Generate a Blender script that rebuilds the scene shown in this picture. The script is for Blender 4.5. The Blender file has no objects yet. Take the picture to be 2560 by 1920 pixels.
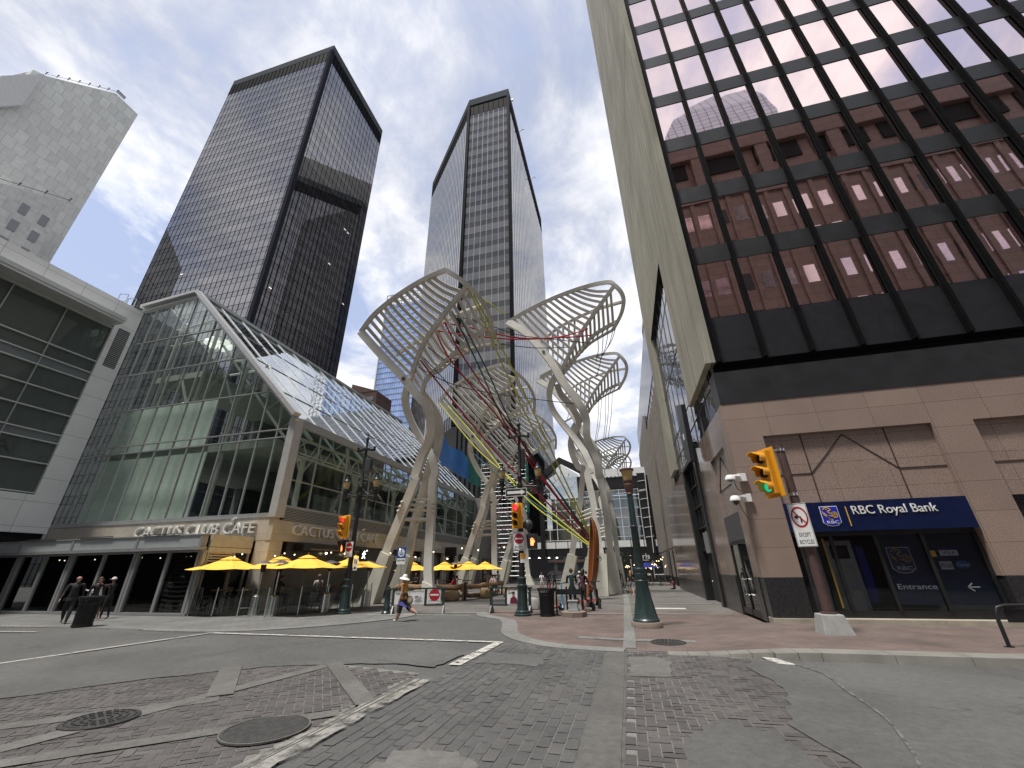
import bpy, bmesh, math, random
from mathutils import Vector, Matrix, noise
random.seed(7)
R = math.radians
scene = bpy.context.scene
COL = scene.collection

# ---------------------------------------------------------------- camera
cam_d = bpy.data.cameras.new('camera'); cam = bpy.data.objects.new('camera', cam_d); COL.objects.link(cam)
cam_d.sensor_width = 36; cam_d.lens = 14.14; cam_d.clip_start = .1; cam_d.clip_end = 3000
_r = Vector((.96681, .11860, -.22630)); _r = Vector((0.9668109, 0.2551240, -0.0137245))
_u = Vector((0.1185953, -0.4005483, 0.9085682)); _f = Vector((-0.2263003, 0.8800413, 0.4175110))
cam.matrix_world = Matrix(((_r.x, _u.x, -_f.x, 0), (_r.y, _u.y, -_f.y, 0), (_r.z, _u.z, -_f.z, 1.7), (0, 0, 0, 1)))
scene.camera = cam

# ---------------------------------------------------------------- sky, sun, exposure
SUN_EL, SUN_AZ = 71, -142          # azimuth measured from +Y towards +X
w = bpy.data.worlds.new('World'); scene.world = w; w.use_nodes = True
def build_world():
    nt = w.node_tree; N = nt.nodes; L = nt.links; N.clear()
    out = N.new('ShaderNodeOutputWorld'); bg = N.new('ShaderNodeBackground'); bg.inputs['Strength'].default_value = .1
    sky = N.new('ShaderNodeTexSky'); sky.sky_type = 'NISHITA'; sky.sun_disc = False
    sky.sun_elevation = R(SUN_EL); sky.sun_rotation = R(SUN_AZ); sky.air_density = 1.2; sky.dust_density = 1.5
    tc = N.new('ShaderNodeTexCoord'); sep = N.new('ShaderNodeSeparateXYZ'); L.new(tc.outputs['Generated'], sep.inputs[0])
    def math_(op, a, b=None, c=None):
        n = N.new('ShaderNodeMath'); n.operation = op
        for i, v in enumerate((a, b, c)):
            if v is None: continue
            if isinstance(v, (int, float)): n.inputs[i].default_value = v
            else: L.new(v, n.inputs[i])
        return n.outputs[0]
    z = math_('ADD', math_('MAXIMUM', sep.outputs[2], 0.0), .16)
    cx = math_('DIVIDE', sep.outputs[0], z); cy = math_('DIVIDE', sep.outputs[1], z)
    cmb = N.new('ShaderNodeCombineXYZ'); L.new(cx, cmb.inputs[0]); L.new(cy, cmb.inputs[1])
    def nz(scale, detail, rough, dist, off, sc=(1, 1, 1), rot=0):
        m = N.new('ShaderNodeMapping'); m.inputs['Location'].default_value = off; m.inputs['Scale'].default_value = sc
        m.inputs['Rotation'].default_value = (0, 0, rot)
        L.new(cmb.outputs[0], m.inputs[0])
        n = N.new('ShaderNodeTexNoise'); n.inputs['Scale'].default_value = scale; n.inputs['Detail'].default_value = detail
        n.inputs['Roughness'].default_value = rough; n.inputs['Distortion'].default_value = dist
        L.new(m.outputs[0], n.inputs['Vector']); return n.outputs['Fac']
    def ramp(fac, stops):
        r = N.new('ShaderNodeValToRGB'); e = r.color_ramp.elements
        e[0].position, e[0].color = stops[0][0], (*stops[0][1], 1); e[1].position, e[1].color = stops[-1][0], (*stops[-1][1], 1)
        for p, c in stops[1:-1]:
            k = e.new(p); k.color = (*c, 1)
        L.new(fac, r.inputs[0]); return r.outputs[0]
    big = nz(1.15, 8, .58, .35, (8.4, 14.9, 0), (1, .62, 1), .7)
    puf = nz(3.3, 9, .62, .25, (7.1, 4.4, 2), (1, .8, 1), .5)
    soft = nz(.9, 3, .5, .2, (1.1, 8.3, 5))
    dens = math_('ADD', math_('MULTIPLY', big, .52), math_('MULTIPLY', puf, .48))
    mask = ramp(dens, [(.41, (0, 0, 0)), (.46, (.5,) * 3), (.53, (1, 1, 1))])
    shade = math_('ADD', math_('MULTIPLY', puf, .6), math_('MULTIPLY', soft, .4))
    cloud = ramp(shade, [(.37, (1.75, 1.9, 2.35)), (.47, (2.75, 2.85, 3.2)), (.58, (4.1, 4.1, 4.2))])
    veil = N.new('ShaderNodeMixRGB'); veil.inputs[0].default_value = .75; veil.inputs[2].default_value = (1.75, 1.95, 2.65, 1)
    L.new(sky.outputs[0], veil.inputs[1])
    mix = N.new('ShaderNodeMixRGB'); L.new(mask, mix.inputs[0]); L.new(veil.outputs[0], mix.inputs[1]); L.new(cloud, mix.inputs[2])
    L.new(mix.outputs[0], bg.inputs['Color']); L.new(bg.outputs[0], out.inputs[0])
build_world()
sd = bpy.data.lights.new('sun', 'SUN'); sun = bpy.data.objects.new('sun', sd); COL.objects.link(sun)
sd.energy = 1.8; sd.angle = R(8); sd.color = (1, .96, .9)
_d = Vector((math.sin(R(SUN_AZ)) * math.cos(R(SUN_EL)), math.cos(R(SUN_AZ)) * math.cos(R(SUN_EL)), math.sin(R(SUN_EL))))
sun.rotation_euler = (-_d).to_track_quat('-Z', 'Y').to_euler()
vs = scene.view_settings; vs.view_transform = 'Standard'; vs.look = 'None'; vs.gamma = 1; vs.use_curve_mapping = False; vs.exposure = 1.5
scene.render.engine = 'CYCLES'; scene.cycles.max_bounces = 7; scene.cycles.transparent_max_bounces = 10
scene.cycles.sample_clamp_indirect = 4; scene.cycles.use_denoising = True

# ---------------------------------------------------------------- object helpers
def tag(o, label=None, cat=None, group=None, kind=None):
    if label: o['label'] = label
    if cat: o['category'] = cat
    if group: o['group'] = group
    if kind: o['kind'] = kind
    return o
def thing(name, label, cat, loc=(0, 0, 0), rz=0, group=None):
    o = bpy.data.objects.new(name, None); COL.objects.link(o); o.empty_display_size = .2
    o.location = loc; o.rotation_euler = (0, 0, rz)
    return tag(o, label, cat, group)
def dup(root, loc, rz=None, label=None, group=None):
    r = root.copy(); COL.objects.link(r); r.location = loc
    if rz is not None: r.rotation_euler = (0, 0, rz)
    if label: r['label'] = label
    if group: r['group'] = group
    for ch in list(root.children):
        c = ch.copy(); COL.objects.link(c); c.parent = r
        for g in list(ch.children):
            d = g.copy(); COL.objects.link(d); d.parent = c
    return r
def catmull(pts, n=4):
    P = [Vector(p) for p in pts]
    if len(P) < 3 or n < 2: return P
    out = []
    for i in range(len(P) - 1):
        p0 = P[max(i - 1, 0)]; p1 = P[i]; p2 = P[i + 1]; p3 = P[min(i + 2, len(P) - 1)]
        for k in range(n):
            t = k / n
            out.append(.5 * ((2 * p1) + (p2 - p0) * t + (2 * p0 - 5 * p1 + 4 * p2 - p3) * t * t + (3 * p1 - p0 - 3 * p2 + p3) * t ** 3))
    out.append(P[-1]); return out
PENDING = []
class MB:
    def __init__(s): s.v = []; s.f = []; s.m = []; s.cur = 0
    def add(s, vs, fs):
        b = len(s.v); s.v += [tuple(v) for v in vs]; s.f += [tuple(b + i for i in f) for f in fs]; s.m += [s.cur] * len(fs); return s
    def box(s, x0, y0, z0, x1, y1, z1):
        if x0 > x1: x0, x1 = x1, x0
        if y0 > y1: y0, y1 = y1, y0
        if z0 > z1: z0, z1 = z1, z0
        return s.add([(x0, y0, z0), (x1, y0, z0), (x1, y1, z0), (x0, y1, z0), (x0, y0, z1), (x1, y0, z1), (x1, y1, z1), (x0, y1, z1)],
                     [(0, 3, 2, 1), (4, 5, 6, 7), (0, 1, 5, 4), (1, 2, 6, 5), (2, 3, 7, 6), (3, 0, 4, 7)])
    def quad(s, a, b, c, d): return s.add([a, b, c, d], [(0, 1, 2, 3)])
    def poly(s, pts): return s.add(pts, [tuple(range(len(pts)))])
    def prism(s, pts, off):
        """extrude a planar polygon by a vector"""
        off = Vector(off); P = [Vector(p) for p in pts]; n = len(P)
        fs = [tuple(range(n))[::-1], tuple(range(n, 2 * n))] + [(i, (i + 1) % n, n + (i + 1) % n, n + i) for i in range(n)]
        return s.add(P + [p + off for p in P], fs)
    def ribbon(s, pts, w, d, face=(0, -1, 0), sub=1, w1=None, d1=None, closed=False):
        """rectangular bar along a path: width w across, depth d along face"""
        P = catmull(pts, sub) if sub > 1 else [Vector(p) for p in pts]
        n = len(P); F = Vector(face); vs = []; fs = []
        for i, p in enumerate(P):
            T = (P[min(i + 1, n - 1)] - P[max(i - 1, 0)]).normalized()
            W = T.cross(F)
            if W.length < 1e-4: W = T.cross(Vector((.01, .02, 1)))
            W.normalize(); D = W.cross(T).normalized(); t = i / max(n - 1, 1)
            a = (w + ((w1 if w1 is not None else w) - w) * t) / 2; b = (d + ((d1 if d1 is not None else d) - d) * t) / 2
            vs += [p - W * a - D * b, p + W * a - D * b, p + W * a + D * b, p - W * a + D * b]
        for i in range(n - 1):
            o = 4 * i
            for k in range(4): fs.append((o + k, o + (k + 1) % 4, o + 4 + (k + 1) % 4, o + 4 + k))
        fs += [(3, 2, 1, 0), (4 * n - 4, 4 * n - 3, 4 * n - 2, 4 * n - 1)]
        return s.add(vs, fs)
    def bar(s, p, q, w, d=None, face=(0, 0, 1)):
        T = (Vector(q) - Vector(p)).normalized()
        if abs(T.dot(Vector(face).normalized())) > .98: face = (0, 1, 0)
        return s.ribbon([p, q], w, d or w, face)
    def tube(s, pts, r, seg=8, r1=None, sub=1):
        P = catmull(pts, sub) if sub > 1 else [Vector(p) for p in pts]
        n = len(P); vs = []; fs = []; ref = None
        for i, p in enumerate(P):
            T = (P[min(i + 1, n - 1)] - P[max(i - 1, 0)]).normalized()
            if ref is None:
                ref = T.cross(Vector((0, 0, 1)) if abs(T.z) < .9 else Vector((1, 0, 0))).normalized()
            else: ref = (ref - T * ref.dot(T)).normalized()
            B = T.cross(ref); rr = r + ((r1 if r1 is not None else r) - r) * i / max(n - 1, 1)
            vs += [p + (ref * math.cos(a) + B * math.sin(a)) * rr for a in (2 * math.pi * k / seg for k in range(seg))]
        for i in range(n - 1):
            for k in range(seg):
                fs.append((i * seg + k, i * seg + (k + 1) % seg, (i + 1) * seg + (k + 1) % seg, (i + 1) * seg + k))
        fs += [tuple(range(seg))[::-1], tuple(range((n - 1) * seg, n * seg))]
        return s.add(vs, fs)
    def lathe(s, prof, c=(0, 0, 0), seg=16, ax='z', sx=1, sy=1):
        vs = []; fs = []; n = len(prof); c = Vector(c)
        for r, z in prof:
            for k in range(seg):
                a = 2 * math.pi * k / seg; x, y = r * math.cos(a) * sx, r * math.sin(a) * sy
                vs.append(c + (Vector((x, y, z)) if ax == 'z' else Vector((x, z, y)) if ax == 'y' else Vector((z, x, y))))
        for i in range(n - 1):
            for k in range(seg): fs.append((i * seg + k, i * seg + (k + 1) % seg, (i + 1) * seg + (k + 1) % seg, (i + 1) * seg + k))
        fs += [tuple(range(seg))[::-1], tuple(range((n - 1) * seg, n * seg))]
        return s.add(vs, fs)
    def ball(s, c, r, seg=12, sz=1):
        n = max(4, seg // 2); return s.lathe([(max(r * math.sin(math.pi * i / n), .0005), -r * sz * math.cos(math.pi * i / n)) for i in range(n + 1)], c, seg)
    def build(s, name, m, parent=None, smooth=False, base=None, bevel=0, ang=38):
        me = bpy.data.meshes.new(name)
        b = Vector(base) if base is not None else Vector(); q = parent
        while q is not None and base is None: b += Vector(q.location); q = q.parent
        me.from_pydata([tuple(Vector(v) - b) for v in s.v], [], s.f)
        for k in (m if isinstance(m, (list, tuple)) else [m]): me.materials.append(k)
        if any(s.m): me.polygons.foreach_set('material_index', s.m)
        bm = bmesh.new(); bm.from_mesh(me); bmesh.ops.recalc_face_normals(bm, faces=bm.faces)
        if bevel:
            bmesh.ops.bevel(bm, geom=[e for e in bm.edges if len(e.link_faces) == 2 and e.calc_face_angle(0) > .6], offset=bevel, segments=2, affect='EDGES', profile=.6)
        bm.to_mesh(me); bm.free()
        if smooth:
            me.shade_smooth(); me.set_sharp_from_angle(angle=R(ang))
        o = bpy.data.objects.new(name, me); COL.objects.link(o)
        if parent: o.parent = parent
        elif base is not None: o.location = base
        return o
def each(name, m, parent, boxes, **k):
    for b_ in boxes: MB().box(*b_).build(name, m, parent, **k)
def text_mesh(name, body, m, size, depth, origin, xdir, updir, parent=None, align='LEFT', width=None, shear=0, space=1, top=False):
    """lettering as real geometry; origin is the baseline start, xdir/updir the reading plane"""
    cu = bpy.data.curves.new(name, 'FONT'); cu.body = body; cu.size = size; cu.extrude = depth / 2; cu.align_x = align; cu.shear = shear
    cu.space_character = space; cu.resolution_u = 3
    o = bpy.data.objects.new(name, cu); COL.objects.link(o)
    dg = bpy.context.evaluated_depsgraph_get(); me = bpy.data.meshes.new_from_object(o.evaluated_get(dg))
    bpy.data.objects.remove(o); me.name = name
    X = Vector(xdir).normalized(); U = Vector(updir).normalized(); Nn = X.cross(U)
    b = Vector(); q = parent
    while q is not None: b += Vector(q.location); q = q.parent
    k = 1
    if width:
        xs = [v.co.x for v in me.vertices]; k = width / (max(xs) - min(xs))
    for v in me.vertices: v.co = Vector(origin) - b + X * v.co.x * k + U * v.co.y + Nn * v.co.z
    me.materials.clear(); me.materials.append(m)
    o = bpy.data.objects.new(name, me); COL.objects.link(o)
    if parent: o.parent = parent
    return o

# ---------------------------------------------------------------- materials
def new_mat(name):
    m = bpy.data.materials.new(name); m.use_nodes = True
    return m, m.node_tree.nodes, m.node_tree.links, m.node_tree.nodes['Principled BSDF']
def coords(N, L, axis, local=False):
    """planar coordinates (u,v) in metres for a face whose normal is along axis"""
    if local: src = N.new('ShaderNodeTexCoord').outputs['Object']
    else: src = N.new('ShaderNodeNewGeometry').outputs['Position']
    if axis is None: return src
    s = N.new('ShaderNodeSeparateXYZ'); L.new(src, s.inputs[0]); c = N.new('ShaderNodeCombineXYZ')
    a, b = {'x': (1, 2), 'y': (0, 2), 'z': (0, 1), 'zr': (1, 0)}[axis]
    L.new(s.outputs[a], c.inputs[0]); L.new(s.outputs[b], c.inputs[1]); return c.outputs[0]
def mixc(N, L, fac, a, b, mode='MIX'):
    n = N.new('ShaderNodeMixRGB'); n.blend_type = mode
    for i, v in ((0, fac), (1, a), (2, b)):
        if hasattr(v, 'links'): L.new(v, n.inputs[i])
        elif isinstance(v, (int, float)): n.inputs[i].default_value = v
        else: n.inputs[i].default_value = (*v, 1)
    return n.outputs[0]
def noise_n(N, L, vec, scale, detail=4, rough=.55, dist=0, out='Fac'):
    n = N.new('ShaderNodeTexNoise'); n.inputs['Scale'].default_value = scale; n.inputs['Detail'].default_value = detail
    n.inputs['Roughness'].default_value = rough; n.inputs['Distortion'].default_value = dist
    if vec is not None: L.new(vec, n.inputs['Vector'])
    return n.outputs[out]
def ramp_n(N, L, fac, a, b, ca=(0, 0, 0), cb=(1, 1, 1)):
    r = N.new('ShaderNodeValToRGB'); e = r.color_ramp.elements
    e[0].position, e[0].color, e[1].position, e[1].color = a, (*ca, 1), b, (*cb, 1)
    L.new(fac, r.inputs[0]); return r.outputs[0]
def bump_n(N, L, p, h, strength, dist=.02):
    b = N.new('ShaderNodeBump'); b.inputs['Strength'].default_value = strength; b.inputs['Distance'].default_value = dist
    L.new(h, b.inputs['Height']); L.new(b.outputs[0], p.inputs['Normal']); return b
def mat(name, c, rough=.6, metal=0, var=.12, vs=3.0, bump=0, bs=40, local=True, spec=None, emit=None, es=0, coat=0):
    m, N, L, p = new_mat(name); p.inputs['Roughness'].default_value = rough; p.inputs['Metallic'].default_value = metal
    if spec is not None: p.inputs['Specular IOR Level'].default_value = spec
    if coat: p.inputs['Coat Weight'].default_value = coat; p.inputs['Coat Roughness'].default_value = .08
    v = coords(N, L, None, local)
    if var:
        f = noise_n(N, L, v, vs, 6, .6)
        L.new(mixc(N, L, ramp_n(N, L, f, .3, .7), tuple(x * (1 - var) for x in c), tuple(min(1, x * (1 + var)) for x in c)), p.inputs['Base Color'])
        r = N.new('ShaderNodeMapRange'); r.inputs['To Min'].default_value = max(.02, rough - .08); r.inputs['To Max'].default_value = min(1, rough + .08)
        L.new(f, r.inputs[0]); L.new(r.outputs[0], p.inputs['Roughness'])
    else: p.inputs['Base Color'].default_value = (*c, 1)
    if bump: bump_n(N, L, p, noise_n(N, L, v, bs, 5, .6), bump)
    if emit: p.inputs['Emission Color'].default_value = (*emit, 1); p.inputs['Emission Strength'].default_value = es
    return m
def tile_mat(name, c1, c2, mortar, bw, bh, ms, axis, rough=.6, off=.5, speck=0, bump=.25, stain=.15, spec=.3, shift=(0, 0), speck_s=90):
    m, N, L, p = new_mat(name); v = coords(N, L, axis); p.inputs['Specular IOR Level'].default_value = spec
    mp = N.new('ShaderNodeMapping'); mp.inputs['Location'].default_value = (shift[0], shift[1], 0); L.new(v, mp.inputs[0])
    b = N.new('ShaderNodeTexBrick'); b.offset = off; b.inputs['Scale'].default_value = 1; b.inputs['Mortar Size'].default_value = ms
    b.inputs['Brick Width'].default_value = bw; b.inputs['Row Height'].default_value = bh; b.inputs['Bias'].default_value = 0; b.inputs['Mortar Smooth'].default_value = .1
    for k, c in (('Color1', c1), ('Color2', c2), ('Mortar', mortar)): b.inputs[k].default_value = (*c, 1)
    L.new(mp.outputs[0], b.inputs['Vector']); col = b.outputs['Color']
    g = coords(N, L, None)
    if stain: col = mixc(N, L, 1, col, ramp_n(N, L, noise_n(N, L, g, .7, 6, .65), .3, .7, (1 - stain,) * 3, (1 + stain * .6,) * 3), 'MULTIPLY')
    if speck: col = mixc(N, L, 1, col, ramp_n(N, L, noise_n(N, L, g, speck_s, 2, .6), .35, .65, (1 - speck,) * 3, (1 + speck,) * 3), 'MULTIPLY')
    L.new(col, p.inputs['Base Color']); p.inputs['Roughness'].default_value = rough
    if bump: bump_n(N, L, p, mixc(N, L, 1, b.outputs['Fac'], (1, 1, 1), 'DIFFERENCE'), bump, .01)
    return m
def fresnel(N, L, ior):
    """the same reflectance whichever way the pane's normal points"""
    fr = N.new('ShaderNodeFresnel'); g = N.new('ShaderNodeNewGeometry'); m_ = N.new('ShaderNodeMapRange')
    m_.inputs['To Min'].default_value = ior; m_.inputs['To Max'].default_value = 1 / ior; L.new(g.outputs['Backfacing'], m_.inputs[0]); L.new(m_.outputs[0], fr.inputs['IOR']); return fr
def mirror_mat(name, dark, gloss, ior=2.0, rough=.02, wob=.0, ws=.5, tint_noise=0):
    """coated facade glass: dark body with a reflection that grows at grazing angles"""
    m, N, L, p = new_mat(name); N.remove(p); out = N['Material Output']
    d = N.new('ShaderNodeBsdfDiffuse'); d.inputs[0].default_value = (*dark, 1)
    g = N.new('ShaderNodeBsdfGlossy'); g.inputs['Color'].default_value = (*gloss, 1); g.inputs['Roughness'].default_value = rough
    fr = fresnel(N, L, ior)
    mx = N.new('ShaderNodeMixShader'); L.new(fr.outputs[0], mx.inputs[0]); L.new(d.outputs[0], mx.inputs[1]); L.new(g.outputs[0], mx.inputs[2])
    v = coords(N, L, None)
    if wob:
        b = N.new('ShaderNodeBump'); b.inputs['Strength'].default_value = wob; b.inputs['Distance'].default_value = .05
        L.new(noise_n(N, L, v, ws, 2, .5), b.inputs['Height']); L.new(b.outputs[0], g.inputs['Normal'])
    if tint_noise:
        vo = N.new('ShaderNodeTexVoronoi'); vo.inputs['Scale'].default_value = .35; L.new(v, vo.inputs['Vector'])
        L.new(mixc(N, L, 1, (*gloss,), ramp_n(N, L, vo.outputs['Color'], .2, .8, (1 - tint_noise,) * 3, (1,) * 3), 'MULTIPLY'), g.inputs['Color'])
    L.new(mx.outputs[0], out.inputs[0]); return m
def clear_glass(name, tint, gloss=(.85, .9, .88), ior=1.5, rough=.02, wob=0, boost=0.0, ws=.6):
    m, N, L, p = new_mat(name); N.remove(p); out = N['Material Output']
    t = N.new('ShaderNodeBsdfTransparent'); t.inputs[0].default_value = (*tint, 1)
    g = N.new('ShaderNodeBsdfGlossy'); g.inputs['Color'].default_value = (*gloss, 1); g.inputs['Roughness'].default_value = rough
    fr = fresnel(N, L, ior); fac = fr.outputs[0]
    if boost:
        a = N.new('ShaderNodeMath'); a.operation = 'ADD'; a.use_clamp = True; L.new(fac, a.inputs[0]); a.inputs[1].default_value = boost; fac = a.outputs[0]
    mx = N.new('ShaderNodeMixShader'); L.new(fac, mx.inputs[0]); L.new(t.outputs[0], mx.inputs[1]); L.new(g.outputs[0], mx.inputs[2])
    if wob:
        b = N.new('ShaderNodeBump'); b.inputs['Strength'].default_value = wob; b.inputs['Distance'].default_value = .05
        L.new(noise_n(N, L, coords(N, L, None), ws, 2, .5), b.inputs['Height']); L.new(b.outputs[0], g.inputs['Normal'])
    L.new(mx.outputs[0], out.inputs[0]); return m
def emit_mat(name, c, s):
    m, N, L, p = new_mat(name); p.inputs['Base Color'].default_value = (*c, 1); p.inputs['Emission Color'].default_value = (*c, 1); p.inputs['Emission Strength'].default_value = s; return m

M = dict(
    steel_white=mat('tree_steel', (.54, .525, .475), .5, var=.15, vs=.9, bump=.05, bs=8),
    plinth=mat('plinth_steel', (.48, .47, .4), .55, var=.1, vs=1.5),
    alu=mat('grey_aluminium', (.36, .37, .37), .4, .35, var=.08),
    alu_light=mat('pale_aluminium', (.55, .56, .55), .4, .2, var=.06),
    alu_dark=mat('dark_aluminium', (.07, .072, .075), .4, .3, var=.1),
    black=mat('black_paint', (.012, .012, .013), .4, var=.2),
    black_matt=mat('black_void', (.006, .006, .006), .9, var=0),
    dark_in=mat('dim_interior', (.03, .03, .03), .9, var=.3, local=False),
    green_iron=mat('dark_green_iron', (.018, .035, .033), .35, var=.2, vs=6, bump=.05, bs=60),
    lamp_amber=mat('amber_lamp_glass', (.42, .3, .13), .25, var=.1),
    yellow_sig=mat('signal_yellow', (.72, .33, .02), .35, var=.06),
    white_sign=mat('sign_white', (.72, .72, .7), .4, var=.05),
    sign_red=mat('sign_red', (.38, .012, .025), .4, var=.08),
    sign_blue=mat('sign_blue', (.02, .07, .3), .4, var=.08),
    navy=mat('bank_navy', (.004, .010, .05), .3, var=.1, local=False),
    gold=mat('sign_gold', (.72, .44, .06), .4, var=.05),
    letter=mat('raised_letter', (.6, .59, .55), .35, .0, var=.06),
    white=mat('white_paint', (.75, .75, .73), .45, var=.05),
    rust=mat('rust_brown_paint', (.075, .04, .035), .65, var=.3, vs=8, bump=.2, bs=40),
    concrete=mat('light_concrete', (.29, .29, .28), .85, var=.14, vs=5, bump=.25, bs=50),
    canvas=mat('yellow_canvas', (.86, .5, .06), .8, var=.06, vs=2, bump=.05, bs=80),
    steel=mat('brushed_steel', (.55, .55, .54), .25, .9, var=.1),
    wood=None, chair=mat('dark_chair_metal', (.05, .05, .052), .45, .3),
)
def wood_mat(name, a, b, sc=(2, 14, 14), rough=.55, coat=0):
    m, N, L, p = new_mat(name); v = coords(N, L, None, True); mp = N.new('ShaderNodeMapping'); mp.inputs['Scale'].default_value = sc; L.new(v, mp.inputs[0])
    f = noise_n(N, L, mp.outputs[0], 2.5, 6, .65, .8)
    L.new(mixc(N, L, ramp_n(N, L, f, .3, .7), a, b), p.inputs['Base Color']); p.inputs['Roughness'].default_value = rough; bump_n(N, L, p, f, .2)
    if coat: p.inputs['Coat Weight'].default_value = coat
    return m
M['wood'] = wood_mat('weathered_wood', (.11, .06, .03), (.3, .18, .09))
M['boat'] = wood_mat('varnished_boat_wood', (.16, .05, .014), (.3, .105, .03), (6, 6, .8), .3, .3)
# ================================================================ ground
def asphalt(name, a, b, seams=True, scale=1):
    m, N, L, p = new_mat(name); v = coords(N, L, None)
    big = ramp_n(N, L, noise_n(N, L, v, .35 * scale, 5, .6, .6), .35, .65)
    col = mixc(N, L, big, a, b)
    fine = noise_n(N, L, v, 110, 3, .7); mid = noise_n(N, L, v, 9, 6, .7)
    col = mixc(N, L, 1, col, ramp_n(N, L, fine, .3, .7, (.62,) * 3, (1.4,) * 3), 'MULTIPLY')
    col = mixc(N, L, 1, col, ramp_n(N, L, mid, .3, .7, (.8,) * 3, (1.18,) * 3), 'MULTIPLY')
    if seams:
        vo = N.new('ShaderNodeTexVoronoi'); vo.feature = 'DISTANCE_TO_EDGE'; vo.inputs['Scale'].default_value = .33
        d = N.new('ShaderNodeVectorMath'); d.operation = 'ADD'; L.new(v, d.inputs[0])
        nn = N.new('ShaderNodeTexNoise'); nn.inputs['Scale'].default_value = 1.6; nn.inputs['Detail'].default_value = 5; L.new(v, nn.inputs['Vector'])
        sc = N.new('ShaderNodeVectorMath'); sc.operation = 'SCALE'; sc.inputs['Scale'].default_value = 1.3; L.new(nn.outputs['Color'], sc.inputs[0]); L.new(sc.outputs[0], d.inputs[1])
        L.new(d.outputs[0], vo.inputs['Vector'])
        crack = ramp_n(N, L, vo.outputs['Distance'], .002, .012, (.72,) * 3, (1,) * 3)
        col = mixc(N, L, 1, col, crack, 'MULTIPLY')
    L.new(col, p.inputs['Base Color']); p.inputs['Roughness'].default_value = .85; p.inputs['Specular IOR Level'].default_value = .3
    bump_n(N, L, p, mixc(N, L, .5, fine, mid), .5, .012); return m
def brick_attr(name, a, b, mort_dirt=.3, rough=.8):
    m, N, L, p = new_mat(name); at = N.new('ShaderNodeAttribute'); at.attribute_name = 'rnd'; v = coords(N, L, None)
    col = mixc(N, L, at.outputs['Fac'], a, b)
    col = mixc(N, L, 1, col, ramp_n(N, L, noise_n(N, L, v, 60, 4, .7), .3, .7, (.7,) * 3, (1.3,) * 3), 'MULTIPLY')
    col = mixc(N, L, 1, col, ramp_n(N, L, noise_n(N, L, v, .8, 5, .6), .3, .7, (.75,) * 3, (1.2,) * 3), 'MULTIPLY')
    L.new(col, p.inputs['Base Color']); p.inputs['Roughness'].default_value = rough; bump_n(N, L, p, noise_n(N, L, v, 70, 4, .7), .4, .008); return m
def worn(name, c, lo=.42, hi=.56, s=3.5):
    """paint with bits flaked off: bare where the noise is low"""
    m, N, L, p = new_mat(name); v = coords(N, L, None); out = N['Material Output']
    L.new(mixc(N, L, noise_n(N, L, v, 20, 4, .6), tuple(x * .75 for x in c), c), p.inputs['Base Color']); p.inputs['Roughness'].default_value = .8
    t = N.new('ShaderNodeBsdfTransparent'); mx = N.new('ShaderNodeMixShader')
    f = noise_n(N, L, v, s, 9, .75, .4)
    L.new(ramp_n(N, L, f, lo, hi), mx.inputs[0]); L.new(t.outputs[0], mx.inputs[1]); L.new(p.outputs[0], mx.inputs[2]); L.new(mx.outputs[0], out.inputs[0]); return m
def inside(px, py, poly):
    c = False; n = len(poly)
    for i in range(n):
        (x1, y1), (x2, y2) = poly[i], poly[(i + 1) % n]
        if (y1 > py) != (y2 > py) and px < (x2 - x1) * (py - y1) / (y2 - y1) + x1: c = not c
    return c
def bricks(name, poly, L_, W_, pattern, z, m, holes=(), rot=0, gap=.012, kind='structure', jitter=.004):
    """laid pavers, each its own face set, in one sheet"""
    xs = [q[0] for q in poly]; ys = [q[1] for q in poly]; V = []; F = []; A = []
    cx, cy = (min(xs) + max(xs)) / 2, (min(ys) + max(ys)) / 2; ext = max(max(xs) - min(xs), max(ys) - min(ys)) * .75 + L_
    ca, sa = math.cos(rot), math.sin(rot); cells = []
    if pattern == 'run':
        ny = int(ext / L_) + 1; nx = int(ext / W_) + 1
        for i in range(-nx, nx):
            for j in range(-ny, ny): cells.append((i * W_, j * L_ + (i % 2) * L_ / 2, W_, L_))
    else:
        n = int(ext / W_) + 2
        for i in range(-n, n):
            for j in range(-n, n):
                k = (i + j) % 4 if False else (i - j) % 4
                if k == 0: cells.append((i * W_, j * W_, L_, W_))
                elif k == 2: cells.append((i * W_, j * W_, W_, L_)) if False else None
                if (i - j) % 4 == 3: cells.append((i * W_, j * W_, W_, L_))
    for (x, y, a, b) in cells:
        mx, my = x + a / 2, y + b / 2; gx, gy = cx + mx * ca - my * sa, cy + mx * sa + my * ca
        if not inside(gx, gy, poly) or any(inside(gx, gy, h) for h in holes): continue
        o = len(V); zz = z + random.uniform(-jitter, jitter) * .5
        t1, t2 = random.uniform(-jitter, jitter) * .5, random.uniform(-jitter, jitter) * .5
        for sx, sy in ((-1, -1), (1, -1), (1, 1), (-1, 1)):
            ux, uy = mx + sx * (a - gap) / 2, my + sy * (b - gap) / 2
            V.append((cx + ux * ca - uy * sa, cy + ux * sa + uy * ca, zz + sx * t1 + sy * t2))
        F.append((o, o + 1, o + 2, o + 3)); A += [random.random()] * 4
    me = bpy.data.meshes.new(name); me.from_pydata(V, [], F); me.materials.append(m)
    at = me.attributes.new('rnd', 'FLOAT', 'POINT'); at.data.foreach_set('value', A)
    o = bpy.data.objects.new(name, me); COL.objects.link(o); return tag(o, kind=kind)
def sheet(name, pts, z, m, kind='structure'):
    mb = MB(); mb.poly([(x, y, z) for x, y in pts]); return tag(mb.build(name, m), kind=kind)

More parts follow.
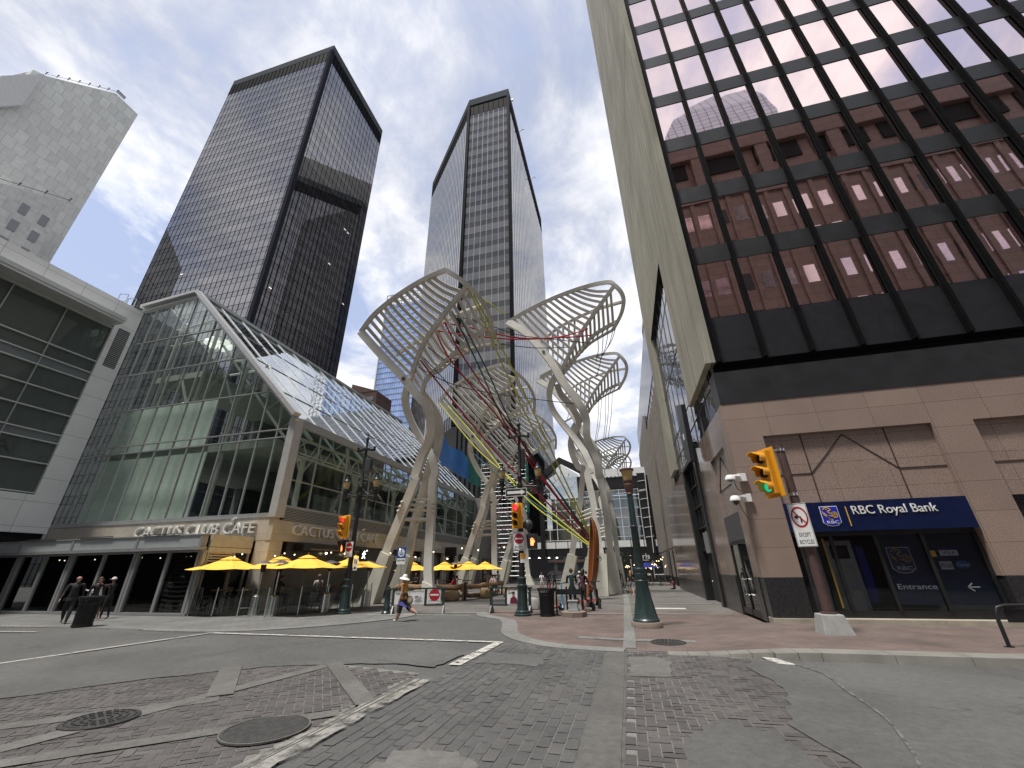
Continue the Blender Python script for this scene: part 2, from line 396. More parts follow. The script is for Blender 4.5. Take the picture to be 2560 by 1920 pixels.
ASPH = asphalt('asphalt', (.078, .078, .075), (.108, .107, .103)); ASPH2 = asphalt('asphalt_patch', (.076, .076, .073), (.108, .108, .103), False)
ASPH3 = asphalt('asphalt_dark', (.062, .062, .06), (.09, .09, .086), False)
MORT = asphalt('paver_bedding', (.14, .135, .125), (.19, .184, .172), False)
AGG = asphalt('exposed_aggregate', (.1, .097, .091), (.14, .136, .128), False, 2)
PAV = asphalt('pavement_concrete', (.14, .14, .132), (.2, .197, .187), True)
sheet('ground', [(-1500, -1500), (1500, -1500), (1500, 1500), (-1500, 1500)], 0, ASPH)
dk = brick_attr('dark_paver', (.07, .069, .067), (.09, .088, .085)); dk2 = brick_attr('brown_paver', (.066, .061, .058), (.092, .084, .08))
rd = brick_attr('red_paver', (.17, .105, .09), (.27, .18, .155)); gp = brick_attr('grey_paver', (.17, .165, .155), (.24, .232, .22))
pl = brick_attr('plaza_paver', (.15, .138, .125), (.2, .182, .168))
# crossing and the paved centre of the junction
sheet('crossing_bed', [(-3.42, -3), (-.72, -3), (-.72, 11.35), (-3.42, 11.35)], .004, MORT)
bricks('brick_crossing', [(-3.42, -2), (-.72, -2), (-.72, 11.35), (-3.42, 11.35)], .3, .15, 'run', .010, dk, rot=R(0))
sheet('crossing_strip', [(-.66, -3), (-.28, -3), (-.3, 10.9), (-.68, 10.9)], .008, asphalt('worn_concrete_strip', (.078, .076, .072), (.115, .111, .104), False))
rp = [(-.24, -2), (2.6, -2), (2.6, 9.6), (2.0, 10.5), (-.24, 10.9)]
sheet('crossing_bed_right', [(-.24, -3), (2.62, -3), (2.62, 9.6), (2.0, 10.55), (-.24, 10.95)], .004, MORT)
patch1 = [(.35, 5.6), (.5, 6.1), (.9, 6.5), (1.25, 6.2), (1.5, 5.6), (1.7, 4.6), (1.2, 3.5), (.55, 3.4), (.3, 4.4)]
patch2 = [(-.2, 8.5), (.5, 8.6), (.55, 9.9), (.35, 10.3), (-.2, 10.2)]
bricks('herringbone_crossing', rp, .24, .12, 'herr', .010, dk2)
def rag(poly, k=3, a=.06):
    out = []; n = len(poly)
    for i in range(n):
        p, q = Vector(poly[i] + (0,)), Vector(poly[(i + 1) % n] + (0,))
        for j in range(k * 2):
            r = p.lerp(q, j / (k * 2)); out.append((r.x + random.uniform(-a, a), r.y + random.uniform(-a, a)))
    return out
sheet('road_patch', rag(patch1), .016, ASPH2); sheet('road_patch', rag(patch2, 3, .03), .016, AGG)
sheet('road_patch', rag([(-2.6, 4.2), (-1.7, 4.1), (-1.5, 4.6), (-1.9, 5.0), (-2.5, 4.9)], 4, .06), .016, AGG)
sheet('road_patch', rag([(2.15, 10.35), (1.85, 9.6), (2.05, 8.2), (1.6, 6.5), (2.05, 4), (2.3, 2.0), (3.3, 2.2), (3.4, 4.5), (3.5, 6.8), (3.3, 9.3), (2.7, 10.3)], 4, .045), .020, ASPH2)
sheet('road_patch', rag([(-3.3, 9.1), (-1.9, 9.0), (-1.8, 10.1), (-3.2, 10.2)], 4, .08), .016, ASPH2)
cpoly = [(-10.5, 1.5), (-3.9, 1.5), (-3.9, 8.0), (-5.9, 8.4), (-7.6, 8.1), (-8.6, 6.6), (-11, 5.4)]
sheet('junction_bed', [(-11, 0), (-3.88, 0), (-3.88, 8.1), (-5.9, 8.5), (-7.7, 8.2), (-8.7, 6.7), (-11.2, 5.4)], .004, MORT)
tri = [(-5.9, 8.0), (-3.9, 5.9), (-5.6, 5.2), (-6.2, 6.2)]
bricks('junction_pavers', cpoly, .24, .12, 'herr', .010, dk2, rot=R(38))
def band(p, q, wd=.32):
    a, b = Vector(p), Vector(q); n = Vector((-(b - a).y, (b - a).x)).normalized() * wd / 2
    return [tuple(a + n), tuple(b + n), tuple(b - n), tuple(a - n)]
for i, (p, q, wd) in enumerate((((-8.0, 4.2), (-6.1, 6.0), .3), ((-6.9, 3.2), (-5.98, 8.4), .3), ((-6.7, 3.3), (-3.9, 5.8), .26), ((-6.0, 8.5), (-3.75, 6.2), .3), ((-7.8, 7.8), (-6.2, 6.1), .36))):
    sheet('concrete_band', band(p, q, wd), .016 + i * .003, AGG)
sheet('road_patch', rag([(-13.5, 4.5), (-9.5, 5.2), (-8.3, 6.9), (-7.2, 7.9), (-5.4, 8.6), (-4.3, 8.7), (-4.4, 9.3), (-6, 10.6), (-9.5, 10.2), (-13, 8)], 4, .05), .020, ASPH2)
sheet('road_patch', rag([(-5.4, 9.0), (-3.8, 8.5), (-3.7, 9.9), (-5.0, 10.4)], 4, .05), .024, ASPH)
# markings
WP = worn('worn_white_paint', (.5, .485, .45), .40, .5, 5); WP2 = worn('faded_white_paint', (.4, .385, .36), .36, .5, 4)
sheet('road_marking', rag([(-3.9, 2.5), (-3.5, 2.5), (-3.44, 7.6), (-3.74, 7.6)], 14, .03), .030, worn('flaking_line', (.29, .28, .255), .38, .56, 3))
sheet('road_marking', [(-3.62, 8.75), (-3.36, 8.75), (-3.26, 11.45), (-3.50, 11.45)], .026, WP)
sheet('road_marking', [(-12.7, 11.78), (-12.7, 11.62), (-3.3, 11.40), (-3.3, 11.56)], .026, WP)
sheet('road_marking', [(-12.72, 11.75), (-12.86, 11.75), (-13.35, 6.0), (-13.2, 6.0)], .026, WP2)
sheet('road_marking', [(-13.25, 5.9), (-13.4, 5.9), (-14.2, -2), (-14.05, -2)], .026, WP2)
sheet('road_marking', [(-11.1, 18.1), (-11.1, 18.22), (-6.1, 18.72), (-6.1, 18.6)], .026, WP2)
sheet('road_marking', [(-10.9, 17.3), (-10.9, 17.38), (-6.4, 17.6), (-6.4, 17.5)], .026, WP2)
sheet('road_marking', rag([(2.35, 10.6), (2.62, 10.5), (2.75, 9.9), (2.5, 9.95)], 2, .03), .024, WP)
sheet('road_marking', [(-30, 9.9), (-30, 10.02), (-19.2, 11.05), (-19.2, 10.92)], .026, WP2)
sheet('road_marking', [(-30, 11.1), (-30, 11.25), (-20.6, 12.25), (-20.6, 12.1)], .026, WP2)
mb = MB(); mb.ribbon([(2.75, 9.9, .028), (2.95, 9.2, .028), (2.85, 8.2, .028), (2.75, 7, .028), (2.5, 6, .028), (2.25, 5.2, .028), (2.1, 4, .028)], .035, .012, (0, 0, 1), 5)
tag(mb.build('road_joint', worn('joint_filler', (.16, .156, .145), .36, .56, 4)), kind='structure')
# pavements: the right one rises gently towards the bank and ends in a kerb
def zs(x): 
    t = max(0, min(1, (x - .8) / 2.6)); return .006 + .12 * t * t * (3 - 2 * t)
def grid_sheet(name, xs, ys, zf, m, keep=None):
    V = [(x, y, zf(x, y)) for y in ys for x in xs]; n = len(xs); F = []
    for j in range(len(ys) - 1):
        for i in range(n - 1):
            if keep is None or keep((xs[i] + xs[i + 1]) / 2, (ys[j] + ys[j + 1]) / 2): F.append((j * n + i, j * n + i + 1, (j + 1) * n + i + 1, (j + 1) * n + i))
    me = bpy.data.meshes.new(name); me.from_pydata(V, [], F); me.materials.append(m); me.validate(); o = bpy.data.objects.new(name, me); COL.objects.link(o); return tag(o, kind='structure')
frange = lambda a, b, s: [a + (b - a) * i / max(1, round((b - a) / s)) for i in range(max(1, round((b - a) / s)) + 1)]
SIDE = tile_mat('red_brick_pavement', (.15, .103, .09), (.115, .09, .08), (.15, .138, .125), .22, .11, .008, 'z', .85, stain=.35, speck=.15, bump=.4)
PLZ = tile_mat('plaza_paving', (.12, .112, .103), (.145, .133, .123), (.1, .096, .09), .6, .6, .012, 'z', .8, stain=.25, speck=.18)
GRY = tile_mat('grey_block_pavement', (.14, .14, .133), (.17, .168, .16), (.1, .1, .096), .4, .2, .012, 'zr', .85, stain=.25, speck=.18)
# mouth of the pedestrian street: kerb lines
mouthR = [(-.3, 10.95), (-1.4, 11.1), (-2.2, 11.45), (-3.0, 12.2), (-3.6, 13.3), (-4.0, 14.8), (-4.6, 16.4), (-5.8, 17.6), (-6.3, 18.8)]
mouthL = [(-35, 12.2), (-20, 12.2), (-16, 12.15), (-13.6, 12.1), (-11.8, 12.7), (-10.4, 14.0), (-9.4, 15.6), (-9.0, 17.2), (-9.6, 18.3)]
sheet('pavement', mouthR + [(-6.3, 20.2), (4.3, 20.2), (4.3, 10.95)], .006, SIDE)
tag(bpy.data.objects['pavement'], kind='structure')
sheet('pavement', mouthL + [(-9.6, 20.2), (-35, 20.2)], .006, GRY)
sheet('plaza', [(-18.1, 20.2), (4.3, 20.2), (4.3, 200), (-18.1, 200)], .006, PLZ)
sheet('plaza', [(-9.6, 18.6), (-6.3, 18.8), (-6.3, 20.2), (-9.6, 20.2)], .006, PLZ)
def kerbband(pts, wd, z, m, name='kerb_band'):
    mb = MB(); mb.ribbon([(x, y, z) for x, y in pts], wd, .02, (0, 0, 1), 4); return tag(mb.build(name, m), kind='structure')
kerbband(mouthR, .5, .012, PAV); kerbband(mouthL[2:], .5, .012, PAV)
kerbband([(-1.5, 12.6), (0, 12.35), (2.5, 12.4), (4.2, 12.5)], .28, .016, PAV, 'pavement_band')
kerbband([(-.2, 11.2), (-.2, 14), (-.25, 18.5), (-.3, 24), (-.5, 36)], .3, .014, PAV, 'pavement_band')
kerbband([(-4.4, 18.5), (0, 18.8), (3.6, 19.0)], .3, .018, PAV, 'pavement_band')
for yy in (24, 29.5, 35, 41, 48): kerbband([(-9, yy), (0, yy), (3.7, yy)], .3, .016, PAV, 'pavement_band')
grid_sheet('raised_pavement', frange(.8, 3.4, .26) + [4, 6, 10, 16, 24, 40], [10.95, 11.6, 12.6, 13.8, 15.42], lambda x, y: zs(x) + .004, SIDE)
mb = MB(); ks = frange(.6, 3.4, .4) + frange(4.6, 28, 1.2)
for i in range(len(ks) - 1):
    a, b = ks[i] + .006, ks[i + 1] - .006; za, zb = zs(a) + .012, zs(b) + .012; y0 = 10.42 if a > 2.3 else 10.55
    mb.add([(a, y0, -.02), (b, y0, -.02), (b, 10.97, -.02), (a, 10.97, -.02), (a, y0 + .03, za), (b, y0 + .03, zb), (b, 10.97, zb), (a, 10.97, za)], [(0, 3, 2, 1), (4, 5, 6, 7), (0, 1, 5, 4), (1, 2, 6, 5), (2, 3, 7, 6), (3, 0, 4, 7)])
tag(mb.build('kerb', mat('kerb_concrete', (.18, .174, .155), .85, var=.2, vs=2, bump=.3, bs=60, local=False)), kind='structure')
sheet('tactile_slab', [(.7, 20.9), (2.2, 20.9), (2.2, 21.6), (.75, 21.6)], .022, mat('pale_slab', (.42, .41, .37), .8, var=.1, local=False))
# manhole covers
def manhole(x, y, r, label, m, rings, z=.02):
    o = thing('manhole_cover', label, 'manhole cover', (x, y, z), 0, 'manhole covers in the road')
    mb = MB(); mb.lathe([(r, -.012), (r, .006), (r * .93, .01), (r * .92, .004), (.001, .004)], (x, y, z), 40); mb.build('cover_plate', m, o, True)
    mb = MB(); mb.lathe([(r * 1.05, -.015), (r * 1.05, .002), (r * 1.005, .004), (r * 1.003, -.015)], (x, y, z), 40); mb.build('cover_frame', AGG if rings == 0 else IRON, o, True)
    if rings:
        mb = MB()
        for i in range(rings):
            rr = r * (.25 + .62 * i / (rings - 1)); n = 8 + 6 * i
            for k in range(n):
                a = 2 * math.pi * (k + .5 * (i % 2)) / n; b = a + 2 * math.pi * .62 / n
                P = [(x + q * math.cos(t), y + q * math.sin(t), z + .008) for q, t in ((rr, a), (rr, b), (rr * 1.0 + r * .07, b), (rr * 1.0 + r * .07, a))]
                mb.prism(P, (0, 0, .006))
        mb.build('raised_pattern', IRON, o)
IRON = mat('worn_iron', (.075, .073, .07), .5, .5, var=.25, vs=9, bump=.2, bs=50)
manhole(-4.35, 5.05, .46, 'plain smooth iron manhole cover beside the flaking white line', IRON, 0, .036)
manhole(-6.75, 4.9, .38, 'ribbed iron manhole cover in the brick pavers at lower left', IRON, 4, .03)
manhole(.72, 12.15, .4, 'patterned iron manhole cover in the red brick pavement near the lamp post', IRON, 4, .024)

# ================================================================ bank building on the right
GRAN = tile_mat('brown_granite', (.30, .225, .185), (.275, .205, .17), (.1, .075, .062), 1.55, .86, .006, 'y', .42, off=.0, speck=.35, bump=.15, stain=.1, shift=(-.75, -.48), speck_s=45)
GRANX = tile_mat('polished_brown_granite', (.25, .195, .165), (.225, .175, .15), (.09, .07, .06), 1.25, .86, .006, 'x', .12, off=.0, speck=.3, bump=.1, stain=.1, shift=(0, -.48), spec=.8, speck_s=45)
GDARK = mat('dark_granite', (.026, .026, .027), .28, var=.35, vs=26, local=False, spec=.5)
BAND = mat('charcoal_band', (.022, .024, .026), .38, var=.2, vs=1.5, local=False)
SPAN = mat('spandrel_panel', (.017, .018, .021), .35, var=.15, local=False); MULL = mat('black_mullion', (.009, .009, .010), .7, .0, var=.2, local=False, spec=.03)
CONC = None
def concrete_board():
    m, N, L, p = new_mat('streaked_concrete'); p.inputs['Specular IOR Level'].default_value = .1; v = coords(N, L, None); mp = N.new('ShaderNodeMapping'); mp.inputs['Scale'].default_value = (2.2, 2.2, .10); L.new(v, mp.inputs[0])
    f = noise_n(N, L, mp.outputs[0], 1.6, 7, .65, .3); g = noise_n(N, L, v, .25, 4, .5)
    c = mixc(N, L, ramp_n(N, L, f, .3, .7), (.25, .238, .19), (.4, .383, .32)); c = mixc(N, L, 1, c, ramp_n(N, L, g, .3, .7, (.82,) * 3, (1.12,) * 3), 'MULTIPLY')
    c = mixc(N, L, 1, c, ramp_n(N, L, noise_n(N, L, v, 30, 3, .6), .3, .7, (.9,) * 3, (1.1,) * 3), 'MULTIPLY')
    L.new(c, p.inputs['Base Color']); p.inputs['Roughness'].default_value = .85; bump_n(N, L, p, f, .15); return m
CONC = concrete_board()
def pink_mirror():
    m, N, L, p = new_mat('pink_mirror_glass'); p.inputs['Metallic'].default_value = 1; p.inputs['Roughness'].default_value = .015
    p.inputs['Base Color'].default_value = (.93, .75, .735, 1)
    v = coords(N, L, None); b = N.new('ShaderNodeBump'); b.inputs['Strength'].default_value = .014; b.inputs['Distance'].default_value = .08
    L.new(noise_n(N, L, v, .7, 1, .5), b.inputs['Height']); L.new(b.outputs[0], p.inputs['Normal']); return m
PINK = pink_mirror()
SILV = mirror_mat('silver_mirror', (.03, .03, .03), (.8, .8, .82), 9.0, .01, .35, 1.1)
bank = thing('bank_building', 'brown granite bank with a dark tower of pink mirrored windows on the right', 'bank building', (20, 15.4, 0))
FY = 15.4
mb = MB()
mb.box(4, FY, 1.345, 5.1, FY + .6, 5.815); mb.box(4, FY, 5.815, 34, FY + .6, 7.12); mb.box(10.0, FY, 1.345, 11.1, FY + .6, 5.815)
mb.box(17, FY, 1.345, 18.2, FY + .6, 5.815); mb.box(24, FY, 1.345, 34, FY + .6, 5.815)
mb.build('granite_wall', GRAN, bank)
each('recessed_panel', GRAN, bank, [(x0 + .004, FY + .16, 3.3 if x0 < 6 else 3.5, x1 - .004, FY + .5, 5.812) for x0, x1 in ((5.1, 10.0), (11.1, 17), (18.2, 24))])
mb = MB(); gr = M['black_matt']; yg = FY + .152
for p, q in (((6.28, 5.8), (6.28, 3.5)), ((8.74, 5.8), (8.74, 3.5)), ((5.1, 4.46), (6.28, 4.46)), ((8.74, 4.46), (10, 4.46)), ((6.28, 4.46), (7.52, 5.7)), ((7.52, 5.7), (8.74, 4.46)), ((11.1, 4.48), (17, 4.48)), ((12.6, 5.8), (12.6, 4.48))):
    mb.bar((p[0], yg, p[1]), (q[0], yg, q[1]), .035, .02, (0, 1, 0))
mb.build('panel_groove', mat('groove_shadow', (.05, .03, .026), .7, var=0), bank)
each('dark_base', GDARK, bank, [(4.01, FY - .03, .16, 5.08, FY + .5, 1.34), (10.02, FY - .03, .16, 11.08, FY + .5, 1.34), (17.02, FY - .03, .16, 34, FY + .5, 1.34), (11.082, FY - .02, .16, 12.4, FY + .5, .6)])
mb = MB()
for i in range(16): mb.box(3.98 + i * 1.4 + .004, FY - .14 - (.008 if i % 2 else 0), .05, 3.98 + (i + 1) * 1.4 - .004, FY + .4, .255)
mb.build('stone_plinth', mat('buff_stone', (.33, .3, .24), .75, var=.2, vs=3, bump=.15, local=False), bank)
# the lettered fascia and shopfront
fas = MB().box(5.104, FY - .04, 2.62, 9.97, FY + .3, 3.5).build('sign_fascia', M['navy'], bank)
yl = FY - .05
text_mesh('sign_lettering', 'RBC Royal Bank', M['white'], .36, .03, (6.93, yl, 3.1), (1, 0, 0.0), (0, 0, 1), fas, width=2.2)
MB().box(6.795, yl - .005, 2.76, 6.818, yl + .02, 3.34).build('sign_divider', M['gold'], fas)
def crest(parent, x, z, wd, y, name='crest', bg=True, fr=M['white'], blue=None, yel=None):
    """shield with a lion holding a globe and three letters below"""
    h = wd * 1.22; blue = blue or mat('crest_blue', (.015, .03, .42), .35, var=0); yel = yel or M['gold']
    def sh(k):
        a, b = wd / 2 * k, h / 2 * k
        return [(-a * .98, b), (a * .98, b), (a, -b * .62), (a * .55, -b * .92), (0, -b), (-a * .55, -b * .92), (-a, -b * .62)]
    cx, cz = x + wd / 2, z - h / 2
    r = MB().prism([(cx + px, y, cz + pz) for px, pz in sh(1)], (0, -.012, 0)).build(name, fr, parent)
    MB().prism([(cx + px, y - .014, cz + pz) for px, pz in sh(.93)], (0, -.006, 0)).build('crest_field', blue, r)
    mb = MB(); yy = y - .026
    def stroke(pts, t): mb.ribbon([(cx + px * wd, yy, cz + pz * h) for px, pz in pts], t * wd, .008, (0, -1, 0), 4)
    for k in range(3):
        o = k * .075; stroke([(-.40 + o, .26 - o * .9), (-.33 + o, .08 - o), (-.2 + o, -.06 - o * .7), (-.02 + o * .6, -.15 - o * .15)], .045)
    stroke([(-.33, .33), (-.22, .42), (-.06, .42), (.04, .36), (.06, .3), (-.02, .27), (-.1, .25), (-.05, .15)], .055)
    stroke([(-.2, .34), (-.1, .35)], .05); stroke([(-.05, .16), (.08, .14), (.18, .2)], .05); stroke([(-.08, .05), (.06, .0), (.14, .03)], .045)
    stroke([(.24 + .15 * math.cos(a), .06 + .14 * math.sin(a)) for a in (i * math.pi / 6 for i in range(13))], .035)
    stroke([(.24, .2), (.24, -.08)], .025); stroke([(.09, .06), (.39, .06)], .025); stroke([(.12, .13), (.36, .13)], .02); stroke([(.12, -.01), (.36, -.01)], .02)
    mb.build('crest_lion', yel, r)
    text_mesh('crest_lettering', 'RBC', fr, .2 * h, .008, (cx - wd * .32, y - .026, cz - h * .36), (1, 0, 0), (0, 0, 1), r, width=wd * .64)
    return r
crest(bank, 6.08, 3.37, .5, FY - .041)
shop = MB().box(5.104, FY + .24, .255, 9.97, FY + .3, .44).box(5.104, FY + .24, 2.5, 9.97, FY + .3, 2.615)
for x in (5.13, 6.24, 7.42, 8.62, 9.93): shop.box(x - .045, FY + .2, .442, x + .045, FY + .3, 2.498)
shop = shop.build('shopfront', M['black'], bank)
GL = clear_glass('shop_glass', (.62, .64, .66), ior=1.5, wob=.02)
MB().quad((5.11, FY + .25, .445), (9.95, FY + .25, .445), (9.95, FY + .25, 2.498), (5.11, FY + .25, 2.498)).build('shop_window', GL, shop)
mb = MB(); mb.box(4.6, FY + 4, .1, 10.4, FY + 4.1, 2.7).box(4.6, FY + .61, 2.63, 10.4, FY + 4, 2.7).box(4.6, FY + .61, .16, 10.4, FY + 4, .22); mb.build('room_shell', mat('room_grey', (.09, .09, .092), .8, var=.15, local=False), shop)
# display film behind the right hand panes and cash machines behind the left
MB().box(7.5, FY + .3, .6, 9.9, FY + .31, 2.5).build('window_film', mat('navy_film', (.012, .018, .04), .3, var=.2, local=False), shop)
crest(bank, 7.62, 2.14, .6, FY + .298, 'window_crest', fr=mat('dim_white', (.3, .3, .33), .5, var=0), blue=mat('dim_blue', (.02, .03, .08), .5, var=0), yel=mat('dim_gold', (.25, .17, .05), .5, var=0))
text_mesh('window_lettering', 'Entrance', mat('film_white', (.45, .46, .48), .5, var=0), .2, .006, (7.57, FY + .296, 1.0), (1, 0, 0), (0, 0, 1), shop, width=.96)
mb = MB()
for p, q in (((9.28, 1.05), (9.55, 1.05)), ((9.28, 1.05), (9.4, 1.15)), ((9.28, 1.05), (9.4, .95))): mb.bar((p[0], FY + .296, p[1]), (q[0], FY + .296, q[1]), .028, .006, (0, 1, 0))
mb.build('window_arrow', M['white'], shop)
def sticker(x, z, wd, h, c, txt, tc, round_=False, name='window_sticker'):
    mb = MB()
    if round_: mb.lathe([(.001, -.003), (wd / 2, -.003), (wd / 2, .003), (.001, .003)], (x + wd / 2, FY + .294, z - h / 2), 24, 'y', 1, h / wd)
    else: mb.box(x, FY + .291, z - h, x + wd, FY + .297, z)
    s = mb.build(name, mat('sticker_' + txt.lower(), c, .4, var=0), bank); text_mesh('sticker_lettering', txt, mat('ink_' + txt.lower(), tc, .4, var=0), h * .62, .004, (x + wd * .1, FY + .288, z - h * .74), (1, 0, 0), (0, 0, 1), s, width=wd * .8); return s
s = sticker(8.94, 2.06, .44, .2, (.45, .46, .48), 'VISA', (.02, .03, .16)); MB().box(8.94, FY + .287, 2.025, 9.38, FY + .29, 2.06).box(8.94, FY + .287, 1.86, 9.38, FY + .29, 1.88).build('sticker_stripe', mat('stripe_blue', (.03, .04, .2), .4, var=0), s)
sticker(8.83, 1.73, .3, .22, (.3, .3, .32), 'PLUS', (.03, .04, .1)); sticker(9.2, 1.75, .36, .22, (.02, .08, .2), 'Cirrus', (.3, .34, .42), True)
MB().box(8.7, FY + .29, 1.85, 8.84, FY + .296, 2.02).build('window_sticker', M['gold'], shop)
for x, wd in ((5.65, .5), (6.4, .75)):
    mb = MB().box(x, FY + 1.2, .22, x + wd, FY + 1.9, 2.4); k = mb.build('cash_machine', mat('machine_grey', (.42, .42, .41), .5, var=.1), bank)
    MB().box(x + .1, FY + 1.17, 1.85, x + wd - .14, FY + 1.2, 2.25).build('screen_panel', M['black'], k); MB().box(x + .1, FY + 1.15, 1.0, x + wd - .14, FY + 1.2, 1.7).build('keypad_panel', M['alu'], k)
MB().box(7.16, FY + 1.0, .6, 7.36, FY + 1.9, 2.2).build('blue_screen', mat('screen_blue', (.02, .03, .25), .5, var=.1), shop)
MB().box(6.02, FY + .31, .5, 6.06, FY + .33, 2.45).build('window_stripe', M['gold'], shop)
mb = MB(); mb.box(11.104, FY + .3, .6, 17, FY + .36, 3.5)
for x in (12.4, 13.9, 15.4): mb.box(x - .04, FY + .2, .6, x + .04, FY + .298, 3.5)
mb.build('side_window', GDARK, bank)
# dark band, soffit, tower
MB().box(4.0, FY - .02, 7.122, 34, FY + .8, 8.42).build('dark_band', BAND, bank)
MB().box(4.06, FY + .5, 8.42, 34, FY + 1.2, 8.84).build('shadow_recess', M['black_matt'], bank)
TZ0, TZ1 = 10.9, 96; NC = 19; X0 = 4.33; DX = 1.585
MB().box(4.2, FY + .12, 8.84, 34.6, 32.2, TZ1).build('tower_core', SPAN, bank)
MB().box(4.2, FY + .02, 8.835, 34.4, FY + .118, 10.86).build('base_panel', SPAN, bank)
WIN_LV = 9
for r in range(24):
    z0 = TZ0 + r * 3.675; z1 = z0 + 2.75
    if r < WIN_LV:
        for c in range(12 if r < 5 else 10):
            xa, xb = X0 + c * DX + .02, X0 + (c + 1) * DX - .02; j = [random.uniform(-.006, .006) for _ in range(3)]
            MB().quad((xa, FY + .06 + j[0], z0), (xb, FY + .06 + j[1], z0), (xb, FY + .06 + j[2], z1), (xa, FY + .06 + j[0] + j[2] - j[1], z1)).build('window', PINK, bank)
    else:
        MB().quad((X0, FY + .06, z0), (34.3, FY + .06, z0), (34.3, FY + .06, z1), (X0, FY + .06, z1)).build('window_band', PINK, bank)
    MB().box(4.2, FY + .03, z1, 34.4, FY + .118, z0 + 3.675).build('spandrel', BAND, bank)
for c in range(NC + 1):
    x = X0 + c * DX; mb = MB().box(x - .05, FY - .15, 8.83, x + .055, FY + .028, TZ1).box(x - .09, FY - .05, 8.83, x + .09, FY + .022, TZ1); mb.build('mullion', MULL, bank)
# concrete flank with a tall opening, mirrored wall behind it
mb = MB(); mb.box(3.82, FY - .05, 8.85, 4.19, 20.2, TZ1).box(3.82, 20.2, 18.0, 4.19, 29.4, TZ1).box(3.82, 29.4, 7.7, 4.19, 32.3, TZ1); mb.build('concrete_flank', CONC, bank)
mb = MB()
for y in (24.8,): mb.box(3.814, y, 18, 3.822, y + .03, TZ1)
for y in (17.8,): mb.box(3.814, y, 8.85, 3.822, y + .02, TZ1)
for z in (33, 48, 63, 78): mb.box(3.814, FY, z, 3.822, 32.3, z + .025)
mb.build('panel_joint', mat('joint_dark', (.1, .095, .08), .9, var=0), bank)
mb = MB(); mb.quad((4.06, FY + .02, 7.12), (4.06, 32.3, 7.12), (4.06, 32.3, 18.2), (4.06, FY + .02, 18.2)); mb.build('mirrored_wall', SILV, bank)
mb = MB()
for y in frange(16.2, 32, 1.58): mb.box(4.03, y - .015, 7.12, 4.055, y + .015, 18)
for z in (8.2, 9.4, 12.8, 16.2): mb.box(4.03, FY + .02, z - .012, 4.052, 32.3, z + .012)
mb.build('mirror_joint', mat('mirror_seam', (.12, .12, .12), .5, var=0), bank)
MB().box(3.84, 20.19, 18, 4.05, 20.215, 8.85).box(3.84, 20.22, 17.96, 4.18, 29.38, 18.002).build('opening_edge', M['black_matt'], bank)
# side wall along the pedestrian street
mb = MB(); mb.box(4.0, FY + .602, 5.815, 4.4, 22.1, 7.11).box(4.0, FY + .602, 1.345, 4.4, 16.45, 5.815).box(4.0, 19.05, 1.345, 4.4, 22.1, 5.815).box(4.12, 16.45, 3.47, 4.4, 19.05, 5.812)
mb.box(4.0, 27.0, .9, 4.4, 40, 7.11); mb.build('polished_wall', GRANX, bank)
mb = MB(); mb.bar((4.11, 16.5, 4.5), (4.11, 17.7, 5.7), .03, .02, (1, 0, 0)); mb.bar((4.11, 17.7, 5.7), (4.11, 19.0, 4.5), .03, .02, (1, 0, 0)); mb.bar((4.11, 16.5, 4.5), (4.11, 19.0, 4.5), .03, .02, (1, 0, 0)); mb.build('panel_groove', mat('groove_side', (.05, .03, .026), .7, var=0), bank)
each('dark_side_base', GDARK, bank, [(3.98, FY + .51, .1, 4.4, 16.44, 1.34), (3.98, 19.06, .0, 4.4, 22.09, 1.34), (3.97, 27.01, .0, 4.4, 40, .9)])
MB().box(4.02, 16.5, 2.54, 4.12, 19.0, 3.46).build('door_panel', mat('grey_panel', (.07, .07, .075), .5, var=.1), bank)
dr = MB().box(4.02, 16.5, .1, 4.1, 16.6, 2.53).box(4.02, 18.9, .1, 4.1, 19.0, 2.53).box(4.02, 17.68, .1, 4.1, 17.8, 2.53).box(4.02, 16.6, .1, 4.1, 18.9, .3).box(4.02, 16.6, 2.42, 4.1, 18.9, 2.53).build('side_door', M['black'], bank)
MB().box(4.06, 16.6, .3, 4.075, 18.9, 2.42).build('door_glass', mirror_mat('door_glass', (.012, .012, .012), (.8, .8, .8), 1.7), dr)
for y in (17.55, 17.93): MB().tube([(4.02, y, .75), (3.93, y, .75), (3.93, y, 1.25), (4.02, y, 1.25)], .018).build('door_handle', M['steel'], dr, True)
pt = MB().box(3.9, 22.11, 0, 4.3, 22.6, 7.6).box(3.9, 26.5, 0, 4.3, 26.99, 7.1).box(4.25, 22.6, 2.5, 4.4, 26.5, 7.1).box(3.9, 22.6, 6.9, 4.3, 26.5, 7.1)
for y in (23.4, 24.4, 25.5): pt.box(4.16, y - .05, 2.5, 4.24, y + .05, 6.9)
for z in (2.5, 3.6, 4.7, 5.8): pt.box(4.14, 22.6, z - .05, 4.245, 26.5, z + .05)
pt = pt.build('black_portal', M['black'], bank); MB().box(4.3, 22.6, 0, 4.4, 26.5, 2.45).build('portal_doors', M['black_matt'], pt); MB().box(4.05, 22.62, 2.3, 4.2, 24.8, 3.3).build('portal_sign', mat('portal_sign', (.2, .2, .2), .5), pt); MB().ball((3.96, 24.0, 1.0), .05).build('portal_knob', M['steel'], pt, True)

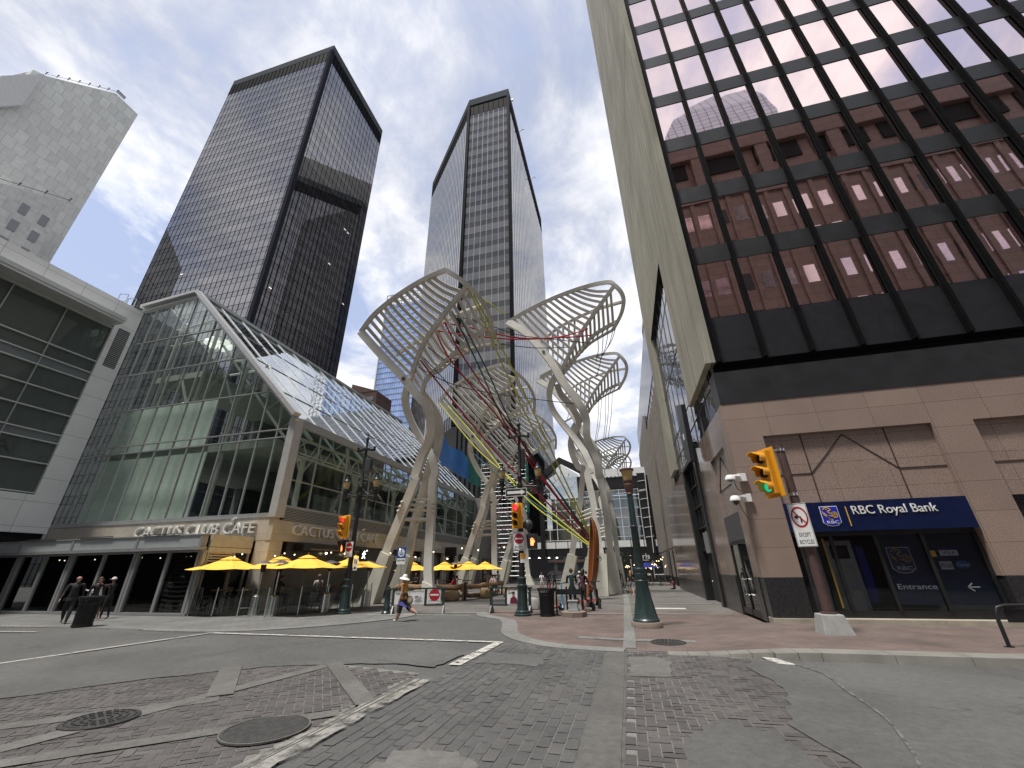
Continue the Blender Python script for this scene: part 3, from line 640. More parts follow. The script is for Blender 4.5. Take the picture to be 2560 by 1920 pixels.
# ---------------------------------------------------------------- the row further along the right of the street
BRN = tile_mat('brown_panel', (.115, .098, .085), (.1, .086, .075), (.05, .043, .037), 1.2, 1.5, .012, 'x', .5, stain=.1)
row = thing('terrace_building', 'grey brown shop terrace with pale stone fins beyond the bank tower', 'building', (8, 50, 0))
mb = MB(); mb.box(4.5, 40.02, 0, 12, 75, 24).box(4.45, 32.4, 7.2, 12, 40, 25); mb.build('wall', BRN, row)
each('stone_fin', mat('fin_stone', (.2, .178, .155), .7, local=False), row, [(4.15, y, 7.15 if y < 40 else 3.4, 4.46, y + .35, 17 if y < 52 else 20) for y in frange(33, 74, 1.9)])
for y in frange(33.6, 72, 1.9)[:-1]:
    for z in (7.6, 10.4, 13.2, 16.0): MB().quad((4.43, y, z), (4.43, y + 1.3, z), (4.43, y + 1.3, z + 2.2), (4.43, y, z + 2.2)).build('window', SILV, row)
mb = MB(); mb.quad((4.42, 32.4, 18.6), (4.42, 75, 18.6), (4.42, 75, 24), (4.42, 32.4, 24)); mb.build('mirror_band', SILV, row)
each('shopfront', M['black'], row, [(4.3, y, .0, 4.49, y + 2.6, 3.1) for y in frange(41, 73, 4)])
each('pilaster', mat('pilaster', (.18, .16, .14), .6, local=False), row, [(4.1, y - .3, .8, 4.35, y + .1, 3.2) for y in frange(42, 72, 4)])
# ================================================================ towers
def grid_faces(A, B, z0, z1, nv, zs_, wd, dp, out, mb):
    """mullions and transoms on a vertical face from A to B (xy)"""
    A, B = Vector((*A, 0)), Vector((*B, 0)); O = Vector((*out, 0)).normalized()
    for i in range(nv + 1):
        p = A.lerp(B, i / nv) + O * dp / 2
        mb.bar(p + Vector((0, 0, z0)), p + Vector((0, 0, z1)), wd, dp, tuple(O))
    for z in zs_: mb.bar(A + O * dp * .4 + Vector((0, 0, z)), B + O * dp * .4 + Vector((0, 0, z)), wd, dp * .8, tuple(O))
def curtain_tower(root, corners, H, floor, z0, vis_frac, nvs, glass, spand, grid_m, wd, dp, top_h, cap_m, name='glass_wall', side_sp=None, side_w=1):
    nz = int((H - top_h - z0) / floor); n = len(corners)
    for i, nv in enumerate(nvs):
        if nv == 0: continue
        A, B = corners[i], corners[(i + 1) % n]; d = Vector((B[0] - A[0], B[1] - A[1])); O = Vector((d.y, -d.x)).normalized()
        lines = []
        ztop = H - top_h
        for k in range(nz):
            zb = ztop - (k + 1) * floor; lines += [zb, zb + floor * vis_frac]
            mb = MB(); o = O * .02
            mb.quad((A[0] + o.x, A[1] + o.y, zb), (B[0] + o.x, B[1] + o.y, zb), (B[0] + o.x, B[1] + o.y, zb + floor * vis_frac), (A[0] + o.x, A[1] + o.y, zb + floor * vis_frac))
            mb.build('window_band', glass[k % 2 + (2 if i and len(glass) > 2 else 0)], root)
        mb = MB(); grid_faces(A, B, z0, ztop, nv, [], wd * (side_w if i else 1), dp, O, mb); mb.build('mullion_grid', grid_m[i] if isinstance(grid_m, (list, tuple)) else grid_m, root)
        mb = MB(); grid_faces(A, B, z0, ztop, 1, lines, wd * .8 * (side_w if i else 1), dp * .6, O, mb); mb.build('transom_grid', GRID1, root)
        o = O * .03; mb = MB(); mb.quad((A[0] + o.x, A[1] + o.y, ztop + .05), (B[0] + o.x, B[1] + o.y, ztop + .05), (B[0] + o.x, B[1] + o.y, H - 2.9), (A[0] + o.x, A[1] + o.y, H - 2.9)); mb.build('plant_floor_band', MULL, root)
        if i and side_sp:
            for k in range(nz):
                zb = ztop - (k + 1) * floor; o = O * .02
                MB().quad((A[0] + o.x, A[1] + o.y, zb + floor * vis_frac + .01), (B[0] + o.x, B[1] + o.y, zb + floor * vis_frac + .01), (B[0] + o.x, B[1] + o.y, zb + floor - .01), (A[0] + o.x, A[1] + o.y, zb + floor - .01)).build('spandrel_band', side_sp, root)
        mb = MB(); grid_faces(A, B, ztop, H - 3, nv, [], wd * .8, dp * 2.5, O, mb); mb.build('louvre_fins', GRID1, root)
    pr = lambda z, k=1: [(x, y, z) for x, y in corners]
    MB().prism(pr(z0), (0, 0, H - 3 - z0)).build(name, spand, root)
    c = Vector((sum(x for x, y in corners) / n, sum(y for x, y in corners) / n)); cs = [c + (Vector(q) - c) * 1.006 for q in corners]
    MB().prism([(q.x, q.y, H - 2.8) for q in cs], (0, 0, 2.8)).build('roof_cornice', cap_m, root)
    MB().prism([(c.x + (q.x - c.x) * .99, c.y + (q.y - c.y) * .99, H - top_h) for q in cs], (0, 0, .3)).build('sky_lobby_slab', MULL, root)
CAP = mat('tower_cap', (.085, .09, .095), .8, .0, spec=.0, var=.1, vs=.1, local=False)
G1 = [mirror_mat('tower_glass', (.02, .02, .022), (.84, .83, .86), 3.7, .015, .1, .22, .1), mirror_mat('tower_glass_deep', (.02, .02, .022), (.8, .79, .83), 3.6, .015, .1, .2, .12)]
S1 = mirror_mat('tower_spandrel', (.015, .015, .017), (.76, .76, .8), 3.4, .02, .1, .22)
GRID1 = mat('tower_mullion', (.014, .014, .016), .8, .0, var=.1, local=False, spec=.0)
t1 = thing('dark_glass_tower', 'dark glass office tower with cloud reflections behind the glass galleria', 'tower', (-85, 65, 0))
c1 = [(-103.6, 51.9), (-66.8, 51.9), (-66.8, 78.6), (-103.6, 78.6)]
curtain_tower(t1, c1, 145, 3.72, 0, .62, (26, 19, 0, 0), G1, S1, GRID1, .11, .05, 7.5, CAP, 'tower_body')
MB().box(-67.3, 51.4, 0, -66.3, 52.4, 142).build('corner_pier', mat('pier_metal', (.03, .032, .04), .8, .0, var=.1, local=False, spec=.0), t1)
k = random.Random(5); lights = [(-66.6, 53 + k.random() * 24, 20 + k.random() * 75) for _ in range(7)]
mb = MB()
for x, y, z in lights: z = round(z / 3.72) * 3.72 + .9; mb.box(-66.74, y, z, -66.72, y + .7, z + .14)
for _ in range(4): 
    x = -100 + k.random() * 30; z = round((25 + k.random() * 40) / 3.72) * 3.72 + .9; mb.box(x, 51.82, z, x + .8, 51.84, z + .12)
mb.build('ceiling_light', emit_mat('ceiling_light', (1, .93, .8), .5), t1)
# second tower, six sided
t2 = thing('grey_glass_tower', 'slim grey glass office tower with a chamfered corner behind the white steel trees', 'tower', (-32, 92, 0))
s = 129.5 / 120; c2 = [(-27.4 * s, 63.9 * s), (-16.25 * s, 63.9 * s), (-16.25 * s, 110 * s), (-27.4 * s, 131 * s), (-48.3 * s, 131 * s), (-48.3 * s, 85.3 * s)]
G2 = [mirror_mat('tower_glass_grey', (.075, .075, .078), (.97, .97, .98), 1.95, .02, .06, .25, .15), mirror_mat('tower_glass_grey_deep', (.06, .06, .063), (.97, .97, .98), 1.85, .02, .06, .3, .2), mirror_mat('tower_glass_skylit', (.26, .26, .265), (.97, .97, .98), 3.2, .02, .06, .25, .12), mirror_mat('tower_glass_skylit_deep', (.23, .23, .235), (.97, .97, .98), 3.0, .02, .06, .3, .15)]  # last two: same glass on side faces, sky brightness painted into its colour
S2 = mirror_mat('tower_spandrel_grey', (.03, .03, .032), (.9, .9, .93), 1.6, .05)
WH = mat('white_mullion', (.34, .34, .34), .7, .0, var=0, local=False)
curtain_tower(t2, c2, 129.5, 3.55, 27, .6, (8, 26, 0, 0, 0, 26), G2, S2, [WH, GRID1, GRID1, GRID1, GRID1, GRID1], .09, .04, 7.5, CAP, 'tower_body', mirror_mat('tower_spandrel_skylit', (.2, .2, .204), (.93, .93, .95), 2.8, .03), 2.4)  # side spandrels also carry the sky's brightness in their colour
mb = MB(); mb.box(-28.9, 69.0, 0, -17.7, 100, 26.9)
mb.build('dark_base', BAND, t2)
mb = MB()
for x in frange(-28.8, -17.8, .9): mb.box(x, 68.85, 4, x + .2, 68.99, 26.5)
for y in frange(69.5, 100, .9): mb.box(-17.69, y, 8, -17.55, y + .2, 26.5)
mb.build('base_fin', MULL, t2)
for q in (c2[0], c2[1]): MB().box(q[0] - .35, q[1] - .4, 26.9, q[0] + .35, q[1] + .3, 126.5).build('corner_pier', MULL, t2)
for y in (82, 100): MB().tube([(-17.6, y, 129.4), (-16.6, y, 130.2), (-15.8, y, 130.0)], .12).build('roof_davit', M['alu'], t2)
MB().box(-17.5, 72, 129.4, -16.9, 72.4, 129.9).build('roof_davit', M['alu'], t2)
# blue tower further off
def blue_glass():
    m, N, L, p = new_mat('blue_banded_glass'); v = coords(N, L, 'y'); b = N.new('ShaderNodeTexBrick'); b.offset = 0; b.inputs['Scale'].default_value = 1; b.inputs['Brick Width'].default_value = 1.7; b.inputs['Row Height'].default_value = 4.1; b.inputs['Mortar Size'].default_value = .16
    for k, c in (('Color1', (.26, .36, .6)), ('Color2', (.36, .46, .7)), ('Mortar', (.14, .2, .38))): b.inputs[k].default_value = (*c, 1)
    L.new(v, b.inputs['Vector']); g = noise_n(N, L, coords(N, L, None), .05, 5, .6)
    L.new(mixc(N, L, 1, b.outputs['Color'], ramp_n(N, L, g, .35, .65, (.75,) * 3, (1.25,) * 3), 'MULTIPLY'), p.inputs['Base Color']); p.inputs['Roughness'].default_value = .18; p.inputs['Metallic'].default_value = .35; return m
bt = thing('blue_glass_tower', 'blue glass tower with an open crown seen between the dark tower and the grey tower', 'tower', (-125, 230, 0))
MB().prism([(-149, 213, 0), (-100, 213, 0), (-100, 255, 0), (-149, 255, 0)], (0, 0, 178)).build('tower_body', blue_glass(), bt)
mb = MB(); 
for x in frange(-149, -100, 3): mb.box(x - .25, 212.7, 178, x + .25, 213.2, 187)
for z in (180.5, 183.6, 186.7): mb.box(-149, 212.6, z - .25, -100, 213.1, z + .25)
mb.build('crown_frame', M['alu'], bt)
mb = MB()
for z in frange(4, 176, 4.1): mb.box(-149.2, 212.7, z - .25, -100, 212.98, z + .25)
mb.build('floor_line', mat('floor_line', (.3, .36, .5), .4, .3, var=0, local=False), bt)
MB().box(-149.6, 212.5, 0, -148.9, 213.3, 180).build('corner_pier', M['alu_light'], bt)
bk = thing('brick_tower', 'reddish brown building top peeping over the galleria roof beside the blue tower', 'building', (-76, 106, 0))
MB().prism([(-80.5, 103, 0), (-71, 103, 0), (-71, 112, 0), (-80.5, 112, 0)], (0, 0, 54)).build('wall', tile_mat('red_brick', (.26, .16, .13), (.21, .13, .11), (.2, .15, .13), .8, .4, .03, 'y', .8), bk)
MB().add([(-80.6, 102.9, 54), (-71, 102.9, 54), (-71, 112, 54), (-80.6, 112, 54), (-80.6, 102.9, 57.5), (-80.6, 112, 57.5), (-77, 102.9, 56.2), (-77, 112, 56.2)], [(0, 1, 6, 4), (3, 5, 7, 2), (4, 6, 7, 5), (6, 1, 2, 7), (0, 4, 5, 3)]).build('roof', tile_mat('brick_roof', (.25, .16, .13), (.22, .14, .11), (.2, .15, .13), .8, .4, .03, 'y', .8), bk)
each('window', SILV, bk, [(-80, 102.9, z, -72, 102.98, z + 1.2) for z in (44, 47.5, 51)])
# pale stone tower at far left
S_ = 1.6
q3 = lambda L: [(x * S_, y * S_, z * S_ - 1) for x, y, z in L]
st = thing('stone_tower', 'pale grey stone clad tower with a sloping roofline at far left', 'tower', (-166, 35, 0))
STN = tile_mat('limestone_cladding', (.68, .68, .63), (.58, .58, .54), (.42, .42, .39), 2.5, 4.1, .06, 'x', .75, off=.5, stain=.10, bump=.2)
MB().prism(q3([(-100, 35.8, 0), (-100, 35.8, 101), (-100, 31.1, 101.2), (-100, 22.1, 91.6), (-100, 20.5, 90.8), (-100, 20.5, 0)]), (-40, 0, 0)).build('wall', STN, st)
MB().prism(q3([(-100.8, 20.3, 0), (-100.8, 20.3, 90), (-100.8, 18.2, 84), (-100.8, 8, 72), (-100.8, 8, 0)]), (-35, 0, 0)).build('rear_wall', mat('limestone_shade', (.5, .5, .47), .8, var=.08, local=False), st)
MB().prism(q3([(-98.6, 21.8, 81.2), (-98.6, 21.5, 90.5), (-98.6, 18.0, 83.5), (-98.6, 18.5, 75)]), (-6, 0, 0)).build('plant_housing', mat('housing', (.55, .55, .53), .7, local=False), st)
low = MB().prism(q3([(-90, 32.4, 0), (-90, 30.0, 62.6), (-90, 18, 56.5), (-90, -8, 44), (-90, -8, 0)]), (-15, 0, 0)).build('lower_wing', tile_mat('limestone_wing', (.66, .66, .62), (.6, .6, .56), (.45, .45, .42), 3.9, 3.5, .06, 'x', .75, off=.5), st)
SWN = mirror_mat('stone_window', (.3, .3, .3), (.8, .82, .85), 1.9)
for r in range(5):
    z0 = 41 + r * 3.6
    for c in range(7):
        y = 13.2 + c * 2.55
        if z0 + 1 < 57 + (y - 18) * .47 - 4: MB().box(-143.98, y * S_, z0 * S_, -143.85, (y + 1.0) * S_, (z0 + 2.0) * S_).build('window', SWN, low)
for a, b in (((-99.9, 21.9, 91.7), (-99.9, 31.0, 101.5)), ((-99.9, 31, 101.5), (-99.9, 32.5, 101.4)), ((-89.9, 10, 53), (-89.9, 30.3, 63.1))):
    mb = MB(); n = 14; A, B = (Vector(v) for v in q3([a, b])); mb.tube([A.lerp(B, i / n) + Vector((0, 0, .5)) for i in range(n + 1)], .1, 5)
    for i in range(0, n + 1, 2): mb.bar(A.lerp(B, i / n), A.lerp(B, i / n) + Vector((.3, 0, .8)), .18, .18); mb.ball(A.lerp(B, i / n) + Vector((.4, 0, .95)), .25, 6)
    mb.build('parapet_light', M['alu_dark'], st)
# ---------------------------------------------------------------- what stands behind the camera (seen mirrored in the bank's windows), and blocks added for reflections
bb = thing('brown_office_building', 'brown granite office block seen only mirrored in the bank windows', 'building', (40, -25, 0))
BR2 = tile_mat('brown_granite_far', (.25, .18, .15), (.22, .16, .133), (.12, .088, .072), 2.6, 1.3, .03, 'y', .6, off=.5, stain=.1)
MB().box(8, -40, 0, 80, -18.5, 62.6).build('wall', BR2, bb)
mb = MB()
mb.box(7.8, -18.45, 59.6, 80.2, -17.7, 62.7).box(7.8, -18.45, 51, 80.2, -18.2, 53.6)
for x in frange(8, 80, 8.5): mb.box(x, -18.46, 53.62, x + 1.6, -17.8, 59.58)
for i, x in enumerate(frange(8, 80, 2.45)): mb.box(x, -18.46, 4, x + .6, -18.3, 50.98)
mb.build('cornice', BR2, bb)
mb = MB()
for x in frange(8, 72, 8.5): mb.box(x + 1.8, -18.49, 56.2, x + 8.2, -18.3, 59.4)
mb.build('loggia_opening', M['black_matt'], bb)
mb = MB(); BW = mat('pale_sky_window', (.6, .5, .5), .08, .9, var=.15, local=False); mb2 = MB()
for i, x in enumerate(frange(8, 78, 2.45)):
    for z in frange(5, 46, 5.87):
        if 13 < x < 46 and z > 14: MB().box(x + .8, -18.49, z, x + 2.42, -18.46, z + 2.7).build('window', BW if i % 5 < 4 or i % 3 == 0 else M['black'], bb); continue
        (mb if (random.random() < .88 if i % 5 < 4 else random.random() < .2) else mb2).box(x + .8, -18.49, z, x + 2.42, -18.46, z + 2.7)
mb.build('window', BW, bb)['kind'] = 'stuff'; mb2.build('dark_window', M['black'], bb)['kind'] = 'stuff'
lb_ = thing('added_office_block', 'added grey office block that cuts the sky mirrored in the glass gable and the grey tower', 'building', (-45, -35, 0))  # added, out of view: keeps bright sky out of the mirroring glass
MB().box(-75, -50, 0, -14, -26, 66).build('wall', mat('grey_office_wall', (.2, .2, .2), .7, local=False), lb_)
mb = MB()
for z in frange(4, 62, 3.8):
    for x in frange(-74, -17, 3): mb.box(x, -26.05, z, x + 2.2, -25.95, z + 2.2)
mb.build('window', SILV, lb_)['kind'] = 'stuff'
pt = thing('pyramid_tower', 'glass tower with a stepped pyramid top seen mirrored in the bank windows', 'tower', (50, -75, 0))
m, N, L, p = new_mat('gridded_glass'); v = coords(N, L, 'y'); b = N.new('ShaderNodeTexBrick'); b.offset = 0; b.inputs['Scale'].default_value = 1; b.inputs['Brick Width'].default_value = 2.6; b.inputs['Row Height'].default_value = 2.2; b.inputs['Mortar Size'].default_value = .12
for kk, c in (('Color1', (.68, .7, .74)), ('Color2', (.58, .6, .64)), ('Mortar', (.14, .13, .14))): b.inputs[kk].default_value = (*c, 1)
L.new(v, b.inputs['Vector']); L.new(b.outputs['Color'], p.inputs['Base Color']); p.inputs['Roughness'].default_value = .3; p.inputs['Metallic'].default_value = .4
def taper(mb, a, z0, b_, z1): mb.add([(a[0], a[1], z0), (a[2], a[1], z0), (a[2], a[3], z0), (a[0], a[3], z0), (b_[0], b_[1], z1), (b_[2], b_[1], z1), (b_[2], b_[3], z1), (b_[0], b_[3], z1)], [(0, 3, 2, 1), (4, 5, 6, 7), (0, 1, 5, 4), (1, 2, 6, 5), (2, 3, 7, 6), (3, 0, 4, 7)])
mb = MB(); taper(mb, (30, -110, 64, -70), 0, (30, -110, 64, -70), 135.5); taper(mb, (30, -110, 64, -70), 135.5, (35, -106, 63, -72), 147); taper(mb, (35, -106, 63, -72), 147, (54, -98, 61, -77), 160.5)
mb.build('tower_body', m, pt)
dt = thing('black_office_tower', 'very tall black office tower shaped for the dark reflection in the dark glass tower', 'tower', (60, 175, 0))  # out of direct view; height and slant shaped to darken the mirrored face
MB().prism([(90, 136, 0), (26, 200, 0), (60, 234, 0), (124, 170, 0)], (0, 0, 288)).build('tower_body', BAND, dt)
mb = MB(); A, B = Vector((89.7, 135.7, 0)), Vector((25.7, 199.7, 0))
for i in range(60): q = A.lerp(B, random.random()); z = 20 + random.random() * 250; mb.box(q.x - 1, q.y - 1.2, z, q.x + 1, q.y + .8, z + 2.4)
mb.build('window', mirror_mat('black_tower_glass', (.05, .05, .05), (.4, .4, .4), 1.8), dt)

# ================================================================ white panelled building at left (faces the street across the corner)
PX = -35.2
PAN = tile_mat('pale_metal_panel', (.78, .785, .77), (.74, .745, .73), (.32, .32, .31), 2.1, 1.45, .012, 'x', .42, off=.0, stain=.06, bump=.2, shift=(-.05, -.1))
pb = thing('panelled_building', 'pale metal panelled shop building with dark glazing and a projecting canopy at left', 'building', (-40, 6, 0))
mb = MB(); mb.box(PX, 17.22, 4.1, PX - .8, 18.6, 20.8).box(PX, -30, 18.72, PX - .8, 17.22, 20.8).box(PX, -30, 4.1, PX - .8, 17.22, 6.3)
mb.build('metal_cladding', PAN, pb)
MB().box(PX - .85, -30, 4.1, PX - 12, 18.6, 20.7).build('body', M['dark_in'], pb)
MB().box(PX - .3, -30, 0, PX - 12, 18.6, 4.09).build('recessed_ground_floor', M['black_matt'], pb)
can = MB().box(PX + 1.35, -30, 18.52, PX - .3, 17.0, 18.72).build('canopy', mat('canopy_metal', (.58, .58, .56), .45, .2, var=.06, local=False), pb)
MB().box(PX + 1.42, -30, 18.70, PX + 1.3, 17.05, 19.0).build('canopy_edge', M['alu_light'], can)
DG = mirror_mat('green_black_glass', (.085, .097, .092), (.72, .8, .76), 1.6, .02, .08, .4, .1)
rows = [6.4, 8.2, 9.55, 10.1, 11.45, 12.75, 14.1, 14.75, 15.65, 18.5]
for a, b in zip(rows, rows[1:]):
    if b - a < .75: MB().box(PX - .16, -30, a, PX - .3, 17.2, b).build('spandrel', mat('grey_spandrel_%d' % int(a * 10), (.16, .18, .185), .3, .2, var=.05, local=False), pb)
    else: MB().quad((PX - .2, -30, a), (PX - .2, 17.2, a), (PX - .2, 17.2, b), (PX - .2, -30, b)).build('window', DG, pb)
mb = MB()
for z in rows: mb.box(PX - .02, -30, z - .035, PX - .2, 17.2, z + .035)
mb.build('transom', M['alu_light'], pb)
mb = MB()
for y in frange(-29, 17.2, 2.72): mb.box(PX - .05, y - .03, 6.3, PX - .195, y + .03, 18.5)
mb.build('mullion', M['alu'], pb)
lv = MB().box(PX + .002, 17.55, 15.55, PX + .02, 18.32, 18.7).build('vent_grille', M['alu_dark'], pb); mb = MB()
for z in frange(15.6, 18.66, .14): mb.box(PX + .02, 17.58, z, PX + .06, 18.29, z + .05)
mb.build('grille_slat', M['alu'], lv)
text_mesh('shop_lettering', 'PANDORA', mat('ghost_letter', (.035, .04, .038), .4, var=0), 1.0, .03, (PX - .19, 8.6, 8.55), (0, 1, 0), (0, 0, 1), pb, width=6.6)
mb = MB()
for y in (17.0, 17.6): mb.ribbon([(PX - .6, y, 20.8), (PX - .6, y, 21.6), (PX - .6, y + .5, 21.9), (PX - .6, y + .5, 21.2), (PX - .6, y, 21.0)], .06, .06, (1, 0, 0))
mb.build('roof_bracket', M['alu_light'], pb)

# ================================================================ glass galleria
GY, GX = 18.7, -18.05
ga = thing('glass_galleria', 'glass gabled shopping galleria with a restaurant sign over a stone band', 'galleria', (-26, 34, 0))
GG = clear_glass('green_glass', (.78, .84, .80), (.82, .9, .86), 1.5, .015, .03, .02, .5)
GR = clear_glass('roof_glass', (.24, .3, .28), (.94, .97, .97), 1.9, .02, .10, .34, .5)
YE = 50.0; RX, RZ, EZ = -29.7, 21.3, 9.95
gw = MB().poly([(-35.15, GY, 4.6), (GX - .1, GY, 4.6), (GX - .1, GY, EZ), (RX, GY, RZ), (-35.15, GY, 21.0)]).build('gable_glazing', GG, ga)
def zroof(x): return RZ - (x - RX) * (RZ - EZ) / (GX - RX) if x > RX else RZ - (RX - x) * .055
FR = M['alu']; mb = MB()
for x in frange(-33.9, -19.3, 1.31): mb.box(x - .03, GY - .07, 4.6, x + .03, GY + .05, zroof(x) - .1)
mb.build('gable_mullion', FR, ga)
mb = MB()
for z in (4.62, 8.95, 9.45, 12.1, 15.0, 17.8):
    xr = GX - .1 if z < EZ else RX + (RZ - z) / (RZ - EZ) * (GX - RX)
    mb.box(-35.15, GY - .085, z - .03, xr - .1, GY + .055, z + .03)
mb.build('gable_transom', FR, ga)
LM = mat('gable_trim', (.46, .46, .45), .4, .3, var=.08, local=False)
mb = MB(); sl = Vector((GX - RX, 0, EZ - RZ)).normalized()
for dy, dz, wd in ((-.28, .22, .26), (-.14, -.12, .16)):
    mb.ribbon([(-35.2, GY + dy, 20.95 + dz), (RX, GY + dy, RZ + dz), (GX + .15, GY + dy, EZ + dz)], wd, .5 if dz > 0 else .3, (0, -1, 0))
mb.build('gable_edge', LM, ga)
MB().box(GX - .35, GY - .2, 4.42, GX + .12, GY + .42, EZ + .1).build('corner_post', LM, ga)
rf = MB().quad((RX, GY, RZ + .12), (GX, GY, EZ + .12), (GX, YE, EZ + .12), (RX, YE, RZ + .12)).build('roof_glazing', GR, ga)
mb = MB()
for y in frange(GY + 1.6, YE, 1.95): mb.ribbon([(RX, y, RZ + .17), (GX, y, EZ + .15)], .075, .05, (0, 0, 1))
mb.build('roof_rafter', mat('white_rafter', (.66, .68, .68), .35, .2, var=.04, local=False), ga)
mb = MB()
for t in (.28, .55, .8): mb.bar((RX + (GX - RX) * t, GY, RZ + (EZ - RZ) * t + .15), (RX + (GX - RX) * t, YE, RZ + (EZ - RZ) * t + .15), .04, .04)
mb.bar((RX, GY, RZ + .2), (RX, YE, RZ + .2), .4, .25); mb.build('roof_purlin', FR, ga)
mb = MB().box(GX - .1, GY + .4, EZ - .35, GX + .12, YE, EZ + .12).box(GX - .08, GY + .4, 4.98, GX + .06, YE, 5.1); mb.build('eaves_beam', FR, ga)
MB().quad((GX, GY + .42, 5.1), (GX, YE, 5.1), (GX, YE, EZ - .35), (GX, GY + .42, EZ - .35)).build('side_glazing', GG, ga)
mb = MB()
for y in frange(GY + 2.2, YE, 2.84): mb.box(GX - .05, y - .035, 5.1, GX + .05, y + .035, EZ - .35)
for z in (6.5, 8.1): mb.box(GX - .04, GY + .42, z - .03, GX + .052, YE, z + .03)
mb.build('side_mullion', FR, ga)
# interior: white trusses, floor slab, frosted screens, dark back wall
TR = mat('white_truss', (.46, .47, .44), .5, var=.05, local=False); mb = MB()
for y in frange(GY + 2.2, YE - 1, 5.68):
    mb.tube([(-34.5, y, 20.3), (RX, y, RZ - .5), (GX - .7, y, EZ - .6)], .13, 6); mb.tube([(-34.5, y, 18.8), (RX, y, RZ - 2.4), (GX - 1.2, y, EZ - 1.9)], .1, 6)
    for t in frange(.0, 1, .14)[:-1]:
        a = Vector((RX, y, RZ - .5)).lerp(Vector((GX - .7, y, EZ - .6)), t); b = Vector((RX, y, RZ - 2.4)).lerp(Vector((GX - 1.2, y, EZ - 1.9)), min(1, t + .07)); c = Vector((RX, y, RZ - .5)).lerp(Vector((GX - .7, y, EZ - .6)), min(1, t + .14))
        mb.tube([a, b, c], .06, 5)
    mb.tube([(GX - 1.0, y, .1), (GX - 1.0, y, 8.2)], .16, 8); mb.tube([(GX - 1, y, 7.2), (GX - .9, y + 1.4, 9.2)], .07, 5); mb.tube([(GX - 1, y, 7.2), (GX - .9, y - 1.4, 9.2)], .07, 5)
mb.tube([(GX - .9, GY + 1, 9.3), (GX - .9, YE, 9.3)], .09, 6); mb.tube([(GX - .9, GY + 1, 8.2), (GX - .9, YE, 8.2)], .09, 6)
for y in frange(GY + 1, YE - 1.5, 1.42): mb.tube([(GX - .9, y, 8.2), (GX - .9, y + .71, 9.3), (GX - .9, y + 1.42, 8.2)], .05, 5)
for x in frange(-33, -25, 3.9): mb.tube([(x, GY + 1.6, 4.6), (x, GY + 1.6, zroof(x) - .8)], .13, 8); mb.tube([(x, GY + 1.6, 12.6), (x + 1.9, GY + 1.6, 15.2), (x + 3.6, GY + 1.6, 12.4)], .11, 6)
mb.build('roof_truss', TR, ga)
SLB = mat('slab_edge', (.3, .32, .29), .7, var=.1, local=False)
mb = MB().box(-35, GY + 1.2, 8.9, -20.4, YE, 9.35).box(-35, GY + 2.4, 15.6, -30, YE, 16.1).box(-35, GY + .2, 4.3, GX - .2, YE, 4.6); mb.build('floor_slab', SLB, ga)
FG = mat('frosted_screen', (.74, .8, .75), .35, var=.05, local=False)
MB().box(-34.9, GY + 1.0, 4.62, -25.6, GY + 1.06, 8.88).box(-34.9, GY + 1.0, 9.4, -26.0, GY + 1.06, 12.6).build('frosted_screen', FG, ga)
MB().box(-35, GY + 12, 4.6, -34.2, YE, 20).box(-35, YE - .3, 0, GX - .1, YE, EZ).box(-26.5, GY + 7, 4.6, -26, YE, 9).build('inner_wall', mat('inner_wall', (.10, .115, .105), .8, var=.2, vs=.4, local=False), ga)
MB().box(GX - 2.6, GY + 5.6, 5.1, GX - 2.5, YE, 6.6).build('balcony_screen', mat('balcony_screen', (.13, .16, .15), .3, var=.1, local=False), ga)
mb = MB(); mb.lathe([(.001, 0), (.5, .12), (.25, .3), (.001, .3)], (-29.5, 21, 18.2), 12)
for a in range(6): mb.ball((-29.5 + .7 * math.cos(a), 21 + .7 * math.sin(a), 18.3), .3, 8)
mb.build('pendant_lamp', emit_mat('pendant', (.8, .82, .75), .35), ga)
# stone band with lettering, louvres, ground floor
STB = tile_mat('travertine', (.43, .395, .335), (.375, .345, .295), (.24, .22, .19), 1.3, .9, .006, 'y', .6, off=0, stain=.2, speck=.15); STX = tile_mat('travertine_side', (.43, .4, .345), (.38, .35, .3), (.24, .22, .19), 1.3, .9, .006, 'x', .6, off=0, stain=.2, speck=.15)
MB().box(-35.2, GY - .06, 3.25, GX - .02, GY + .3, 4.42).build('stone_band', STB, ga); MB().box(GX - .3, GY - .08, 3.25, GX + .02, YE, 4.3).build('stone_band', STX, ga)
MB().box(-35.2, GY - .10, 4.425, GX - .36, GY + .2, 4.58).build('band_capping', M['alu'], ga)
MB().box(GX - .9, GY - .05, 0, GX + .0, GY + .85, 3.245).build('stone_pier', STB, ga)
lb = MB().box(GX - .2, GY + .44, 4.31, GX - .02, YE, 4.975).build('louvre_back', M['alu_dark'], ga); mb = MB()
for z in frange(4.34, 4.92, .083): mb.box(GX - .015, GY + .5, z, GX + .05, YE, z + .035)
mb.build('louvre_blade', M['alu'], lb)
text_mesh('restaurant_lettering', 'CACTUS CLUB CAFE', M['letter'], .82, .14, (-27.65, GY - .16, 3.64), (1, 0, 0), (0, 0, 1), ga, width=8.5, space=1.05)
text_mesh('restaurant_lettering', 'CACTUS CLUB CAFE', M['letter'], .78, .14, (GX + .11, 19.9, 3.6), (0, 1, 0), (0, 0, 1), ga, width=8.6, space=1.05)
for x, y in ((-20.66, 0),): MB().bar((x - .1, GY - .16, 4.34), (x + .12, GY - .16, 4.46), .07, .14, (0, 1, 0)).build('letter_accent', M['letter'], ga)
MB().bar((GX + .11, 26.5, 4.3), (GX + .11, 26.8, 4.44), .07, .14, (1, 0, 0)).build('letter_accent', M['letter'], ga)
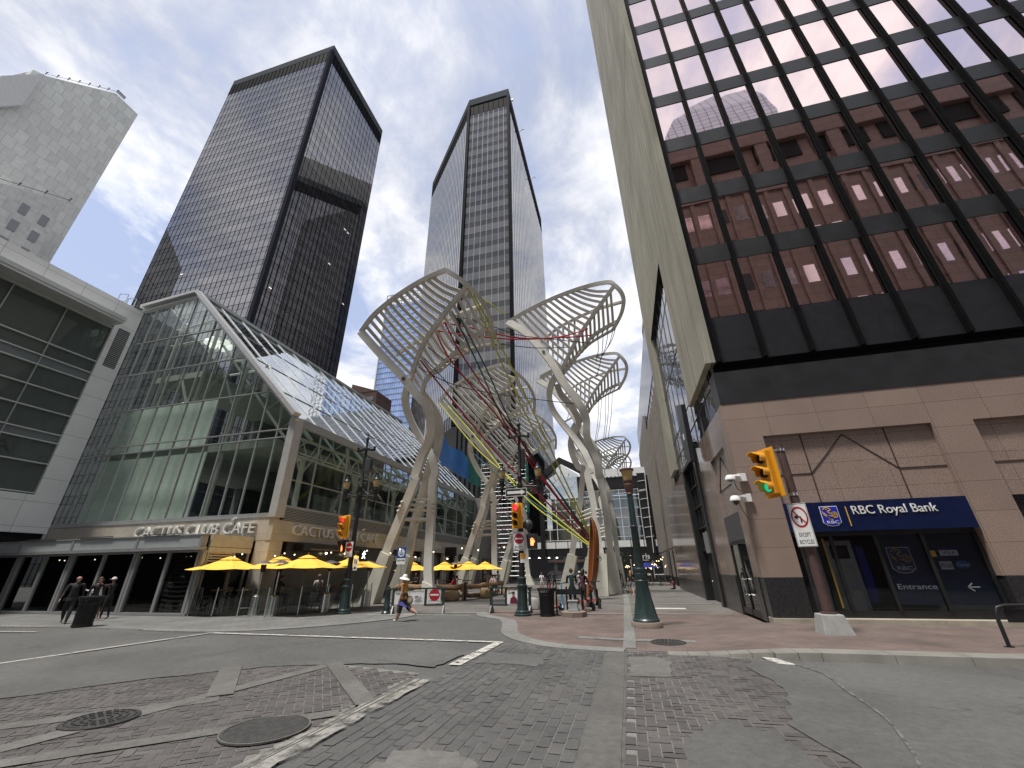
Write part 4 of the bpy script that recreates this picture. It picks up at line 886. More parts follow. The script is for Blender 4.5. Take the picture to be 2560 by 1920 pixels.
MB().box(-35.2, GY + .5, 0, GX - .92, GY + .6, 3.24).build('restaurant_back', mat('dark_room', (.035, .032, .03), .7, var=.3, local=False), ga)
sp = MB()
for y0, y1 in ((20.0, 33.5), (36.2, 37.4), (39.2, 40.2), (44.2, 45.2)): sp.box(GX - .28, y0, 0, GX - .1, y0 + .5, 3.24)
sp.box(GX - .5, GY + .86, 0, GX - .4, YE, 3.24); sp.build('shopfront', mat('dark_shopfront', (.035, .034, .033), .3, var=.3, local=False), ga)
each('stone_pilaster', STX, ga, [(GX - .3, y, 0, GX - .05, y + .9, 3.24) for y in (33.6, 36.4, 38.2, 41.2, 44.4, 47.4)])
aw = MB().box(GX - .1, 20.6, 2.78, GX + .5, 27.5, 3.16).build('awning_box', M['black'], ga); MB().box(GX + .502, 21.2, 2.85, GX + .52, 26.6, 2.92).build('heater_strip', mat('heater_strip', (.22, .15, .09), .5), aw)
text_mesh('shop_lettering', 'BOUTIQUE', M['letter'], .5, .06, (GX + .05, 36.8, 3.55), (0, 1, 0), (0, 0, 1), ga, width=3.6)
text_mesh('shop_lettering', 'ABC   ERE', M['letter'], .5, .06, (GX + .05, 30.6, 2.4), (0, 1, 0), (0, 0, 1), ga, width=5.6)
bs = MB().box(GX + .1, 41.3, 2.95, GX + 1.3, 41.5, 3.8).build('blade_sign', M['black'], ga)
mb = MB()
for y in (23.5, 25.5, 35.5, 39.6, 42.7): mb.ball((GX - .2, y, 2.75), .07, 8)
mb.build('shop_light', emit_mat('warm_shop_light', (1, .8, .5), 3), ga)
# ---------------------------------------------------------------- low patio pavilion in front
po = thing('patio_pavilion', 'low grey aluminium patio enclosure with dark glass doors on the left corner', 'pavilion', (-25.5, 16.5, 0))
PY = 15.92; PR = -19.15; PL = -46
FRM = mat('pavilion_frame', (.29, .295, .295), .45, .35, var=.08, local=False); FSC = mat('pavilion_fascia', (.4, .42, .43), .4, .3, var=.06, local=False)
mb = MB(); xs = [-47.8, -43.7, -39.6, -35.5, -31.4, -27.5, -23.1, -19.15]
for i, x in enumerate(xs[1:]):
    mb.box(x - .17, PY - .02, .12, x - .02, PY + .16, 2.62); mb.box(x + .02, PY - .02, .12, x + .17, PY + .16, 2.62)
    if i: mx = (xs[i] + x) / 2 + .05; mb.box(mx - .08, PY, .12, mx + .08, PY + .12, 2.6)
mb.box(PL, PY - .05, 2.62, PR + .1, PY + .25, 2.70).box(PL, PY - .02, .02, PR + .1, PY + .2, .12); mb.build('post_frame', FRM, po)
mb = MB()
for a, b in zip(xs, xs[1:]): mb.box(a + .09, PY - .16, 2.86, b - .09, PY + .1, 3.34)
mb.build('fascia_panel', FSC, po)
mb = MB().box(PL, PY - .26, 2.71, PR + .14, PY + .1, 2.85).box(PL, PY - .2, 3.345, PR + .14, PY + .2, 3.40); 
for x in xs[1:]: mb.box(x - .07, PY - .19, 2.86, x + .07, PY + .1, 3.34)
mb.build('gutter', FRM, po)
MB().box(PL, PY + .22, 3.34, PR - .02, GY - .1, 3.39).build('roof', FRM, po)
for x in (-31, -27, -22.7): MB().box(x - .03, PY - .25, 3.42, x + 2.2, PY - .2, 3.46).build('awning_arm', M['alu_dark'], po)
PGL = mirror_mat('dark_door_glass', (.006, .006, .006), (.75, .78, .76), 1.42, .02, .05, .6)
PCL = clear_glass('pavilion_glass', (.45, .46, .45), ior=1.45, wob=.03)
for i, (a, b) in enumerate(zip(xs, xs[1:])):
    mx = (a + b) / 2 + .05
    for j, (p, q) in enumerate(((a + .17, mx - .08), (mx + .08, b - .17))):
        if i == 5 and j == 0 or i == 4 and j == 1 or i == 3 and j == 0: MB().quad((p, PY + .08, .12), (q, PY + .08, .12), (q, PY + .08, 2.62), (p, PY + .08, 2.62)).build('glass_door', PCL, po)
        else: MB().quad((p, PY + .08, .12), (q, PY + .08, .12), (q, PY + .08, 2.62), (p, PY + .08, 2.62)).build('glass_door', PCL, po)
bl = MB(); x0, x1 = xs[6] + 2.15, xs[7] - .2
V = []; n = 60
for i in range(n + 1):
    z = 2.5 - 2.3 * i / n; 
    for j in range(9):
        t = j / 8; sag = .10 * (1 - (2 * t - 1) ** 2) * math.sin(i * math.pi / 3.3); V.append((x0 + (x1 - x0) * t, PY + .2 + .05 * math.sin(i * math.pi * 2 / 5), z - .07 * (1 - (2 * t - 1) ** 2)))
bl.add(V, [(i * 9 + j, i * 9 + j + 1, (i + 1) * 9 + j + 1, (i + 1) * 9 + j) for i in range(n) for j in range(8)]); bl.build('pleated_blind', mat('black_blind', (.03, .03, .032), .5, var=.2), po, True)
# return side facing the pedestrian street
mb = MB().box(PR + .0, PY + .26, 2.86, PR + .12, GY - .12, 3.42).box(PR, PY + .26, 2.62, PR + .1, GY - .12, 2.84); mb.build('side_fascia', mat('cream_fascia', (.42, .4, .34), .5, local=False), po)
mb = MB()
for z in (2.2, 2.32, 2.44, 2.55): mb.box(PR + .02, PY + .3, z, PR + .09, PY + 1.6, z + .07)
mb.build('rolled_shutter', mat('shutter_cream', (.4, .34, .24), .5, local=False), po)
mb = MB()
for y in (PY + .25, PY + 1.65, PY + 2.5): mb.box(PR, y, 0, PR + .1, y + .12, 2.62)
mb.build('side_post', FRM, po)
MB().box(PR - .02, PY + 1.77, .1, PR + .03, PY + 2.5, 2.6).build('side_door', PGL, po)
mb = MB()
for i in range(26): mb.ball((PL + 15 + i * 1.05 + .2 * math.sin(i * 5), PY + .9 + .5 * math.sin(i * 2.3), 2.45 + .07 * math.sin(i * 3.1)), .03, 6)
mb.build('festoon_bulb', emit_mat('festoon', (1, .85, .6), 1.2), po)

# ---------------------------------------------------------------- covered bridge over the street, scaffold, far end
br = thing('covered_bridge', 'covered footbridge with an arched gable window spanning the end of the street', 'bridge', (-6, 63, 0))
BYY = 62; BLK = M['black']
mb = MB().box(-22, BYY, 3.2, 5.4, BYY + 6, 4.2).box(-22, BYY + .1, 12.1, -11.2, BYY + 6, 13.4).box(-5.7, BYY + .1, 12.2, 4.4, BYY + 6, 13.9); mb.build('bridge_deck', BLK, br)
each('white_panel', M['white'], br, [(x + .05, BYY - .06, 4.25, x + 1.7, BYY, 5.1) for x in frange(-22, 4.2, 1.75)[:-1]] + [(x + .05, BYY - .02, 14.0, x + 1.85, BYY + .08, 15.1) for x in frange(-5.6, 4, 1.9)[:-1]])
each('black_post', BLK, br, [(x - .04, BYY - .08, 3.4, x + .05, BYY - .02, 5.3) for x in frange(-22, 4.2, 1.75)] + [(x - .3, BYY - .3, 3, x + .3, BYY + .3, 14.2) for x in (-11.6, -5.7)])
gc = (-8.45,); mb = MB()
mb.ribbon([(-12.1, BYY - .2, 13.9), (-8.4, BYY - .2, 16.9), (-4.9, BYY - .2, 14.9)], .95, .8, (0, -1, 0)); mb.build('gable_roof', BLK, br)
BG = clear_glass('bridge_glass', (.5, .52, .5), ior=1.5, boost=.06, wob=.05)
MB().poly([(-11.3, BYY, 5.2), (-5.7, BYY, 5.2), (-5.7, BYY, 14.6), (-8.4, BYY, 16.4), (-11.3, BYY, 14.2)]).build('gable_window', BG, br)
mb = MB(); 
for x in (-10.5, -9.4, -7.4, -6.4): mb.bar((x, BYY - .06, 5.2), (x, BYY - .06, 12), .09, .1, (0, 1, 0))
for z in (5.3, 6.8, 8.1, 9.4, 10.7, 12.0): mb.bar((-11.3, BYY - .05, z), (-5.7, BYY - .05, z), .08, .1, (0, 1, 0))
arc = [(-8.4 + 1.25 * math.cos(a), BYY - .07, 12 + 1.25 * math.sin(a)) for a in (i * math.pi / 12 for i in range(13))]; mb.ribbon(arc, .12, .12, (0, -1, 0))
for a, e in ((35, 3.0), (65, 3.3), (90, 4.2), (115, 3.3), (145, 3.0)):
    c, s_ = math.cos(R(a)), math.sin(R(a)); mb.bar((-8.4 + 1.25 * c, BYY - .07, 12 + 1.25 * s_), (-8.4 + e * c * .95, BYY - .07, 12 + e * s_ * .98), .1, .1, (0, 1, 0))
mb.ribbon([(-11.2, BYY - .06, 12.4), (-8.4, BYY - .06, 14.4), (-5.8, BYY - .06, 12.6)], .1, .1, (0, -1, 0)); mb.build('window_bar', M['white'], br)
MB().quad((-5.6, BYY + .2, 5.15), (2.6, BYY + .2, 5.15), (2.6, BYY + .2, 12.1), (-5.6, BYY + .2, 12.1)).build('bridge_glazing', clear_glass('bridge_glass_pale', (.6, .68, .68), (.9, .95, .95), 1.6, .03, .1, .12), br)
mb = MB()
for x in frange(-5.5, 2.6, 1.35): mb.bar((x, BYY + .12, 5.15), (x, BYY + .12, 12.1), .07, .08, (0, 1, 0))
for z in frange(5.6, 12, 1.25): mb.bar((-5.6, BYY + .1, z), (2.6, BYY + .1, z), .06, .07, (0, 1, 0))
mb.build('glazing_bar', M['white'], br)
MB().box(2.7, BYY - .2, 3.2, 3.9, BYY + .4, 14.2).build('stair_tower', BLK, br); mb = MB()
for z in frange(5.4, 13, 1.2): mb.bar((2.75, BYY - .25, z), (3.85, BYY - .25, z + .12), .07, .06, (0, 1, 0))
mb.bar((3.5, BYY - .3, 3.4), (3.9, BYY - .3, 14.6), .08, .08, (0, 1, 0)); mb.build('stair_rail', M['white'], br)
MB().box(-11, BYY + 5.5, 5, 4.2, BYY + 5.6, 12).build('back_wall', mat('bridge_back', (.2, .2, .17), .8, var=.3, vs=.6, local=False), br)
mb = MB()
for x in (-2.6, -1.0, .6, 1.9): mb.box(x, BYY + 4.6, 5.2, x + 1.1, BYY + 4.7, 11.5)
mb.build('lit_interior', mat('pale_interior', (.42, .46, .44), .8, var=.1, local=False), br); MB().box(-2.6, BYY + 4.4, 8.6, 2.4, BYY + 4.5, 9.6).build('orange_panel', mat('terracotta', (.42, .2, .12), .7), br)
MB().quad((-6, BYY + 3, 13.9), (4.2, BYY + 3, 13.9), (4.2, BYY + 6, 15.4), (-6, BYY + 6, 15.4)).build('roof_glazing', GR, br)
mb = MB()
for x in (-14, -12.6, -11.2, -10, -2.2, .4): mb.lathe([(.02, .12), (.2, 0), (.001, -.02)], (x, BYY + 1.6 + .4 * math.sin(x), 3.05), 10)
mb.build('downlight', emit_mat('downlight', (1, .97, .9), 2.2), br)
sb = thing('grey_block', 'grey shop block behind the scaffold at the left end of the street', 'building', (-20, 60, 0))
MB().box(-30, 50.2, 0, -17.2, 68.6, 10).build('wall', mat('grey_render', (.17, .17, .165), .8, var=.15, local=False), sb)
each('shopfront', M['black'], sb, [(-17.18, y, .2, -17.1, y + 2.2, 2.9) for y in frange(51, 66, 3)] + [(-29, 50.1, .2, -18, 50.18, 3)])
each('window_poster', mat('poster_white', (.4, .4, .4), .6), sb, [(-17.08, y + .3, 1.2, -17.05, y + 1.3, 2.4) for y in frange(51, 66, 3)])
tp = MB(); n = 14
for i in range(n + 1):
    y = 47.5 + 21 * i / n
    for j in range(6): t = j / 5; tp.v.append((-22.6 + .9 * t + .2 * math.sin(i * 1.7 + j), y, 18.2 - 4.2 * t + .35 * math.sin(i * 1.3) * (1 - t) - .04 * i))
tp.f = [(i * 6 + j, i * 6 + j + 1, (i + 1) * 6 + j + 1, (i + 1) * 6 + j) for i in range(n) for j in range(5)]; tp.m = [0 if f[0] // 6 < 7 else 1 for f in tp.f]
tag(tp.build('tarpaulin', [mat('blue_tarp', (.02, .12, .33), .45, bump=.3, bs=5), mat('green_tarp', (.02, .13, .09), .5, bump=.3, bs=5)], None, True), 'blue and green tarpaulin wrapped over works behind the glass roof', 'tarpaulin')
sc = thing('scaffold', 'tube scaffold with maroon boards rising behind the white steel trees', 'scaffold', (-15, 55, 0))
mb = MB(); mp = MB()
for x in frange(-18.5, -12.2, 1.25):
    for y in (54, 55.4): mb.tube([(x, y, 0), (x, y, 15.6)], .035, 5)
for z in frange(.9, 15.2, .55): mb.tube([(-18.6, 54, z), (-12.1, 54, z)], .03, 5)
for z in frange(2.4, 14.8, 2.05):
    mp.box(-18.6, 54.05, z, -12.1, 55.4, z + .16)
    mb.tube([(-18.5, 53.95, z), (-15.4, 53.95, z + 2.05)], .03, 5); mb.tube([(-15.2, 53.95, z + 2.05), (-12.2, 53.95, z)], .03, 5)
mb.build('tube_frame', M['alu'], sc); mp.build('deck_board', mat('maroon_board', (.16, .055, .055), .7, var=.3), sc)
MB().box(-12.15, 54, 8.5, -12.05, 55.4, 15).build('green_netting', mat('green_net', (.03, .2, .14), .8), sc)
fe = thing('far_block', 'pale balconied building closing the far end of the street under the bridge', 'building', (-6, 130, 0))
MB().box(-40, 128, 0, 30, 140, 12).build('wall', mat('far_wall', (.3, .27, .24), .8, var=.2, vs=.3, local=False), fe)
each('window', mat('far_window', (.1, .11, .11), .3, .3, var=.2), fe, [(x, 127.9, z, x + 2, 127.98, z + 1.9) for x in frange(-38, 28, 3) for z in (1, 4, 7)])
each('balcony', mat('far_balcony', (.36, .22, .16), .7, local=False), fe, [(-40, 127.2, z, 30, 127.9, z + .5) for z in (3.2, 6.2)])
TREE_L={'b1':[(-14.46,23.00,0.10),(-13.62,22.95,2.80),(-13.30,22.90,3.66),(-12.79,22.85,4.97),(-12.07,22.70,6.72),(-12.09,22.70,7.00),(-11.68,22.60,8.26),(-11.18,22.40,9.06),(-10.99,22.20,9.53),(-10.96,22.00,10.18),(-11.17,21.70,11.14),(-11.84,21.40,11.95),(-12.91,21.10,13.30),(-14.39,20.70,14.90),(-15.83,20.20,16.59)],
'b2':[(-10.84,23.40,0.03),(-11.17,23.50,1.61),(-11.27,23.60,3.25),(-11.35,23.70,5.26),(-11.42,23.80,6.88),(-11.33,23.85,7.43),(-11.64,23.90,8.32),(-12.11,24.00,9.17),(-12.69,24.00,9.92),(-13.31,23.90,10.89),(-13.72,23.70,11.89),(-13.73,23.30,12.61),(-13.43,22.90,13.17),(-12.89,22.30,13.59)],
'b3':[(-14.96,26.60,-0.03),(-14.01,26.20,2.66),(-13.69,25.90,3.87),(-13.28,25.60,5.15),(-12.78,25.20,6.42),(-12.47,25.00,7.29),(-12.41,24.90,7.56),(-12.09,24.70,8.23),(-11.65,24.50,8.89),(-11.34,24.20,9.85),(-11.27,24.00,10.60),(-11.40,23.70,11.41),(-11.72,23.30,12.03),(-12.06,22.60,12.58)],
'rim':[(-15.83,20.20,16.59),(-14.88,19.90,17.49),(-13.59,19.50,18.04),(-12.14,19.10,18.46),(-10.50,18.60,18.65),(-8.81,18.10,18.61),(-8.10,18.30,18.07),(-7.48,18.70,17.55),(-6.93,19.30,16.95),(-6.62,20.00,16.32),(-6.59,20.70,15.84),(-6.81,21.60,14.97)],
's1':[(-12.89,22.30,13.59),(-12.49,21.80,13.75),(-12.01,21.40,14.66),(-11.24,20.90,15.58),(-10.04,20.20,16.40),(-8.87,19.50,17.04),(-7.54,18.70,17.57)],
's2':[(-12.06,22.60,12.58),(-11.79,22.40,13.38),(-10.68,22.10,14.13),(-9.53,21.80,14.80),(-8.25,21.40,15.43),(-6.67,20.70,15.86)],
's3':[(-14.79,23.20,16.22),(-13.91,23.20,16.71),(-12.74,22.80,17.06),(-11.38,22.20,17.30),(-10.18,21.60,17.39),(-8.70,20.90,17.32),(-6.85,19.70,16.72)],
's4':[(-10.94,22.50,14.37),(-9.67,22.40,15.08),(-8.32,22.10,15.21),(-6.81,21.60,14.97)]}
TREE_R={'b1':[(-1.06,32.80,-0.04),(-1.14,32.60,2.61),(-1.14,32.40,4.44),(-1.17,32.10,6.13),(-1.29,31.90,7.77),(-1.38,31.80,8.15),(-1.39,31.60,9.06),(-1.65,31.50,9.98),(-1.94,31.20,10.79),(-1.94,31.00,11.55),(-1.88,30.90,12.42),(-2.14,30.60,13.39),(-2.88,30.40,14.75),(-3.55,30.30,15.91),(-4.43,30.20,17.84),(-6.22,30.10,20.61),(-8.01,30.00,22.20)],
'b2':[(-1.89,30.30,-0.00),(-1.74,30.50,2.00),(-1.85,30.70,3.73),(-1.89,30.80,5.24),(-2.02,30.90,6.65),(-2.19,31.00,8.19),(-1.85,31.10,8.51),(-2.22,31.30,9.73),(-2.65,31.50,10.62),(-3.40,31.80,11.88),(-4.24,32.00,13.18),(-4.74,32.00,14.21),(-4.87,31.80,15.22),(-4.57,31.40,16.10),(-4.06,31.00,16.73)],
'b3':[(-4.96,34.50,-0.13),(-4.47,34.40,1.45),(-3.89,34.20,3.81),(-3.36,34.00,5.67),(-2.96,33.80,7.58),(-2.66,33.60,9.13),(-2.99,33.60,9.25),(-3.36,33.50,10.04),(-3.54,33.40,11.02),(-3.32,33.20,11.83),(-2.70,33.00,12.73),(-2.75,32.80,13.50),(-3.23,32.50,14.51),(-3.86,32.20,15.33),(-4.17,31.90,16.27)],
'rim':[(-8.01,30.00,22.20),(-6.10,29.90,23.03),(-3.48,29.70,23.82),(-0.84,29.40,24.17),(1.14,29.00,23.95),(1.69,29.00,23.51),(2.15,29.20,22.81),(2.26,29.50,22.13),(2.01,29.90,21.35),(1.58,30.40,20.77),(1.10,30.80,20.25)],
's1':[(-3.84,31.00,16.87),(-3.18,30.80,17.73),(-2.19,30.40,19.25),(-1.22,30.00,20.42),(0.18,29.50,21.92),(1.69,29.00,23.51)],
's2':[(-3.63,31.30,16.76),(-2.62,31.40,17.95),(-1.68,31.50,19.30),(-0.63,31.40,20.30),(0.59,31.10,20.78),(1.58,30.40,20.77)],
's3':[(-5.55,31.60,20.29),(-3.89,31.40,21.49),(-2.04,31.00,22.07),(-0.26,30.60,22.38),(1.01,30.20,22.37),(2.26,29.60,22.14)],
's4':[(-5.69,32.20,17.34),(-4.23,32.20,17.98),(-2.65,32.00,18.50),(-0.91,31.60,19.72),(1.10,30.80,20.25)]}
ROPES=[('yellow',[(-7.55,18.80,17.44),(-7.04,20.30,16.02),(-5.91,24.00,12.32),(-3.81,27.50,7.14),(-2.02,30.00,3.11)]),
('yellow',[(-7.26,18.90,17.06),(-6.80,20.40,16.04),(-5.52,23.60,12.82),(-3.33,27.80,6.76),(-2.02,30.00,3.11)]),
('yellow',[(-15.75,33.20,16.27),(-11.74,32.60,11.41),(-7.57,31.50,7.66),(-4.43,30.70,4.89),(-2.17,30.00,2.96)]),
('yellow',[(-14.81,33.00,15.88),(-11.31,32.40,11.86),(-7.22,31.30,6.84),(-4.15,30.50,4.31),(-2.16,30.00,2.86)]),
('yellow',[(-8.00,28.90,22.36),(-8.09,25.00,20.73),(-7.43,19.20,17.47)]),
('red',[(-10.61,20.90,16.24),(-9.77,22.00,14.29),(-7.31,25.00,10.96),(-5.23,27.80,7.56),(-2.02,30.00,3.11)]),
('red',[(-9.72,20.40,16.39),(-8.92,22.00,14.46),(-6.45,26.00,10.19),(-4.73,28.00,7.02),(-2.07,30.00,3.16)]),
('red',[(-11.81,21.40,14.44),(-10.68,23.00,12.79),(-8.19,26.00,9.34),(-5.60,28.00,6.52),(-2.09,30.00,3.01)]),
('red',[(-9.83,20.40,16.38),(-8.72,22.00,16.84),(-5.99,26.00,17.84),(-2.60,29.00,19.10),(-0.73,30.00,19.57)]),
('red',[(-10.26,20.60,15.96),(-8.90,22.50,16.52),(-6.31,26.00,17.79),(-3.26,29.00,19.25),(-0.94,30.00,20.24)]),
('dark green',[(-9.07,20.00,16.88),(-8.22,22.00,14.51),(-6.74,26.00,10.07),(-4.36,28.30,6.91),(-2.02,30.00,3.11)]),
('dark green',[(-8.49,20.00,16.25),(-7.54,22.50,13.77),(-6.45,26.00,10.33),(-4.14,28.50,6.52),(-2.08,30.00,3.06)]),
('dark green',[(-12.77,34.40,11.59),(-9.31,33.00,8.53),(-5.05,31.00,5.23),(-2.10,30.00,2.91)]),
('black',[(-9.20,20.00,16.69),(-7.61,23.00,17.46),(-5.99,26.00,18.09),(-3.28,29.00,18.94),(-1.08,30.30,19.01)]),
('black',[(-11.04,20.90,15.02),(-9.67,22.50,13.92),(-7.03,25.00,11.22),(-4.48,28.20,7.04),(-2.05,30.00,3.16)]),
('black',[(-12.02,21.60,14.03),(-10.12,23.00,13.16),(-7.91,26.00,13.39),(-4.40,30.00,13.97),(-2.62,31.50,14.10)]),
('black',[(-11.42,21.20,14.43),(-10.17,22.80,12.93),(-7.90,26.00,10.03),(-5.30,28.00,6.78),(-2.08,30.00,3.11)]),
('black',[(-7.01,24.00,16.35),(-5.15,28.00,17.93),(-2.76,30.00,18.72)])]
WIRES=[[(-0.22,30.60,19.75),(-0.61,30.90,17.44)],
[(0.25,30.60,19.75),(-0.67,30.90,16.14)],
[(0.67,30.60,19.92),(-0.26,30.90,17.58)],
[(1.13,30.60,20.16),(-0.03,30.90,17.93)],
[(1.41,30.60,20.47),(0.21,30.90,18.28)],
[(-1.03,44.00,19.21),(-2.05,44.30,14.17)],
[(-0.70,44.00,19.42),(-1.87,44.30,14.24)],
[(-0.20,44.00,19.86),(-1.08,44.30,14.31)],
[(0.21,44.00,20.31),(-0.90,44.30,14.34)],
[(0.68,44.00,20.81),(-0.53,44.30,14.58)]]
# ================================================================ white steel tree sculptures
SW = M['steel_white']; PLI = M['plinth']
def resample(pts, n):
    P = catmull(pts, 6); d = [0]
    for a, b in zip(P, P[1:]): d.append(d[-1] + (b - a).length)
    out = []; j = 0
    for i in range(n):
        t = d[-1] * i / (n - 1)
        while j < len(d) - 2 and d[j + 1] < t: j += 1
        out.append(P[j].lerp(P[j + 1], (t - d[j]) / max(d[j + 1] - d[j], 1e-6)))
    return out
def steel_tree(D, base, label, wl, dl, flip=False):
    t = thing('steel_tree', label, 'tree sculpture', base, 0, 'white steel tree sculptures')
    for k in ('b1', 'b2', 'b3'):
        P = D[k]; MB().ribbon(P, wl * (.62 if flip else .82), dl * .95, (0.12, -1, 0), 5, w1=wl * (.92 if k == 'b1' else .7), d1=dl * .7).build('leg', SW, t, True, ang=50)
        a = Vector(P[0]); b = Vector(P[1]); top = 2.75 if (k != 'b2') ^ flip or k == 'b3' else 1.15
        if flip and k == 'b1': top = 2.9
        dr = (b - a).normalized(); c = a + dr * (top / max(dr.z, .3)); x = (c.x - a.x)
        w0, w1_ = wl * (.62 if flip else .8), wl * .5
        vs = []
        for (q, z, ww, dd) in ((a, 0, w0, dl * .95), (c, top, w1_, dl * .72)):
            vs += [(q.x - ww, q.y - dd, z - (.0 if z == 0 else .0)), (q.x + ww, q.y - dd, z - (.25 if z else 0)), (q.x + ww, q.y + dd, z - (.25 if z else 0)), (q.x - ww, q.y + dd, z)]
        MB().add(vs, [(0, 3, 2, 1), (4, 5, 6, 7), (0, 1, 5, 4), (1, 2, 6, 5), (2, 3, 7, 6), (3, 0, 4, 7)]).build('leg_casing', PLI, t, bevel=.02)
        mb = MB()
        for i in range(3): mb.box(a.x - .15 + i * .15, a.y - dl * .95 - .012 + .03, .45 + .02 * i, a.x - .12 + i * .15, a.y - dl * .9, .5 + .02 * i)
        mb.build('anchor_bolt', M['rust'], t)
    rim = resample(D['rim'], 40); s1 = D['s1']; s2 = D['s2']; s3 = D['s3']; s4 = D['s4']
    rp_ = D['rim'] if flip else catmull(D['rim'][:6], 6) + catmull(D['rim'][5:], 6)[1:]
    MB().ribbon(rp_, wl * .42, dl * .55, (0.2, -1, -.3), 6 if flip else 1).build('canopy_rim', SW, t, True, ang=50)
    for s, w_ in ((s1, .42), (s2, .4), (s3, .26), (s4, .24)): MB().ribbon(s, wl * w_, dl * .6, (.1, -1, -.2), 5).build('canopy_spine', SW, t, True, ang=50)
    nR = 13; L0 = Vector(D['b1'][-1]); nb = resample(D['rim'], 200); S1 = resample(s1, nR + 3); apex = max(range(200), key=lambda i: nb[i].z)
    S2 = resample(s2, nR + 3); S3 = resample(s3, nR + 3); S4 = resample(s4, nR + 3)
    for i in range(1, nR + 2):
        q = S1[i]; p = nb[int(apex * (.02 + .94 * i / (nR + 1)))]
        MB().ribbon([p, p.lerp(q, .5) + Vector((0, .12, -.1)), q], .085, .24, (.5, -.6, .6), 3).build('canopy_rib', SW, t)
        r = S2[min(i, nR + 2)]; m_ = q.lerp(r, .5) + Vector((0, .35, -.25))
        MB().ribbon([q, m_, r], .075, .2, (.5, -.6, .6), 4).build('canopy_rib', SW, t)
        if 2 < i < nR + 1:
            u = S4[i]; m_ = r.lerp(u, .5) + Vector((0, .25, -.15)); MB().ribbon([r, m_, u], .06, .17, (.5, -.6, .6), 3).build('canopy_rib', SW, t)
        if i % 2 == 0 and i < nR:
            u = S3[i // 2 + 1]; v = S4[max(1, i // 2)]; m_ = u.lerp(v, .5) + Vector((0, .7, -.5)); MB().ribbon([u, m_, v], .07, .18, (.5, -.6, .6), 4).build('canopy_brace', SW, t)
    # cross bars tying the three legs
    def at_z(P, z):
        P = catmull(P, 6)
        for a, b in zip(P, P[1:]):
            if a.z <= z <= b.z: return a.lerp(b, (z - a.z) / max(b.z - a.z, 1e-6))
        return P[-1]
    A_, B_, C_ = ('b1', 'b2', 'b3') if not flip else ('b3', 'b2', 'b1')
    for z in (4.5, 5.05, 5.35, 5.65):
        a, b, c = at_z(D[A_], z), at_z(D[B_], z), at_z(D[C_], z); r = .11 if z < 5 else .085
        MB().tube([a, b], r, 10).build('cross_bar', SW, t, True)
        m_ = a.lerp(b, .55); MB().tube([m_ + (c - m_) * .8, m_ + (c - m_) * .45, a.lerp(b, .2)], r * .8, 8, sub=3).tube([m_ + (c - m_) * .45, a.lerp(b, .9)], r * .8, 8).build('stay_bar', SW, t, True)
    for P, s_ in ((D[A_], -1), (D[B_], 1)):
        for z in (4.95, 5.2, 5.45):
            a = at_z(P, z) + Vector((s_ * .2, -dl * .55, 0)) ; MB().ball(a, .11, 8).build('bar_end_cap', SW, t, True)
    a = at_z(D['b1'], D['b1'][-1][2] - 3.6) + Vector((0, -dl * .4, 0)); MB().lathe([(.001, -.05), (.13, -.05), (.13, .05), (.001, .05)], a, 12, 'y').build('pin_plate', M['alu_dark'], t, True)
    return t
tl = steel_tree(TREE_L, (-13, 24.4, 0), 'nearest white steel tree on the left, beside the yellow umbrellas', .60, .44)
dup(tl, (-13, 24.4 + 13.1, 0), label='second white steel tree on the left, behind the log fenced patio')
dup(tl, (-13.1, 24.4 + 26.2, 0), label='third white steel tree on the left, in front of the scaffold')
tr = steel_tree(TREE_R, (-2.6, 32.5, 0), 'nearest white steel tree on the right, behind the upright wooden canoe', .70, .5, True)
dup(tr, (-2.4, 32.5 + 13.1, 0), label='second white steel tree on the right, its crown just below the nearest one')
dup(tr, (-1.9, 32.5 + 46.8, 0), label='small far white steel tree crown above the covered bridge')
dup(tr, (-1.7, 32.5 + 60, 0), label='smallest, farthest white steel tree crown above the covered bridge')
# ropes strung between the trees
RC = {'yellow': mat('yellow_rope', (.50, .5, .06), .8, var=.15), 'red': mat('red_rope', (.36, .015, .035), .8, var=.15), 'dark green': mat('green_rope', (.015, .09, .085), .8, var=.15), 'black': mat('black_rope', (.02, .02, .022), .8)}
where = ['from the left tree crown to the canoe, upper strand', 'from the left tree crown to the canoe, lower strand', 'from the second left tree to the canoe, upper strand', 'from the second left tree to the canoe, lower strand', 'short span between the two tree crowns',
         'outer strand from the left tree spine', 'strand nearest the tip of the left tree', 'lowest strand from the left tree', 'upper level span across to the right tree', 'lower level span across to the right tree',
         'upper strand beside the red ropes', 'lower strand beside the red ropes', 'low strand under the yellow pair', 'highest span across to the right tree', 'slanting from the left tree to the canoe', 'level across behind the signal post', 'steep from low on the left tree', 'short span near the right tree']
for (c, P), wh in zip(ROPES, where):
    rr = {'yellow': .055, 'red': .055, 'dark green': .05, 'black': .03}[c]; P = [Vector(p) for p in P]
    tag(MB().tube(P, rr, 6, sub=6).build('rope', RC[c], None, True, base=P[0]), c + ' rope ' + wh, 'rope', 'coloured ropes strung between the trees')
for i, P in enumerate(WIRES):
    P = [Vector(p) for p in P]; m_ = P[0].lerp(P[1], .5) + Vector((.12, 0, -.1))
    tag(MB().tube([P[0], m_, P[1]], .028, 5, sub=4).build('hanging_wire', RC['black'], None, True, base=P[0]), ('thin dark wire hanging under the nearest right tree crown' if i < 5 else 'thin dark wire hanging under the second right tree crown'), 'wire', 'wires hanging from the right trees' if i < 5 else 'wires hanging from the second right tree')
